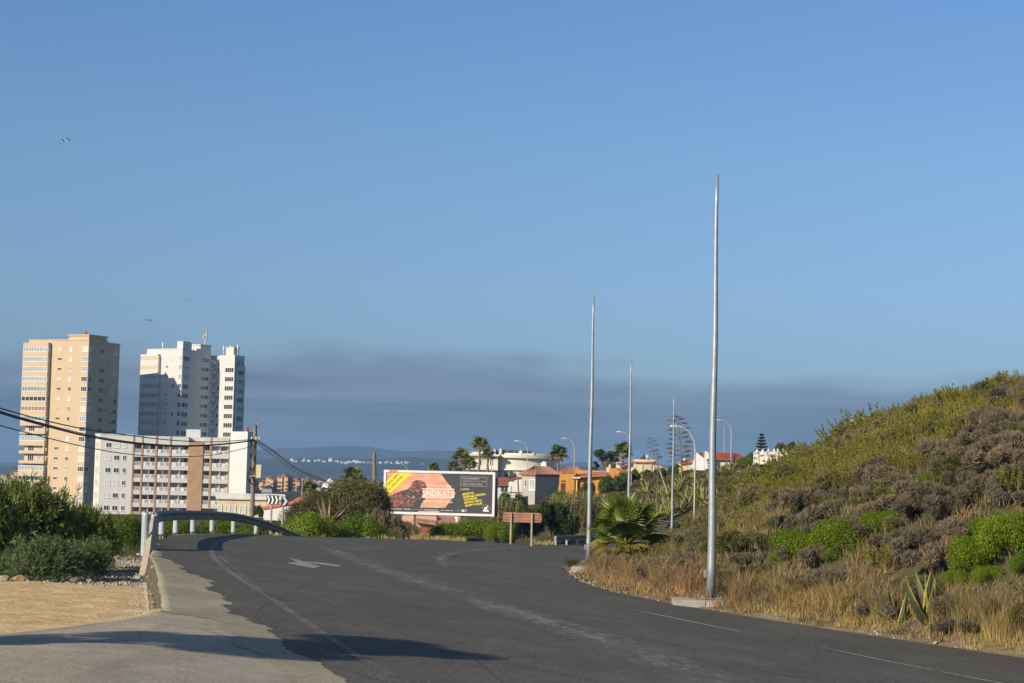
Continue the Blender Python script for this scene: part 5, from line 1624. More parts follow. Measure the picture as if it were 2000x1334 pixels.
# brown sign seen from behind
def brown_sign():
    d = 109.0; k = d / FPX
    A = at(982, 1020, d)
    t = thing('road_sign', 'brown slatted road sign seen from its rusty back, on two pale posts', 'road sign', A, R(3))
    W, Hh = 75.5 * k, 19.5 * k
    n = 4
    for i in range(n):
        z0, z1 = Hh * i / n + .004, Hh * (i + 1) / n - .004
        c0 = .10 if i == 0 else 0; c1 = .10 if i == n - 1 else 0
        b = B()
        b.extr([(c0, z0), (W - c0, z0), (W, z0 + c0), (W, z1 - c1), (W - c1, z1), (c1, z1), (0, z1 - c1), (0, z0 + c0)], 0, .03)
        b.box(.05, W - .05, -.03, -.001, z0 + .015, z0 + .04)
        b.build('slat', M['rust_sign'], t)
    for px in (997.5, 1038):
        x = (px - 982) * k
        z0 = gz(A.x + x, A.y) - A.z - .3
        b = B(); b.box(x - .05, x + .05, -.12, -.035, z0, Hh + .0); b.build('post', M['post_dirty'], t)
brown_sign()

# chevron signs
def chevron(label, px, pyt, pyb, d, rz, n, postpx, lean):
    A = at(px, pyb, d)
    k = d / FPX
    hgt = (pyb - pyt) * k
    t = thing('chevron_sign', label, 'road sign', A, R(rz), 'black and white chevron signs on the bend')
    w = hgt * .82
    for i in range(n):
        b = B(); b.box(i * w, (i + 1) * w - .01, 0, .03, 0, hgt); p = b.build('panel', M['sign_black'], t)
        b = B(); s = w * .30; x = i * w + w * .12
        b.face([(x, -.004, .03), (x + s * 1.2, -.004, .03), (x + s * 2.4, -.004, hgt / 2), (x + s * 1.2, -.004, hgt - .03), (x, -.004, hgt - .03), (x + s * 1.2, -.004, hgt / 2)])
        b.build('arrow', M['sign_white'], p)
    z0 = gz(A.x, A.y) - A.z - .4
    b = B(); b.tube([(w * n * postpx, .06, hgt * .9), (w * n * postpx + lean, .06, z0)], .055, 8); b.build('post', M['post_dirty'], t)
    return t
chevron('left chevron board of three arrows, turned away, on a leaning post', 520.5, 967, 985, 97, -52, 3, .35, .0)
chevron('right square chevron board with one arrow, on an upright pale post', 549, 970, 988, 96, 12, 1, .25, 0)

# ------------------------------------------------------------------ utility poles and cables
def pole_one():
    d = 125.0
    g = onground(495, d)
    top = at(499, 829, d)
    t = thing('utility_pole', 'weathered wooden utility pole with a pale junction box and looped cables', 'utility pole', g)
    L = top - g
    b = B(); b.tube([(0, 0, -.3), L * .5, L], [.17, .15, .12], 10); b.build('pole', M['wood_pole'], t)
    def q(px, py, dd=-.2):
        p = at(px, py, d) - g; return Vector((p.x, p.y + dd, p.z))
    b = B(); a, c = q(501, 933), q(511.5, 909); b.box(a.x, c.x, -.35, -.02, a.z, c.z); bx = b.build('junction_box', M['cream'], t)
    b = B()
    for i in range(4): b.box(a.x + .03 + i * .09, a.x + .08 + i * .09, -.3, -.1, c.z + .001, c.z + .05)
    b.build('insulator', M['cream_white'], bx)
    b = B(); b.tube([q(499, 836, 0), q(504, 830, 0)], .04, 6); b.tube([q(504, 830, 0), q(504.5, 827, 0)], .06, 6); b.build('bracket', M['galv_dull'], t)
    b = B(); b.box(-.25, .35, -.14, -.05, q(497, 861).z, q(497, 858).z); b.build('crossarm', M['wood_pole'], t)
    for i, x in enumerate((-.2, .1, .32)):
        b = B(); b.tube([(x + L.x * .85, -.1, q(497, 857.9).z), (x + L.x * .85, -.1, q(497, 853).z)], .05, 6); b.build('insulator', M['cream_white'], t)
    b = B(); b.tube([q(497, 915), q(488, 918), q(484, 930), q(486, 940), q(494, 946), q(505, 944), q(512, 938)], .035, 6); b.build('cable_loop', M['cable'], t)
    b = B(); b.tube([q(497, 862), q(494, 880), q(497, 905), q(492, 930), q(498, 946)], .025, 6); b.build('cable_loop', M['cable'], t)
    b = B(); a = q(499, 930); b.box(a.x - .35, a.x + .45, -.26, -.18, a.z - .04, a.z + .04); b.build('bracket', M['galv_dull'], t)
pole_one()
def plain_pole(name, label, px, pyt, pxb, d, r0, r1, cat='utility pole', m_='wood_pole'):
    g = onground(pxb, d)
    L = at(px, pyt, d) - g
    t = thing(name, label, cat, g)
    b = B(); b.tube([(0, 0, -.3), L * .5, L * .97, L], [r0, (r0 + r1) / 2, r1, r1 * .7], 10); b.build('pole', M[m_], t)
    return t
t = plain_pole('utility_pole', 'plain weathered wooden pole just left of the billboard', 731, 883.5, 736, 118, .16, .12)
b = B(); b.tube([(-.1, -.15, 2.6), (.12, -.15, 2.6)], .05, 6); b.build('bracket', M['galv_dull'], t)
plain_pole('utility_pole', 'short leaning dark wooden post in front of the grey house', 1011, 929, 1016, 238, .14, .09)
plain_pole('light_pole', 'thin grey light pole on the plain beyond the chevron signs', 591, 935, 591, 300, .12, .09, 'light pole', 'galv_dull')
plain_pole('light_pole', 'thin grey light pole left of the palm on the scrub mound', 681, 922, 681, 300, .12, .09, 'light pole', 'galv_dull')
plain_pole('light_pole', 'faint thin pole standing between the orange complex and the small dome house', 616, 938, 616, 420, .12, .09, 'light pole', 'galv_dull')

def cable(label, pts, r, group):
    P = [at(*p) for p in pts]
    out = []
    n = 10
    for i in range(len(P) - 1):          # Catmull-Rom through the points
        p0, p1, p2, p3 = P[max(i - 1, 0)], P[i], P[i + 1], P[min(i + 2, len(P) - 1)]
        for j in range(n):
            s = j / n
            out.append(0.5 * ((2 * p1) + (p2 - p0) * s + (2 * p0 - 5 * p1 + 4 * p2 - p3) * s * s + (3 * p1 - p0 - 3 * p2 + p3) * s ** 3))
    out.append(P[-1])
    b = B(); b.tube(out, r, 6)
    tag(b.build('overhead_cable', M['cable']), label, 'cable', group)
gL, gR = 'cables from the left edge to the wooden pole', 'cables between the two wooden poles'
cable('uppermost thin cable from the left edge to the wooden pole', [(-150, 748, 56), (0, 797, 68), (91, 822, 76), (166, 838, 83), (234, 848, 90), (338, 860, 103), (420, 863, 114), (496, 858, 125)], .026, gL)
cable('thick twin cable sagging lowest in the middle of the upper bundle', [(-150, 756, 56), (0, 806, 68), (91, 832, 76), (182, 854, 85), (273, 867, 95), (364, 871.5, 106), (442, 867, 117), (496, 860, 125)], .042, gL)
cable('cable running just above the thick twin cable', [(-150, 752, 56), (0, 803, 68), (91, 829, 76), (182, 851, 85), (273, 865, 95), (364, 870, 106), (442, 866, 117), (496, 859, 125)], .02, gL)
cable('lowest thin cable, hanging apart below the thick bundle', [(-150, 790, 56), (0, 831, 68), (91, 855, 76), (182, 876, 85), (260, 888, 94), (338, 892, 103), (420, 888, 114), (496, 871, 125)], .022, gL)
cable('upper cable dropping from the junction box pole to the plain pole', [(501, 858, 125), (536, 881, 124), (574, 911, 123), (620, 932, 122), (660, 947, 121), (700, 955, 120), (735, 955, 118)], .03, gR)
cable('thick middle cable dropping from the junction box pole to the plain pole', [(501, 861, 125), (540, 887, 124), (580, 916, 123), (622, 936, 122), (664, 952, 121), (700, 958, 120), (735, 956, 118)], .045, gR)
cable('lower cable dropping from the junction box pole, out to its own side', [(501, 865, 125), (542, 896, 124), (592, 931, 123), (640, 955, 122), (690, 968, 120), (735, 960, 118)], .026, gR)

# small red ringed sign half hidden by the nearest column
def round_sign():
    P = at(1384, 1000, 170)
    t = thing('road_sign', 'small round red rimmed road sign half hidden behind the nearest steel column', 'road sign', P)
    b = B(); b.tube([(0, 0, 0), (0, .03, 0)], .33, 20); b.build('rim', M['sign_red'], t)
    b = B(); b.tube([(0, -.006, 0), (0, -.001, 0)], .23, 20); b.build('plate', M['sign_white'], t)
    b = B(); b.tube([(0, .06, .1), (0, .06, gz(P.x, P.y) - P.z - .2)], .035, 8); b.build('post', M['galv_dull'], t)
round_sign()

# ------------------------------------------------------------------ gulls
def gull(label, px, py, d, span, roll, yaw, flap, group='gulls gliding in the sky'):
    P = at(px, py, d)
    me = bpy.data.meshes.new('gull')
    V, F, Mi = [], [], []
    # body rings along local X (flight direction)
    rings = [(-.30, .012, .008), (-.22, .04, .03), (-.08, .07, .065), (.06, .075, .07), (.16, .05, .05), (.23, .042, .045), (.28, .02, .02), (.33, .006, .006)]
    for x, wy, hz in rings:
        for q in range(8):
            a = 2 * math.pi * q / 8
            V.append((x, wy * math.cos(a), hz * math.sin(a)))
    for i in range(len(rings) - 1):
        for q in range(8):
            F.append((i * 8 + q, i * 8 + (q + 1) % 8, (i + 1) * 8 + (q + 1) % 8, (i + 1) * 8 + q)); Mi.append(0)
    F.append(tuple(range(8))); Mi.append(0); F.append(tuple(56 + q for q in range(8))); Mi.append(2)
    # tail fan
    n = len(V); V += [(-.24, .03, .01), (-.24, -.03, .01), (-.44, -.09, .0), (-.44, .09, .0)]; F.append((n, n + 1, n + 2, n + 3)); Mi.append(0)
    for s in (1, -1):
        secs = [(0.03, .14, -.10, .02), (.22, .16, -.08, .10 + flap), (.42, .10, -.08, .13 + flap * .7), (.58, .02, -.12, .06 - flap * .3), (.68, -.08, -.13, -.03 - flap)]
        n = len(V)
        for y, xf, xb, z in secs:
            V += [(xf, s * y, z), ((xf + xb) / 2, s * y, z + .018), (xb, s * y, z), ((xf + xb) / 2, s * y, z - .008)]
        for i in range(len(secs) - 1):
            for q in range(4):
                F.append((n + i * 4 + q, n + i * 4 + (q + 1) % 4, n + i * 4 + 4 + (q + 1) % 4, n + i * 4 + 4 + q)); Mi.append(2 if i == 3 else 1)
        F.append(tuple(n + (len(secs) - 1) * 4 + q for q in range(4))); Mi.append(2)
    me.from_pydata(V, [], F)
    for m_ in ('gull_white', 'gull_grey', 'gull_dark'): me.materials.append(M[m_])
    me.polygons.foreach_set('material_index', Mi); me.update()
    o = link('gull', me)
    s = span / 1.3
    o.location = P; o.scale = (s, s, s)
    o.rotation_euler = (R(roll), R(-4), R(yaw))
    tag(o, label, 'gull', group)
M['gull_white'] = surf('white_feathers', (0.55, 0.55, 0.54), 0.8, 0.05, 3)
M['gull_grey'] = surf('grey_feathers', (0.16, 0.17, 0.18), 0.8, 0.1, 3)
M['gull_dark'] = surf('dark_feathers', (0.04, 0.04, 0.045), 0.8, 0.1, 3)
gull('highest gull, alone at the upper left with one wing drooping', 125, 275.5, 150, 1.15, -20, 150, .10)
gull('dark gull of the low pair above the white tower', 290, 626, 230, 1.15, 6, 70, .06)
gull('pale gull right behind the dark one above the white tower', 304, 624, 250, 1.1, -10, 105, .05)
gull('gull flying above the right end of the white tower', 368, 587, 240, 1.35, -8, 95, .05)
# ------------------------------------------------------------------ plants: leaf materials
M['lentisk'] = leafmat('glossy_green_leaves', [(0.069, 0.129, 0.005), (0.115, 0.190, 0.006), (0.152, 0.230, 0.008), (0.193, 0.263, 0.013)], 0.45, 0.25)
M['lentisk_dark'] = leafmat('dark_green_leaves', [(0.035, 0.065, 0.014), (0.06, 0.10, 0.022), (0.09, 0.135, 0.03)], 0.5, 0.2)
M['olive'] = leafmat('olive_yellow_leaves', [(0.143, 0.152, 0.024), (0.220, 0.226, 0.035), (0.303, 0.288, 0.050), (0.242, 0.187, 0.050)], 0.6, 0.25)
M['olive_green'] = leafmat('grass_green_leaves', [(0.09, 0.115, 0.022), (0.15, 0.17, 0.03), (0.20, 0.21, 0.045)], 0.6, 0.25)
M['scrub'] = leafmat('grey_brown_twigs', [(0.132, 0.110, 0.088), (0.198, 0.165, 0.134), (0.259, 0.217, 0.177), (0.176, 0.154, 0.094)], 0.85, 0.1)
M['scrub_green'] = leafmat('dull_green_twigs', [(0.085, 0.083, 0.035), (0.13, 0.122, 0.05), (0.18, 0.165, 0.07), (0.16, 0.13, 0.09)], 0.8, 0.15)
M['mound'] = leafmat('dull_mound_leaves', [(0.065, 0.078, 0.024), (0.105, 0.115, 0.034), (0.15, 0.15, 0.05), (0.12, 0.10, 0.055)], 0.8, 0.15)
M['acacia'] = leafmat('long_willow_leaves', [(0.075, 0.115, 0.025), (0.127, 0.178, 0.039), (0.184, 0.230, 0.053), (0.230, 0.253, 0.069)], 0.5, 0.25)
M['acacia_blue'] = leafmat('blue_green_leaves', [(0.085, 0.13, 0.05), (0.125, 0.18, 0.075), (0.175, 0.225, 0.10)], 0.55, 0.2)
M['straw'] = leafmat('straw_grass', [(0.414, 0.306, 0.131), (0.559, 0.433, 0.197), (0.642, 0.508, 0.262), (0.393, 0.360, 0.121)], 0.75, 0.3)
M['pink_grass'] = leafmat('pinkish_dry_grass', [(0.336, 0.213, 0.118), (0.459, 0.302, 0.179), (0.560, 0.381, 0.230), (0.336, 0.263, 0.112)], 0.75, 0.3)
M['green_grass'] = leafmat('green_weeds', [(0.09, 0.12, 0.025), (0.14, 0.16, 0.035), (0.20, 0.20, 0.06)], 0.6, 0.3)
M['palm'] = leafmat('palm_fan_leaves', [(0.085, 0.135, 0.018), (0.14, 0.195, 0.026), (0.20, 0.245, 0.036)], 0.42, 0.25, spec=0.45)
M['palm_yellow'] = leafmat('yellowing_palm_leaves', [(0.16, 0.17, 0.02), (0.26, 0.23, 0.03), (0.24, 0.15, 0.04)], 0.5, 0.25)
M['palm_dry'] = leafmat('dry_palm_leaves', [(0.20, 0.13, 0.06), (0.28, 0.19, 0.09)], 0.7, 0.2)
M['agave'] = leafmat('agave_leaves', [(0.075, 0.115, 0.06), (0.11, 0.15, 0.075)], 0.45, 0.08, spec=0.4)
M['agave_edge'] = leafmat('yellow_agave_margin', [(0.34, 0.31, 0.09), (0.42, 0.38, 0.13)], 0.5, 0.08)
M['agave_dull'] = leafmat('olive_agave_leaves', [(0.168, 0.198, 0.072), (0.264, 0.270, 0.096), (0.360, 0.330, 0.126)], 0.5, 0.08)
M['agave_dead'] = leafmat('dead_agave_leaves', [(0.20, 0.155, 0.11), (0.28, 0.22, 0.16), (0.17, 0.12, 0.06)], 0.85, 0.05)
M['reed'] = leafmat('reed_leaves', [(0.085, 0.125, 0.05), (0.13, 0.17, 0.07), (0.18, 0.20, 0.09), (0.24, 0.20, 0.10)], 0.55, 0.25)
M['needle'] = leafmat('dark_needles', [(0.028, 0.048, 0.018), (0.045, 0.07, 0.026), (0.065, 0.092, 0.034)], 0.6, 0.15)
M['feather'] = leafmat('feathery_green', [(0.05, 0.075, 0.022), (0.08, 0.11, 0.03), (0.11, 0.14, 0.04)], 0.6, 0.2)
M['umbel'] = leafmat('agave_flower_heads', [(0.10, 0.10, 0.035), (0.16, 0.13, 0.05), (0.07, 0.06, 0.035)], 0.8, 0.1)

RG = np.random.default_rng(5)
def unit(v): return v / (np.linalg.norm(v, axis=-1, keepdims=True) + 1e-9)
def diamonds(rg, C, N, L, asp, T=None):
    """one folded leaf-shaped quad per centre"""
    n = len(C)
    if T is None:
        T = unit(np.cross(N, rg.normal(size=(n, 3))))
    Bn = unit(np.cross(N, T))
    L = np.broadcast_to(L, (n,))[:, None]
    V = np.stack([C - T * L * .5, C + Bn * L * asp * .5, C + T * L * .5, C - Bn * L * asp * .5], 1).reshape(-1, 3)
    F = np.arange(4 * n).reshape(n, 4)
    return V, F
def join(parts):
    Vs, Fs, o = [], [], 0
    for V, F in parts:
        Vs.append(V); Fs.append(F + o); o += len(V)
    return np.concatenate(Vs), np.concatenate(Fs)

def blobs_dome(rg, R_, H, nb):
    r = np.sqrt(rg.random(nb)); a = rg.random(nb) * 2 * np.pi
    c = np.stack([r * np.cos(a) * R_ * .78, r * np.sin(a) * R_ * .78, H * (.30 + .5 * np.sqrt(np.maximum(0, 1 - r ** 2)) * rg.uniform(.75, 1.05, nb))], 1)
    rad = rg.uniform(.22, .36, nb) * min(R_, H * 1.3)
    return c, rad
def leafy(name, mat_, R_, H, nb, n, leaf, asp=.55, seed=0, zmin=0.0, spread=.55):
    rg = np.random.default_rng(seed)
    c, rad = blobs_dome(rg, R_, H, nb)
    w = rad ** 2; idx = rg.choice(nb, n, p=w / w.sum())
    d = unit(rg.normal(size=(n, 3)) + np.array([0, 0, .25]))
    P = c[idx] + d * (rad[idx] * rg.uniform(.62, 1.10, n) ** .8)[:, None]
    P[:, 2] = np.abs(P[:, 2]) * 1.0
    N = unit(d + spread * rg.normal(size=(n, 3)) + np.array([0, 0, .15]))
    V, F = diamonds(rg, P, N, leaf * rg.uniform(.65, 1.35, n), asp)
    return mesh_np(name, V, F, mat_)
def twiggy(name, mat_, R_, H, n, L, wd, seed=0, up=.55, mats=None, mixf=0.0):
    """dense dry shrub: short twigs bristling from a lumpy dome"""
    rg = np.random.default_rng(seed)
    c, rad = blobs_dome(rg, R_, H, 14)
    idx = rg.integers(0, 14, n)
    d = unit(rg.normal(size=(n, 3)) + np.array([0, 0, .45]))
    P = c[idx] + d * (rad[idx] * rg.uniform(.45, .98, n))[:, None]
    P[:, 2] = np.abs(P[:, 2])
    T = unit(d + np.array([0, 0, up]) + .55 * rg.normal(size=(n, 3)))
    N = unit(np.cross(T, rg.normal(size=(n, 3))))
    V, F = diamonds(rg, P, N, L * rg.uniform(.6, 1.4, n), wd / L, T)
    return mesh_np(name, V, F, [mat_] + (mats or []), (rg.random(n) < mixf).astype(int) if mats else None)
def sprigs(name, mat_, R_, H, ns, nl, leaf, seed=0, asp=.4):
    """upright shoots set with small leaves"""
    rg = np.random.default_rng(seed)
    r = np.sqrt(rg.random(ns)) * R_; a = rg.random(ns) * 2 * np.pi
    base = np.stack([r * np.cos(a), r * np.sin(a), np.zeros(ns)], 1)
    tip = base * 1.25 + np.stack([.12 * rg.normal(size=ns), .12 * rg.normal(size=ns), H * (1 - .35 * (r / R_) ** 2) * rg.uniform(.6, 1.1, ns)], 1)
    i = np.repeat(np.arange(ns), nl)
    t = rg.uniform(.08, 1, len(i)) ** .7
    P = base[i] + (tip - base)[i] * t[:, None]
    ax = unit(tip - base)[i]
    out = unit(rg.normal(size=(len(i), 3)) * np.array([1, 1, .3]))
    T = unit(out + ax * .9)
    P = P + out * leaf * .4
    N = unit(np.cross(T, rg.normal(size=(len(i), 3))))
    V, F = diamonds(rg, P, N, leaf * rg.uniform(.6, 1.3, len(i)), asp, T)
    return mesh_np(name, V, F, mat_)
def blades(rg, n, R_, H, wd, lean=.5, curl=.5):
    """curved grass blades, three quads each"""
    r = np.sqrt(rg.random(n)) * R_; a = rg.random(n) * 2 * np.pi
    base = np.stack([r * np.cos(a), r * np.sin(a), np.full(n, -.03)], 1)
    h = H * rg.uniform(.3, 1.15, n)
    az = a + rg.normal(0, .9, n)
    o = np.stack([np.cos(az), np.sin(az), np.zeros(n)], 1) * (lean * h * rg.uniform(.2, 1.2, n))[:, None]
    side = np.stack([-np.sin(az + rg.normal(0, .5, n)), np.cos(az), np.zeros(n)], 1)
    rows = []
    for t, w in ((0, 1.0), (.4, .8), (.75, .5), (1, .08)):
        c = base + o * (t ** (1 + curl * 1.6))[None] if False else base + o * t ** (1.6 + curl)
        c = c + np.array([0, 0, 1]) * (h * (t - curl * .18 * t ** 3))[:, None]
        rows.append((c - side * wd * w * .5, c + side * wd * w * .5))
    V = np.stack([p for rr in rows for p in rr], 1)          # n,8,3
    F = np.array([[0, 1, 3, 2], [2, 3, 5, 4], [4, 5, 7, 6]])
    F = (np.arange(n)[:, None, None] * 8 + F[None]).reshape(-1, 4)
    return V.reshape(-1, 3), F

def plant(name, me, loc, s, label, cat, group, rz=None, sz=None, tilt=0.0):
    o = link(name, me, None, loc)
    o.scale = (s, s, sz if sz else s)
    o.rotation_euler = (tilt * (RG.random() - .5), tilt * (RG.random() - .5), RG.random() * 6.28 if rz is None else rz)
    return tag(o, label, cat, group)

# ------------------------------------------------------------------ hillside scrub
ME = {}
for i in range(4):
    ME['lentisk', i] = leafy('green_shrub', M['lentisk'], 1.0, .85, 34, 17000, .040, .62, 40 + i)
    ME['scrub', i] = twiggy('dry_shrub', M['scrub'], 1.15, .56, 11000, .17, .016, 50 + i, mats=[M['scrub_green']], mixf=.25)
    ME['olive', i] = sprigs('olive_shrub', M['olive'], .75, .85, 75, 60, .062, 60 + i)
    ME['mix', i] = twiggy('dull_shrub', M['scrub_green'], 1.0, .8, 8000, .14, .022, 70 + i, mats=[M['olive_green']], mixf=.35)
    ME['ogreen', i] = sprigs('green_sprig_shrub', M['olive_green'], .8, .6, 70, 55, .06, 80 + i)

greens = [  # px, py of the foot, width px, height px : the bright green mounds
    (1560, 1098, 125, 92, 'large bright green shrub mound midway up the hill, right of the nearest steel column'),
    (1648, 1088, 120, 95, 'bright green shrub mound right beside the large one midway up the hill'),
    (1710, 1046, 90, 60, 'bright green shrub at the upper right end of the mid hill green patch'),
    (1525, 1075, 60, 50, 'small green shrub at the left end of the mid hill green patch'),
    (1905, 1140, 110, 110, 'bright green shrub low on the hill, left part of the patch at the right edge'),
    (1975, 1110, 130, 125, 'large bright green shrub at the right edge of the photograph, low on the hill'),
    (2050, 1090, 130, 125, 'bright green shrub cut off by the right edge of the photograph'),
    (1930, 1060, 80, 60, 'green shrub at the top of the low right hand patch'),
    (1760, 980, 60, 42, 'green shrub above the grassy middle of the hill'),
    (1840, 945, 85, 40, 'green shrub in the grey scrub of the upper hill'),
    (1800, 955, 60, 38, 'smaller green shrub just left of the one in the grey upper scrub'),
    (1930, 812, 95, 35, 'green shrub close to the hill crest at the right'),
    (1990, 800, 80, 38, 'green shrub on the crest at the right edge'),
    (1958, 782, 75, 42, 'smooth dark green cushion on the hill crest at the right'),
    (1985, 850, 50, 38, 'green shrub at the right edge, below the crest'),
    (1432, 1052, 70, 32, 'low green shrub near the foot of the hill, right of the nearest steel column'),
]
GR = 'bright green shrubs on the scrub hill'
for (px_, py_, w_, h_) in ((1590, 1060, 60, 40), (1680, 1055, 60, 45), (1620, 1098, 60, 40), (1525, 1098, 50, 36), (1735, 1020, 60, 34), (1870, 1150, 60, 50), (1935, 1150, 70, 55), (1890, 1090, 60, 45), (1960, 1060, 60, 40), (2010, 1130, 70, 60), (1820, 965, 50, 28), (1865, 930, 50, 26)):
    greens.append((px_, py_, w_, h_, 'smaller green shrub grown into the edge of a larger bright green mound'))
occupied = []
for i, (px, py, w, hh, lab) in enumerate(greens):
    p = hit1(px, py)
    k = p.y / FPX
    w *= 1.05; hh *= .74
    plant('green_shrub', ME['lentisk', i % 4], (p.x, p.y + w * k * .25, gz(p.x, p.y + w * k * .25) - .1), w * k * .5, lab, 'shrub', GR, sz=hh * k / .95)
    occupied.append((p.x, p.y + w * k * .25, w * k * .30))

def line_olive(px): return np.interp(px, [1380, 1500, 1600, 1700, 1850, 1920, 2000], [1035, 1005, 975, 935, 885, 835, 790])
cand = []
y = 40.0
while y < 150:
    step = .76 if y < 60 else (.9 if y < 80 else 1.35 if y < 105 else 1.8)
    e, r_ = float(xe(y)), float(xr(y))
    x = e + 1.9
    while x < r_ + 2.2:
        cand.append((x + RG.uniform(-.42, .42) * step, y + RG.uniform(-.42, .42) * step, step))
        x += step
    y += step * .95
cand = np.array(cand)
Zc = G(cand[:, 0], cand[:, 1])
cpx, cpy = proj(np.stack([cand[:, 0], cand[:, 1], Zc], 1))
cnt = {}
BANDS = [(1500, 'left end of the hill behind the nearest steel column'), (1740, 'middle of the hill around the bright green patch'), (1900, 'hill above the variegated agave'), (9999, 'hill towards the right edge')]
WORD = {'scrub': 'grey brown dry shrub', 'olive': 'olive yellow upright shrub', 'mix': 'dull green shrub', 'ogreen': 'small grass green shrub'}
def hill_label(kind, px, upper, crest):
    band = next(b for q, b in BANDS if px < q)
    if crest: return WORD[kind] + ' standing against the sky on the hill crest', WORD[kind] + 's on the skyline'
    return WORD[kind] + (', upper slope, ' if upper else ', lower slope, ') + band, WORD[kind] + ('s of the upper slope' if upper else 's of the lower slope')
tuft_spots, olive_rest, scrub_rest = [], [], []
for (x, y, st), px, py in zip(cand, cpx, cpy):
    if px > 2700 or px < 1180: continue
    if px > 2060:
        (olive_rest if RG.random() < .5 else scrub_rest).append((x, y, st)); continue
    if any((x - a) ** 2 + (y - b_) ** 2 < c_ * c_ for a, b_, c_ in occupied): continue
    upper = py < line_olive(px) + RG.normal(0, 14)
    crest = x > xr(y) - 1.2
    u = RG.random()
    if px < 1500 and py > 930:
        kind = 'mix' if u < .35 else 'scrub' if u < .6 else 'olive' if u < .82 else 'ogreen' if u < .88 else 'grass'
        zone = 0 if kind == 'mix' else 1 if kind != 'ogreen' else 0
    elif upper:
        kind = 'olive' if u < .84 else 'scrub' if u < .91 else 'mix' if u < .95 else 'ogreen'
        zone = {'olive': 2 if crest else 0, 'scrub': 2, 'mix': 1, 'ogreen': 0}[kind]
    else:
        gpatch = _vn(np.array([x]), np.array([y]), .55, 9.0)[0]
        if gpatch > .55 and u < .6: kind = 'grass'
        else: kind = 'scrub' if u < .70 else 'olive' if u < .82 else 'mix' if u < .93 else 'grass'
        zone = {'scrub': 1 if x < xe(y) + 4.2 else 0, 'olive': 1, 'mix': 1, 'grass': 0}[kind]
    if kind == 'olive' and cnt.get(kind, 0) >= 298:
        olive_rest.append((x, y, st)); continue
    if kind == 'grass' or cnt.get(kind, 0) >= 298:
        tuft_spots.append((x, y)); continue
    cnt[kind] = cnt.get(kind, 0) + 1
    s = st * {'scrub': .95, 'olive': .80, 'mix': .72, 'ogreen': .6}[kind] * RG.uniform(.75, 1.35)
    if x < xe(y) + 3: s *= .8
    lab, grp = hill_label(kind, px, py < line_olive(px), x > xr(y) - .6)
    nm = {'scrub': 'dry_shrub', 'olive': 'olive_shrub', 'mix': 'dull_shrub', 'ogreen': 'green_sprig_shrub'}[kind]
    sz = s * RG.uniform(.8, 1.15) * (1.0 if kind != 'olive' else 1.1)
    plant(nm, ME[kind, int(RG.integers(4))], (x, y, gz(x, y) - .08), s, lab, 'shrub', grp, sz=min(sz, 1.15), tilt=.3)
def shrub_mass(name, spots, me, mat_, label, seed):
    """shrubs past the limit and beyond the frame: one joined mass"""
    rg = np.random.default_rng(seed)
    n_ = len(me.vertices); co = np.empty(n_ * 3, np.float32); me.vertices.foreach_get('co', co); co = co.reshape(-1, 3)
    F0 = np.arange(n_).reshape(-1, 4)
    parts = []
    for x, y, st in spots:
        a = rg.random() * 6.28; k = st * rg.uniform(.75, 1.2)
        Rm = np.array([[math.cos(a), -math.sin(a), 0], [math.sin(a), math.cos(a), 0], [0, 0, 1.05]]) * k
        parts.append((co @ Rm.T + np.array([x, y, gz(x, y) - .08]), F0))
    if parts:
        V, F = join(parts)
        tag(link(name, mesh_np(name, V, F, mat_)), label, 'scrub', None, 'stuff')
    bpy.data.meshes.remove(me)
shrub_mass('olive_scrub', olive_rest, sprigs('tmp', M['olive'], .75, .85, 34, 34, .085, 66), M['olive'], 'mass of smaller olive shrubs running on along the upper hill', 77)
shrub_mass('dry_scrub', scrub_rest, twiggy('tmp', M['scrub'], 1.1, .6, 1800, .20, .03, 67), M['scrub'], 'mass of grey dry shrubs running on past the right edge of the hill', 78)


# ------------------------------------------------------------------ grasses
def grass_patch(name, spots, mat_, label, seed, H=(.35, .8), n=34, R_=.26, wd=.012, lean=.95, mats=None):
    rg = np.random.default_rng(seed)
    parts = []
    for x, y, z, k in spots:
        h = rg.uniform(*H) * k
        V, F = blades(rg, n, R_ * rg.uniform(.7, 1.5), h, wd * (1 + y / 120), lean)
        V = V + np.array([x, y, z])
        parts.append((V, F))
    V, F = join(parts)
    o = link(name, mesh_np(name, V, F, mat_))
    return tag(o, label, 'grass', None, 'stuff')
straw, pinkg, greeng = [], [], []
for y in np.arange(33.5, 84, .25):
    e = float(xe(y))
    dens = 6 if y < 60 else 4
    width = np.interp(y, [33, 40, 46, 52, 60, 70, 84], [1.9, 1.7, 1.5, 1.5, 1.8, 2.2, 2.0])
    slope = abs(float(xe(y + .3) - xe(y - .3)) / .6)
    nn = int(dens * (1 + slope * 1.0))
    for _ in range(nn):
        t = RG.random() ** .8
        x = e + .22 + t * width * (1 + slope * .55) + RG.normal(0, .08)
        yy = y + RG.uniform(-.15, .15)
        z = gz(x, yy)
        px = proj(np.array([[x, yy, z]]))[0][0]
        if px > 2500: continue
        kk = (.75 if px < 1330 else 1) * .24 + .36 * min(1, (x - e) / (1.0 + slope * .6)) * RG.uniform(.7, 1.3)
        pk = .92 if px < 1455 else .18
        if t < .12 and RG.random() < .45: greeng.append((x, yy, z, .45)); continue
        (pinkg if RG.random() < pk else straw).append((x, yy, z, kk))
for x, y in tuft_spots:
    for _ in range(11):
        xx, yy = x + RG.normal(0, .4), y + RG.normal(0, .4)
        (pinkg if RG.random() < .6 else straw).append((xx, yy, gz(xx, yy), RG.uniform(.5, .95)))
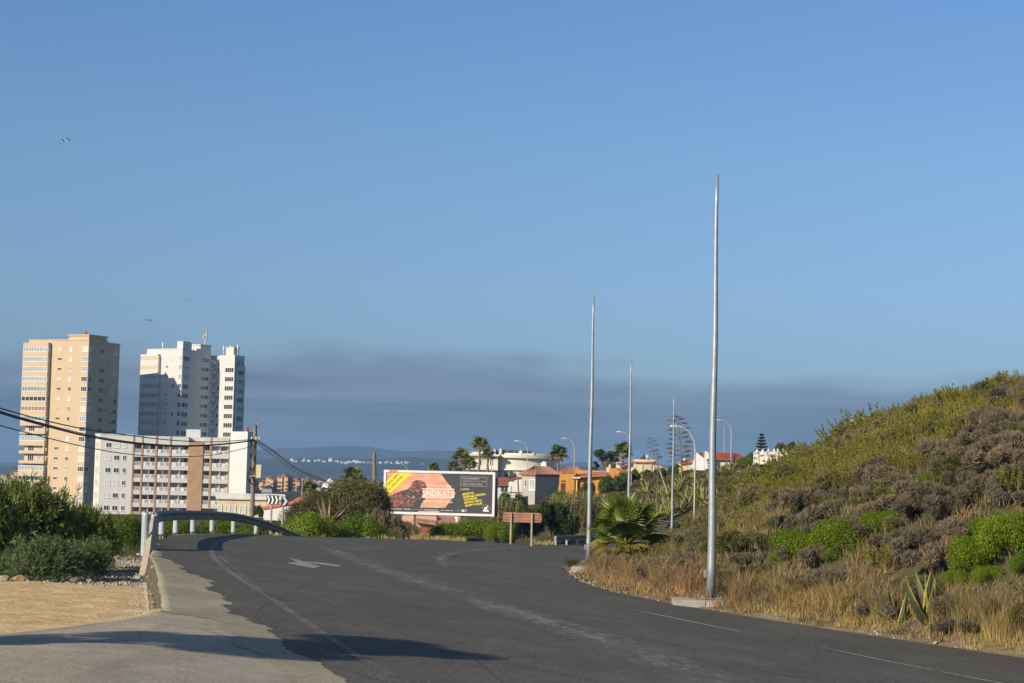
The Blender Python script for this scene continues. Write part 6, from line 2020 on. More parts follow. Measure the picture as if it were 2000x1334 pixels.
for _ in range(260):   # loose stems through the scrub
    y = RG.uniform(42, 110); x = RG.uniform(float(xe(y)) + 2, float(xr(y)))
    (pinkg if RG.random() < .5 else straw).append((x, y, gz(x, y), RG.uniform(.9, 1.5)))
grass_patch('dry_grass', straw, M['straw'], 'tall straw coloured grass along the foot of the hill at the right', 1, n=34)
grass_patch('dry_grass', pinkg, M['pink_grass'], 'pinkish dry grass along the verge from the palm to the nearest column', 2, n=34)
grass_patch('weeds', greeng, M['green_grass'], 'low green weeds at the road edge of the verge', 3, H=(.2, .45), n=22, wd=.02)
und = []
for _ in range(6500):
    y = RG.uniform(40, 118); a_, b_ = float(xe(y)) + 1.0, float(xr(y)) + 1
    x = RG.uniform(a_, b_)
    und.append((x, y, gz(x, y), RG.uniform(.6, 1.5)))
grass_patch('undergrowth', und, M['scrub'], 'low grey brown undergrowth filling the gaps between the hill shrubs', 8, H=(.2, .42), n=30, R_=.36, wd=.014, lean=.9)
ung = [u_ for u_ in und[::3]]
grass_patch('undergrowth', [(u_[0] + .2, u_[1] + .15, u_[2], u_[3]) for u_ in ung], M['olive'], 'low olive undergrowth between the hill shrubs', 9, H=(.14, .30), n=20, R_=.3, wd=.03, lean=.9)
# big individual tussocks
def tussock(px, py, w, hh, m_, label, seed):
    p = hit1(px, py); k = p.y / FPX
    rg = np.random.default_rng(seed)
    V, F = blades(rg, 420, w * k * .24, hh * k * 1.0, .011, 1.0, .6)
    o = link('grass_tussock', mesh_np('grass_tussock', V, F, M[m_]), None, (p.x, p.y + .1, p.z))
    tag(o, label, 'grass', 'large grass tussocks on the verge')
tussock(1900, 1228, 150, 110, 'straw', 'large straw tussock just right of the variegated agave', 1)
tussock(1955, 1250, 120, 105, 'straw', 'large straw tussock at the right edge of the photograph', 2)
tussock(1840, 1225, 90, 80, 'straw', 'straw tussock at the foot of the variegated agave', 3)
tussock(1720, 1208, 90, 75, 'straw', 'straw tussock left of the variegated agave', 4)
tussock(1640, 1190, 90, 70, 'straw', 'straw tussock midway between the agave and the nearest column', 5)
tussock(1530, 1178, 100, 75, 'straw', 'straw tussock right of the nearest steel column', 6)
tussock(1345, 1160, 90, 70, 'pink_grass', 'pinkish tussock left of the nearest steel column', 7)
tussock(1240, 1140, 90, 70, 'pink_grass', 'pinkish tussock in front of the fan palm', 8)
tussock(1180, 1125, 60, 60, 'pink_grass', 'pinkish tussock at the left end of the verge', 9)
tussock(1290, 1150, 80, 70, 'pink_grass', 'pinkish tussock below the right side of the fan palm', 10)
tussock(1450, 1180, 90, 80, 'pink_grass', 'pinkish tussock touching the right of the nearest column', 11)
tussock(1118, 1108, 28, 24, 'green_grass', 'small round green tuft at the tip of the verge', 12)

# ------------------------------------------------------------------ listed shrubs of the middle distance
for i in range(3):
    ME['dark', i] = leafy('dark_shrub', M['lentisk_dark'], 1.0, 1.0, 24, 8000, .085, .5, 90 + i)
    ME['mound', i] = leafy('scrub_mound', M['mound'], 1.0, .85, 40, 26000, .055, .28, 95 + i, spread=1.1)
    ME['needle', i] = twiggy('needle_shrub', M['feather'], 1.0, 1.1, 14000, .15, .02, 100 + i, up=.3)
    ME['acacia', i] = None
def listed(name, kind, items, group, cat='shrub'):
    for j, (px, py, d, w, hh, lab) in enumerate(items):
        k = d / FPX
        p = at(px, py, d)
        z = min(gz(p.x, p.y), p.z + .3)
        top = p.z + hh * k
        if p.z - z > 1.2: z = p.z - 1.2
        me = ME[kind, j % 3]
        zm = {'lentisk': .88, 'dark': 1.03, 'mound': .85, 'needle': 1.15, 'scrub': .78, 'olive': .9, 'mix': .85, 'ogreen': .62}[kind]
        plant(name, me, (p.x, p.y, z - .1), w * k * .5, lab, cat, group, sz=max(.2, (top - z + .1) / zm))
listed('green_shrub', 'lentisk', [
    (335, 1048, 98, 110, 34, 'bright green shrub seen under the left part of the guard rail'),
    (425, 1048, 100, 110, 34, 'bright green shrub seen under the middle of the guard rail'),
    (510, 1048, 98, 100, 30, 'bright green shrub under the right part of the guard rail, by the utility pole'),
    (612, 1052, 92, 118, 46, 'bright green shrub at the road edge right of the chevron boards'),
    (705, 1053, 94, 118, 42, 'green shrub at the road edge below the scrub mound'),
    (568, 1048, 94, 60, 32, 'bright green shrub at the foot of the chevron boards'),
    (925, 1062, 116, 140, 44, 'green shrub behind the two middle posts of the billboard'),
    (870, 1058, 118, 70, 34, 'green shrub at the left middle post of the billboard'),
    (975, 1062, 114, 66, 40, 'green shrub by the right post of the billboard'),
    (245, 1058, 68, 75, 48, 'dense olive green shrub left of the near end of the guard rail'),
    (205, 1068, 60, 70, 52, 'green shrub between the big willow leaved bush and the guard rail end')], 'green shrubs along the outer bend')
listed('green_shrub', 'ogreen', [
    (755, 1052, 98, 60, 28, 'yellowish green shrub at the left end of the billboard'),
    (655, 1052, 95, 50, 26, 'small yellowish shrub between the two green ones at the road edge')], 'yellowish shrubs along the outer bend')
listed('dry_shrub', 'scrub', [
    (775, 1054, 104, 46, 30, 'brown dry shrub beneath the lower left corner of the billboard'),
    (745, 1030, 108, 70, 52, 'grey dry shrub at the foot of the plain wooden pole'),
    (790, 1048, 112, 70, 38, 'grey dry shrub against the pink house wall')], 'dry shrubs by the billboard')
listed('scrub_mound', 'mound', [
    (693, 1035, 112, 150, 92, 'large dark scrub mound left of the plain wooden pole, its crown highest'),
    (640, 1035, 112, 130, 72, 'scrub mound sloping down left behind the dead agave'),
    (590, 1035, 114, 90, 48, 'low scrub mound above the white garden wall'),
    (730, 1035, 114, 70, 78, 'dark scrub right behind the plain wooden pole')], 'scrub mounds left of the billboard')
listed('needle_shrub', 'needle', [
    (1075, 1061, 139, 92, 90, 'big dark feathery bush right of the brown road sign'),
    (1030, 1061, 138, 66, 76, 'dark feathery bush behind the brown road sign'),
    (1108, 1060, 143, 50, 66, 'dark feathery bush between the brown sign and the reeds')], 'dark feathery bushes by the brown sign')
listed('dark_shrub', 'dark', [
    (1155, 1050, 152, 46, 60, 'dark shrub in the shade right of the reeds'),
    (1150, 967, 218, 36, 26, 'dark rounded shrub in front of the orange house porch'),
    (1185, 966, 216, 54, 33, 'largest dark shrub against the orange house'),
    (1205, 962, 216, 26, 32, 'upright dark shrub against the orange house gable'),
    (1219, 950, 218, 30, 30, 'small dark shrub at the right end of the orange house'),
    (1240, 934, 236, 26, 16, 'dark hedge shrub in front of the cream house'),
    (1262, 936, 236, 34, 18, 'dark hedge shrub under the cream house wall'),
    (1290, 934, 236, 34, 20, 'dark hedge shrub right of the cream house'),
    (1320, 936, 232, 36, 26, 'dark shrub below the yellow house'),
    (1345, 938, 228, 40, 20, 'dark shrub left of the white house with the red roof'),
    (1365, 931, 232, 36, 12, 'dark shrub below the steep white gable'),
    (1402, 930, 232, 40, 16, 'dark shrub in front of the red roofed house'),
    (1425, 926, 226, 44, 18, 'dark green shrub behind the curved lamp post'),
    (1450, 917, 224, 40, 20, 'dark green shrub at the right end of the red roof'),
    (1467, 910, 220, 30, 24, 'dark shrub beside the spiky pine'),
    (1545, 880, 200, 34, 16, 'green shrub on top of the white terrace wall'),
    (1525, 878, 202, 26, 14, 'spiky green bush on the white terrace'),
    (985, 1000, 150, 46, 34, 'leafy shrub just right of the billboard'),
    (1012, 995, 158, 46, 28, 'leafy shrub behind the brown sign, below the grey garden wall'),
    (500, 1008, 200, 30, 22, 'shrub in front of the cream villa by the pole'),
    (405, 1012, 205, 30, 16, 'shrub at the left end of the cream villa')], 'dark shrubs of the middle distance')
listed('green_shrub', 'lentisk', [
    (1455, 918, 218, 42, 24, 'brightest green shrub below the spiky pine'),
    (1410, 940, 205, 40, 24, 'green shrub on the slope under the red roofed house'),
    (1440, 945, 200, 40, 22, 'green shrub on the slope right of the curved lamp post'),
    (1095, 972, 205, 40, 12, 'low hedge in front of the grey house')], 'green shrubs on the far slope')
# low scrub over the far slope (each shrub is a few pixels)
far_lab = {'mix': 'small grey green shrub', 'scrub': 'small grey dry shrub', 'ogreen': 'small grass green shrub', 'olive': 'small olive shrub'}
n = 0
for _ in range(1200):
    if n >= 230: break
    px, d = RG.uniform(1165, 1500), RG.uniform(172, 232)
    p = onground(px, d)
    _, py = proj(np.array([[p.x, p.y, p.z]]))
    if py[0] > 1035 or py[0] < 915: continue
    if xl(p.y) - 2.0 < p.x < xe(p.y) + 1.0: continue
    kind = ['mix', 'scrub', 'mix', 'ogreen', 'olive'][int(RG.integers(5))]
    plant('slope_shrub', ME[kind, int(RG.integers(4))], (p.x, p.y, p.z - .1), RG.uniform(.8, 1.5), far_lab[kind] + ' on the far slope, ' + ('left of the palm' if px < 1225 else 'around the agave thicket' if px < 1330 else 'right of the tallest flower stalk'), 'shrub', 'small shrubs on the far slope', sz=RG.uniform(.7, 1.2))
    n += 1

# ------------------------------------------------------------------ long leaved bushes at the left
def willowy(name, mat_, R_, H, n, leaf, seed, droop=.2):
    rg = np.random.default_rng(seed)
    ns = n // 26
    c, rad = blobs_dome(rg, R_, H, 16)
    idx = rg.integers(0, 16, ns)
    d0 = unit(rg.normal(size=(ns, 3)) + np.array([0, 0, .5]))
    st = c[idx] + d0 * (rad[idx] * rg.uniform(.15, .8, ns))[:, None]
    dr = unit(d0 + np.array([0, 0, .35]) + .4 * rg.normal(size=(ns, 3)))
    ln = rg.uniform(.28, .55, ns)
    i = np.repeat(np.arange(ns), 26)
    t = rg.random(len(i))
    P = st[i] + dr[i] * (ln[i] * t)[:, None]
    P[:, 2] -= droop * (t ** 2) * ln[i] * .5
    P[:, 2] = np.abs(P[:, 2])
    T = unit(dr[i] + .75 * rg.normal(size=(len(i), 3)) + np.array([0, 0, .1]))
    N = unit(np.cross(T, rg.normal(size=(len(i), 3))))
    V, F = diamonds(rg, P + T * leaf * .4, N, leaf * rg.uniform(.6, 1.3, len(i)), .16, T)
    return mesh_np(name, V, F, mat_)
WIL = [willowy('willow_leaved_bush', M['acacia'], 1.0, 1.0, 26000, .13, 200 + i) for i in range(3)]
WILB = [willowy('blue_green_bush', M['acacia_blue'], 1.0, .9, 22000, .11, 210 + i) for i in range(2)]
def listed2(items, group, name, meshes):
    for j, (px, py, d, w, hh, lab) in enumerate(items):
        k = d / FPX; p = at(px, py, d); z = gz(p.x, p.y)
        plant(name, meshes[j % len(meshes)], (p.x, p.y, z - .1), w * k * .5, lab, 'bush', group, sz=(p.z + hh * k - z + .1) / 1.28)
listed2([(45, 1100, 45, 190, 160, 'tall dark green willow leaved bush at the left edge of the photograph'),
         (-70, 1100, 42, 200, 165, 'willow leaved bush cut off by the left edge of the photograph'),
         (125, 1090, 47, 140, 116, 'willow leaved bush in front of the peach tower, lower than the leftmost one'),
         (175, 1080, 50, 110, 84, 'willow leaved bush nearest the gravel path')], 'willow leaved bushes at the left', 'willow_leaved_bush', WIL)
listed2([(95, 1133, 40.0, 150, 92, 'blue green bush in front of the willow leaved ones, on the edge of the sand'),
         (165, 1122, 41.5, 110, 76, 'lower blue green bush spreading towards the gravel'),
         (25, 1126, 41, 90, 52, 'small blue green bush at the left edge, by the stones')], 'blue green bushes at the sand', 'blue_green_bush', WILB)

# ------------------------------------------------------------------ fan palms
def fan_mesh(name, mats, nseg, Lp, r, seed, arc=250, droop=.25, w_pet=.02):
    rg = np.random.default_rng(seed)
    b = B()
    b.tube([(0, 0, 0), (0, Lp * .5, .02), (0, Lp, 0)], [w_pet * 1.5, w_pet, w_pet * .8], 5, 1, cap=False)
    h = Vector((0, Lp, 0))
    for i in range(nseg):
        a = R(-arc / 2 + arc * i / (nseg - 1))
        L = r * (.72 + .28 * math.cos(a * .6)) * rg.uniform(.9, 1.06)
        d = Vector((math.sin(a), math.cos(a), 0)); s = Vector((d.y, -d.x, 0))
        half = L * .55 * math.tan(R(arc / (nseg - 1)) * .62)
        lift = .10 * r * math.cos(a)
        m1 = h + d * L * .55 + Vector((0, 0, lift))
        tip = h + d * L + Vector((0, 0, lift * .4 - droop * L * rg.uniform(.4, 1.2)))
        fold = Vector((0, 0, half * .55))
        b.face([h, m1 - s * half - fold, m1 + fold, h + d * .01], 0) if False else None
        b.face([h, m1 + fold, m1 - s * half - fold], 0); b.face([h, m1 + s * half - fold, m1 + fold], 0)
        b.face([m1 - s * half - fold, m1 + fold, tip], 0); b.face([m1 + fold, m1 + s * half - fold, tip], 0)
    return b.mesh(name, mats)
FAN = {k: [fan_mesh('leaf', [M[mt], M['palm_yellow']], 26, .78, .80, s, 225, dr, .022) for s in (1, 2)] for k, mt, dr in (('g', 'palm', .10), ('y', 'palm_yellow', .25), ('d', 'palm_dry', .5))}
FANF = {k: [fan_mesh('leaf', [M[mt], M[mt]], 15, .75, .95, s, 240, dr, .03) for s in (3, 4)] for k, mt, dr in (('g', 'palm', .35), ('d', 'palm_dry', .6))}
def palm(label, base, height, s, nleaf, near, seed, trunk_r=.16, group='fan palms'):
    rg = random.Random(seed)
    t = thing('fan_palm', label, 'palm tree', base, 0, group)
    b = B()
    n = 10
    b.tube([(rg.uniform(-.05, .05), rg.uniform(-.05, .05), -.3 + (height + .3) * i / n) for i in range(n)] + [(0, 0, height)], [trunk_r * (1.25 - .4 * i / n) for i in range(n)] + [trunk_r * .9], 10)
    b.build('trunk', M['palm_bark'], t)
    lib = FAN if near else FANF
    for i in range(nleaf):
        f = i / nleaf
        el = (88 - 120 * f ** 1.15 if near else 84 - 118 * f) + rg.uniform(-8, 8)
        az = i * 137.5 + rg.uniform(-14, 14)
        k = 'g' if f < .72 else ('y' if near and f < .9 else 'd')
        if k not in lib: k = 'd'
        o = link('leaf', rg.choice(lib[k]), t, (0, 0, height - .08 * f))
        sc = s * rg.uniform(.85, 1.1) * (1 if f < .8 else .85)
        o.scale = (sc, sc, sc)
        o.rotation_euler = Euler((R(el), R(rg.uniform(-25, 25)), R(az)), 'XYZ')
    return t
pp = onground(1226, 65.5)
palm('young fan palm with a broad low crown on the verge beside the second lamp column', (pp.x, pp.y, pp.z), .85, 1.16, 31, True, 3, .14)
FP = [(937, 869, 330, 15, 'tallest fan palm, left of the curved white building'), (953, 890, 315, 13, 'fan palm right beside the tallest one, its crown over the white wing'),
      (901, 893, 300, 15, 'fan palm left of the tallest one, above the billboard'), (917, 908, 290, 13, 'low fan palm peeping over the billboard frame'),
      (886, 913, 300, 11, 'small fan palm just above the billboard'), (847, 915, 300, 10, 'fan palm crown barely showing above the middle of the billboard'),
      (1090, 889, 300, 17, 'fan palm behind the white chimney of the grey house'), (1216, 883, 275, 17, 'fan palm right of the dark umbrella tree'),
      (688, 935, 165, 20, 'fan palm crown rising behind the scrub mound'), (604, 956, 200, 13, 'ragged fan palm left of the small dome house'),
      (1198, 902, 285, 10, 'small bluish palm under the dark umbrella tree')]
for i, (px, py, d, rpx, lab) in enumerate(FP):
    c = at(px, py, d); g = onground(px, d)
    c.z = max(c.z, g.z + .8)
    s = rpx * d / FPX / 1.2
    palm(lab, (c.x, c.y, g.z), c.z - g.z, s, 20, False, 20 + i, .22)

# ------------------------------------------------------------------ agaves
def agave_leaf(name, L, w, mats, curve, seed):
    b = B()
    n = 7
    rows = []
    for i in range(n + 1):
        t = i / n
        ww = w * (0.75 + 1.1 * t - 1.9 * t ** 2 + .05) if t < .95 else 0.004
        ww = max(ww, .004)
        y = L * t * math.cos(curve * t); z = L * t * math.sin(curve * t)
        g = .30 * ww
        rows.append([Vector((-ww / 2, y, z + g)), Vector((-ww * .43, y, z + g * .7)), Vector((0, y, z)), Vector((ww * .43, y, z + g * .6)), Vector((ww / 2, y, z + g))])
    for i in range(n):
        for q in range(4):
            b.face([rows[i][q], rows[i][q + 1], rows[i + 1][q + 1], rows[i + 1][q]], 1 if q in (0, 3) else 0)
            o = Vector((0, 0, -.025 * (1 - i / n)))
            o2 = Vector((0, 0, -.025 * (1 - (i + 1) / n)))
            b.face([rows[i + 1][q] + o2, rows[i + 1][q + 1] + o2, rows[i][q + 1] + o, rows[i][q] + o], 1 if q in (0, 3) else 0)
    return b.mesh(name, mats)
AG = [agave_leaf('leaf', 1.0, .17, [M['agave'], M['agave_edge']], c, 1) for c in (.05, .25, -.12)]
AGD = [agave_leaf('leaf', 1.0, .15, [M['agave_dull'], M['agave_dull']], c, 1) for c in (.05, .2, -.25)]
AGX = [agave_leaf('leaf', 1.0, .13, [M['agave_dead'], M['agave_dead']], c, 1) for c in (.15, -.6, -1.1)]
def agave(label, loc, s, n, lib, seed, group, els=(82, 12), azs=None):
    rg = random.Random(seed)
    t = thing('agave', label, 'agave', loc, rg.uniform(0, 6), group)
    for i in range(n):
        f = i / n
        o = link('leaf', rg.choice(lib), t, (0, 0, .0))
        sc = s * rg.uniform(.8, 1.08)
        o.scale = (sc * 1.0, sc, sc)
        o.rotation_euler = Euler((R(els[0] + (els[1] - els[0]) * f + rg.uniform(-6, 6)), R(rg.uniform(-12, 12)), R(i * 137.5 + rg.uniform(-15, 15))), 'XYZ')
    return t
p = hit1(1815, 1218)
agave('variegated agave with yellow edged leaves standing in the straw grass at the right', (p.x, p.y + .15, p.z - .1), 1.32, 12, AG, 4, 'agaves', (86, 30))
p = hit1(1752, 1222)
agave('smaller variegated agave leaning left of the big one', (p.x + .1, p.y + .2, p.z - .1), .95, 6, AG, 6, 'agaves', (62, 28))
p = hit1(1268, 1112)
agave('small pale yellow agave on the verge right of the fan palm', (p.x, p.y + .3, p.z - .05), .5, 10, AGD, 8, 'agaves')
ag_spots = [(1258, 985, 178), (1272, 965, 186), (1290, 950, 196), (1300, 985, 182), (1318, 962, 190), (1335, 950, 198), (1345, 985, 180), (1330, 1005, 176), (1362, 965, 188), (1375, 990, 178), (1285, 1010, 175), (1250, 1005, 174),
            (1310, 1012, 175), (1385, 958, 194), (1405, 945, 202), (1265, 940, 205), (1395, 1000, 177), (1355, 940, 204), (1240, 975, 184), (1425, 935, 206)]
for i, (px, py, d) in enumerate(ag_spots):
    g = onground(px, d)
    agave('olive coloured agave rosette in the agave thicket on the far slope', (g.x, g.y, g.z - .05), RG.uniform(1.4, 2.1), 20, AGD, 30 + i, 'agave thicket on the far slope')
g = at(640, 1040, 104); g.z = gz(g.x, g.y)
zz = at(640, 1030, 104).z
agave('dead grey agave with drooping withered leaves in front of the scrub mound', (g.x, g.y, zz), 1.8, 13, AGX, 77, 'agaves', (84, 10))

def stalk(label, px0, py0, px1, py1, d, nb, s, seed, lean=0):
    """flower stalk of an agave with flat tiers of seed heads"""
    rg = random.Random(seed)
    a, c = at(px0, py0, d), at(px1, py1, d)
    a.z = min(a.z, gz(a.x, a.y) + .2)
    t = thing('agave_stalk', label, 'flower stalk', a, 0, 'agave flower stalks')
    L = c - a
    b = B(); b.tube([(0, 0, -.2), L * .5 + Vector((.1, 0, 0)), L], [.10 * s, .07 * s, .03 * s], 7); b.build('stem', M['bark'], t)
    rgn = np.random.default_rng(seed)
    for i in range(nb):
        f = 1 - .58 * (i / max(1, nb - 1)) if nb > 1 else 1
        side = 1 if i % 2 else -1
        ang = rg.uniform(-.9, .9)
        r_ = s * (.35 + .75 * (i / max(1, nb)) ** .6)
        e = L * f + Vector((side * r_ * math.cos(ang), r_ * math.sin(ang), r_ * .25))
        b = B(); b.tube([L * (f - .012), L * f + (e - L * f) * .6 + Vector((0, 0, -.05)), e], .025 * s, 5, 0); 
        C = np.array(e)[None] + rgn.normal(size=(70, 3)) * np.array([.24, .24, .06]) * s
        V, F = diamonds(rgn, C, unit(rgn.normal(size=(70, 3))), .13 * s, .6)
        n0 = len(b.v); b.v += [tuple(v) for v in V]; b.f += [tuple(int(q) + n0 for q in ff) for ff in F]; b.m += [1] * len(F)
        b.build('seed_head', [M['bark'], M['umbel']], t)
stalk('tallest agave flower stalk with many tiers of heads, right of the fourth steel column', 1333, 945, 1324, 815, 196, 18, 1.05, 1)
stalk('brown flower stalk with yellowish heads on top, left of the fourth steel column', 1281, 1000, 1284, 882, 180, 7, .75, 2)
stalk('pale grey flower stalk, thin and far, behind the one with yellowish heads', 1280, 925, 1273, 857, 262, 10, .75, 3)
stalk('thin flower stalk left of the tallest one', 1319, 930, 1317, 868, 240, 9, .7, 4)
stalk('faint flower stalk between the tallest one and the white gable', 1343, 930, 1341, 876, 262, 8, .6, 5)
stalk('flower stalk with small dark heads in front of the white terrace', 1481, 935, 1483, 886, 180, 8, .62, 6)
b = B(); a, c = at(1308, 950, 190), at(1283, 902, 190); a.z = gz(a.x, a.y); b.tube([a, c], [.09, .06], 7); tag(b.build('dead_stalk', M['post_dirty']), 'bare pale flower stalk leaning to the left above the agave thicket', 'dead stalk')

# ------------------------------------------------------------------ reeds, trees
def reed_clump(label, px, py, d, w, hh, seed, group):
    rg = np.random.default_rng(seed)
    k = d / FPX; p = at(px, py, d); z = gz(p.x, p.y); H = p.z + hh * k - z; Rr = w * k * .5
    t = thing('reed_clump', label, 'reeds', (p.x, p.y, z), 0, group)
    ns = 90
    r = np.sqrt(rg.random(ns)) * Rr; a = rg.random(ns) * 6.28
    base = np.stack([r * np.cos(a), r * np.sin(a) * .8, np.zeros(ns)], 1)
    tip = base * 1.15 + np.stack([rg.normal(0, .2, ns), rg.normal(0, .2, ns), H * rg.uniform(.72, 1.04, ns)], 1)
    b = B()
    for q in range(ns): b.tube([base[q], tip[q]], [.022, .012], 4)
    b.build('stems', M['straw'], t)
    i = np.repeat(np.arange(ns), 26); tt = rg.uniform(.2, 1.0, len(i))
    P = base[i] + (tip - base)[i] * tt[:, None]
    az = rg.random(len(i)) * 6.28
    o = np.stack([np.cos(az), np.sin(az), rg.uniform(-.35, .7, len(i))], 1)
    T = unit(o)
    N = unit(np.cross(T, rg.normal(size=(len(i), 3))))
    V, F = diamonds(rg, P + T * .22, N, .55 * rg.uniform(.6, 1.2, len(i)), .11, T)
    link('leaves', mesh_np('leaves', V, F, M['reed']), t)
reed_clump('tall grey green reed clump right of the dark feathery bush', 1130, 1058, 148, 62, 97, 1, 'reed clumps')
reed_clump('reed clump just left of the second steel column', 1152, 1055, 152, 40, 90, 2, 'reed clumps')
reed_clump('yellower reed clump above the dark feathery bush', 1098, 1055, 142, 52, 88, 3, 'reed clumps')
reed_clump('low yellowish cane clump beside the billboard back', 985, 1030, 140, 46, 56, 4, 'reed clumps')

def tree(label, px, pyb, d, pyt, wpx, m_, seed, nb=12, n=5000, leaf=.22, open_=.5, trunk=.2, group='trees by the houses', name='tree', asp=.55):
    rg = np.random.default_rng(seed)
    k = d / FPX; p = at(px, pyb, d); z = gz(p.x, p.y)
    H = at(px, pyt, d).z - z; W_ = wpx * k * .5
    t = thing(name, label, 'tree', (p.x, p.y, z), 0, group)
    ca = rg.random(nb) * 6.28; cr = np.sqrt(rg.random(nb)) * W_ * .78
    C = np.stack([cr * np.cos(ca), cr * np.sin(ca), H * (open_ + (.86 - open_) * rg.random(nb) * (1 - .25 * cr / W_))], 1)
    rad = rg.uniform(.22, .36, nb) * W_
    b = B()
    top = Vector((rg.normal() * .1, rg.normal() * .1, H * open_ * .75))
    b.tube([(0, 0, -.3), (0, 0, H * .1), top * .6, top], [trunk * 1.3, trunk, trunk * .8, trunk * .6], 9)
    for c in C:
        c = Vector(c); mid = top.lerp(c, .5) + Vector((rg.normal() * .12 * W_, rg.normal() * .12 * W_, -.04 * H))
        b.tube([top * .9, mid, c], [trunk * .45, trunk * .28, trunk * .1], 6)
    b.build('trunk', M['bark'], t)
    idx = rg.integers(0, nb, n)
    dd = unit(rg.normal(size=(n, 3)))
    P = C[idx] + dd * (rad[idx] * rg.uniform(.3, 1.1, n))[:, None] * np.array([1.15, 1.15, .7])
    V, F = diamonds(rg, P, unit(dd + .6 * rg.normal(size=(n, 3))), leaf * rg.uniform(.6, 1.3, n), asp)
    link('crown', mesh_np('crown', V, F, M[m_]), t)
    return t
tree('dark umbrella shaped tree with bare limbs below its crown, behind the orange house', 1183, 915, 262, 868, 46, 'needle', 1, 12, 4200, .22, .62, .22)
tree('dense dark tree hiding behind the second steel column, left of the umbrella tree', 1161, 920, 258, 886, 20, 'needle', 2, 10, 3000, .22, .35, .2)
tree('small dark tree behind the orange house roof', 1197, 918, 268, 896, 22, 'lentisk_dark', 3, 8, 2200, .2, .4, .15)
tree('dark round tree far off, above the small dome house', 659, 958, 420, 939, 18, 'needle', 4, 8, 1500, .3, .3, .2)

def tier_pine():
    d = 218.0
    p = at(1487, 890, d); z = gz(p.x, p.y)
    top = at(1487.5, 846, d).z - z
    lo = at(1487, 888, d).z - z
    t = thing('spiky_pine', 'spiky tiered pine standing against the sky behind the white terrace', 'tree', (p.x, p.y, z))
    b = B(); b.tube([(0, 0, -.3), (0, 0, top * .6), (0, 0, top)], [.16, .10, .02], 8); b.build('trunk', M['bark'], t)
    rg = np.random.default_rng(9)
    k = d / FPX
    for i in range(8):
        f = i / 7.0
        zc = top - .25 - (top - lo) * f
        r_ = (3 + 13 * f ** .85) * k
        parts = []
        for q in range(7):
            a = 6.28 * q / 7 + i * .4 + rg.normal() * .1
            m_ = 70
            tt = rg.random(m_)
            P = np.stack([np.cos(a) * tt * r_, np.sin(a) * tt * r_, zc + .10 * tt ** 2 * r_ + np.abs(rg.normal(0, .05, m_))], 1)
            T = unit(np.stack([np.full(m_, math.cos(a)), np.full(m_, math.sin(a)), np.full(m_, .8)], 1) + .35 * rg.normal(size=(m_, 3)))
            parts.append(diamonds(rg, P, unit(rg.normal(size=(m_, 3))), .30, .3, T))
        V, F = join(parts)
        link('branch_tier', mesh_np('branch_tier', V, F, M['needle']), t)
tier_pine()

# spiky plant and agave on the skyline of the hill
p = onground(1838, 71); p = Vector((float(xr(71)) , 71, gz(float(xr(71)), 71)))
agave('dark rosette plant standing alone on the hill crest', (p.x, p.y, p.z + .35), .55, 18, AGD, 91, 'agaves', (80, 0))

# dark treeline on the plain between the houses and the far towns
def far_wood():
    rg = np.random.default_rng(17)
    parts = []
    for _ in range(420):
        d = rg.uniform(950, 2150)
        px = rg.uniform(-120, 1250)
        p = at(px, hor(px), d)
        z = gz(p.x, p.y)
        s = rg.uniform(1.6, 3.2)
        n_ = 60
        dd = unit(rg.normal(size=(n_, 3)))
        P = np.array([p.x, p.y, z + s * .8]) + dd * s * np.array([1.1, 1.1, .9 if rg.random() < .8 else 2.2]) * rg.uniform(.7, 1.05, (n_, 1))
        parts.append(diamonds(rg, P, unit(dd + .3 * rg.normal(size=(n_, 3))), s * .75, .8))
    V, F = join(parts)
    tag(link('far_trees', mesh_np('far_trees', V, F, M['needle'])), 'dark scattered trees covering the plain below the far towns', 'trees', None, 'stuff')
far_wood()

# ------------------------------------------------------------------ straw tufts by the billboard and road edges
sp = []
for _ in range(150):
    px, d = RG.uniform(800, 905), RG.uniform(93, 122)
    p = onground(px, d)
    if p.x > xl(p.y) - .4: continue
    sp.append((p.x, p.y, p.z, RG.uniform(.3, .75)))
for _ in range(60):
    px, d = RG.uniform(1045, 1100), RG.uniform(112, 130)
    p = onground(px, d)
    if p.x > xl(p.y) - .3: continue
    sp.append((p.x, p.y, p.z, RG.uniform(.3, .7)))
for _ in range(30):
    y = RG.uniform(60, 100); x = float(xl(y)) - RG.uniform(.3, 2.5)
    sp.append((x, y, gz(x, y), RG.uniform(.25, .5)))
grass_patch('dry_grass', sp, M['straw'], 'yellow dry grass along the outer road edge and under the billboard', 5, n=26, wd=.016)

# ------------------------------------------------------------------ stones
def stone_mesh(name, seed, m_):
    rg = np.random.default_rng(seed)
    bm = __import__('bmesh').new()
    __import__('bmesh').ops.create_icosphere(bm, subdivisions=2, radius=1.0)
    for v in bm.verts:
        k = 1 + .22 * math.sin(v.co.x * 3 + seed) * math.cos(v.co.y * 4 + seed) + .10 * rg.normal()
        v.co = v.co * k; v.co.z *= .62
    me = bpy.data.meshes.new(name); bm.to_mesh(me); bm.free(); me.materials.append(M[m_]); return me
ST = [stone_mesh('stone', i, 'rock') for i in range(3)]
def stone(label, px, py, d, w, i=0, group='loose stones by the sand and the road', me=None):
    p = at(px, py, d); z = gz(p.x, p.y)
    o = link('stone', me or ST[i % 3], None, (p.x, p.y, z)); s = w * d / FPX * .5
    o.scale = (s, s * .8, s * .85); o.rotation_euler = (0, 0, i * 1.3)
    tag(o, label, 'stone', group)
stone('pale stone beside the gravel path, under the bush nearest the guard rail', 230, 1064, 62, 13, 0)
stone('white stone just left of the near guard rail post', 272, 1046, 75, 9, 1, me=stone_mesh('stone', 7, 'white_clean'))
stone('grey stone at the left edge below the bushes', 8, 1130, 39.5, 26, 2)
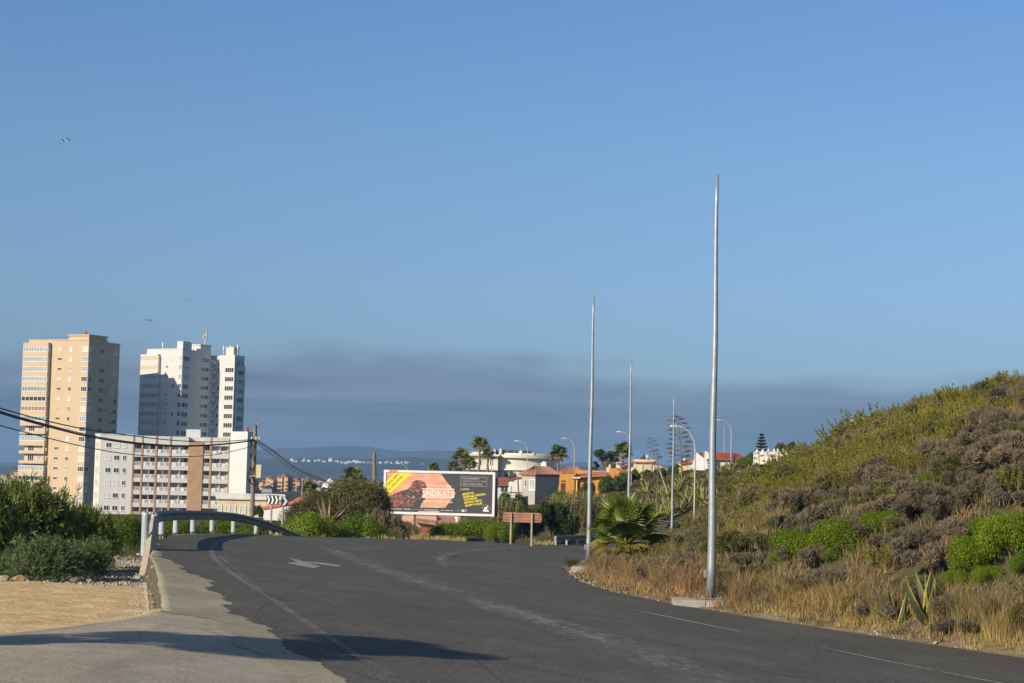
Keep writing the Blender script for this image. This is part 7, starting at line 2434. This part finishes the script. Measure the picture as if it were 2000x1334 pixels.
stone('large brown stone in front of the blue green bush', 42, 1128, 39.3, 34, 0, me=stone_mesh('stone', 8, 'rock_tan'))
stone('dark brown stone at the right foot of the blue green bush', 150, 1126, 39.3, 26, 1, me=stone_mesh('stone', 9, 'bark'))
stone('small grey stone at the end of the blue green bush', 176, 1125, 39.4, 12, 2)
stone('pale boulder lying in the scrub right of the mid hill green patch', 1672, 1092, 50, 26, 1, me=stone_mesh('stone', 10, 'rock_tan'))
for i, (px, py, d, w, m_, lab) in enumerate([(1368, 965, 190, 26, 'rock_red', 'red soil outcrop in the agave thicket'), (1378, 1008, 178, 32, 'rock_tan', 'tan rock face above the far guard rail, by the nearest column'),
        (1300, 1000, 177, 34, 'rock_red', 'reddish rock under the agaves, left of the fourth column'), (1322, 1003, 177, 26, 'rock_red', 'reddish rock under the agaves, right of the fourth column'),
        (1445, 935, 200, 30, 'rock', 'pale rock on the slope right of the curved lamp post'), (1405, 955, 196, 20, 'rock', 'pale rock on the slope at the nearest column'),
        (1190, 1022, 165, 30, 'rock_tan', 'tan bank showing left of the fan palm'), (1183, 1000, 172, 26, 'rock_tan', 'tan rock above the bank left of the fan palm')]):
    stone(lab, px, py, d, w, i, 'rock outcrops on the far slope', stone_mesh('rock', 20 + i, m_))
def gravel():
    rg = np.random.default_rng(3)
    base = np.array([(1, 0, 0), (-1, 0, 0), (0, 1, 0), (0, -1, 0), (0, 0, .7), (0, 0, -.7)], float)
    Ft = np.array([(0, 2, 4), (2, 1, 4), (1, 3, 4), (3, 0, 4), (2, 0, 5), (1, 2, 5), (3, 1, 5), (0, 3, 5)])
    Vs, Fs = [], []
    k = 0
    for i in range(6000):
        if i < 3600:
            y = rg.uniform(38, 64); x = float(xl(y)) - rg.gamma(1.5, .8) - .35
        elif i < 5000:
            y = rg.uniform(26, 38); x = float(xl(y)) - rg.gamma(1.0, .12) - .16; y += 0
        elif i < 5250:
            y = rg.uniform(37.5, 41); x = rg.uniform(-12, -6.6)
        else:
            y = rg.uniform(30, 66); x = float(xe(y)) + rg.normal(0, .25) + .1
        s = min(.07 if i < 3600 or i >= 5000 else .03, rg.lognormal(-3.8, .55))
        q = rg.normal(size=(3, 3)); q, _ = np.linalg.qr(q)
        Vs.append(base * s * rg.uniform(.6, 1.2, (6, 1)) @ q + np.array([x, y, 0])); Fs.append(Ft + k); k += 6
    V = np.concatenate(Vs)
    c = V.reshape(-1, 6, 3)[:, 0, :2]
    zz = G(c[:, 0], c[:, 1]) - .04
    V[:, 2] += np.repeat(zz, 6)
    tag(link('gravel', mesh_np('gravel', V, np.concatenate(Fs), M['rock'])), 'pale loose gravel along the guard rail and road edges', 'gravel', None, 'stuff')
gravel()

# ------------------------------------------------------------------ the tree outside the frame at the left that shades the near road
def shade_tree():
    rg = np.random.default_rng(31)
    x, y = -10.0, 15.5
    z = gz(x, y)
    t = thing('pine_tree', 'broad pine standing left of the viewpoint, seen only by its shadow on the road', 'tree', (x, y, z))
    b = B()
    H = 5.4
    b.tube([(0, 0, -.3), (.1, .05, 1.6), (.15, .2, 3.2), (.3, .3, 4.4)], [.17, .14, .11, .07], 9)
    C = []
    for i in range(12):
        a = rg.uniform(0, 6.28); r_ = rg.uniform(.2, 1.1)
        C.append((r_ * math.cos(a) * .8 + .2, r_ * math.sin(a) * 1.5 + .2, rg.uniform(3.9, 5.0)))
    for c in C:
        b.tube([(.15, .2, 3.0), ((c[0] + .15) / 2, (c[1] + .2) / 2, c[2] - .5), c], [.06, .04, .015], 6)
    for hgt, dx_, dy_ in ((2.3, .1, .1), (2.6, .5, .9), (2.9, -.2, .6), (2.5, .3, 1.7), (2.1, -.1, 1.2)):
        C.append((dx_, dy_, hgt)); b.tube([(.1, .05, hgt - .5), (dx_, dy_, hgt)], [.04, .015], 5)
    C = np.array(C)
    b.build('trunk', M['bark'], t)
    n_ = 19000
    idx = rg.integers(0, len(C), n_)
    d = unit(rg.normal(size=(n_, 3)))
    P = C[idx] + d * (rg.uniform(.1, 1, n_) ** .5 * .55)[:, None] * np.array([1.1, 1.1, .62])
    V, F = diamonds(rg, P, unit(rg.normal(size=(n_, 3))), .14, .35)
    link('crown', mesh_np('crown', V, F, M['needle']), t)
shade_tree()
# ------------------------------------------------------------------ air
def haze():
    mt = bpy.data.materials.new('haze')
    mt.use_nodes = True
    nt = mt.node_tree
    nt.nodes.clear()
    out = nt.nodes.new('ShaderNodeOutputMaterial')
    pv = nt.nodes.new('ShaderNodeVolumePrincipled')
    pv.inputs['Color'].default_value = (0.36, 0.62, 1.0, 1)
    pv.inputs['Density'].default_value = 0.00012
    pv.inputs['Anisotropy'].default_value = 0.0
    nt.links.new(pv.outputs[0], out.inputs['Volume'])
    zmin = -60.0
    b = B(); b.box(-7500, 7500, -300, 8200, zmin, 135)
    o = b.build('haze', mt)
    o['kind'] = 'stuff'
    o['label'] = 'thin blue air haze over the plain and the far hills'
haze()
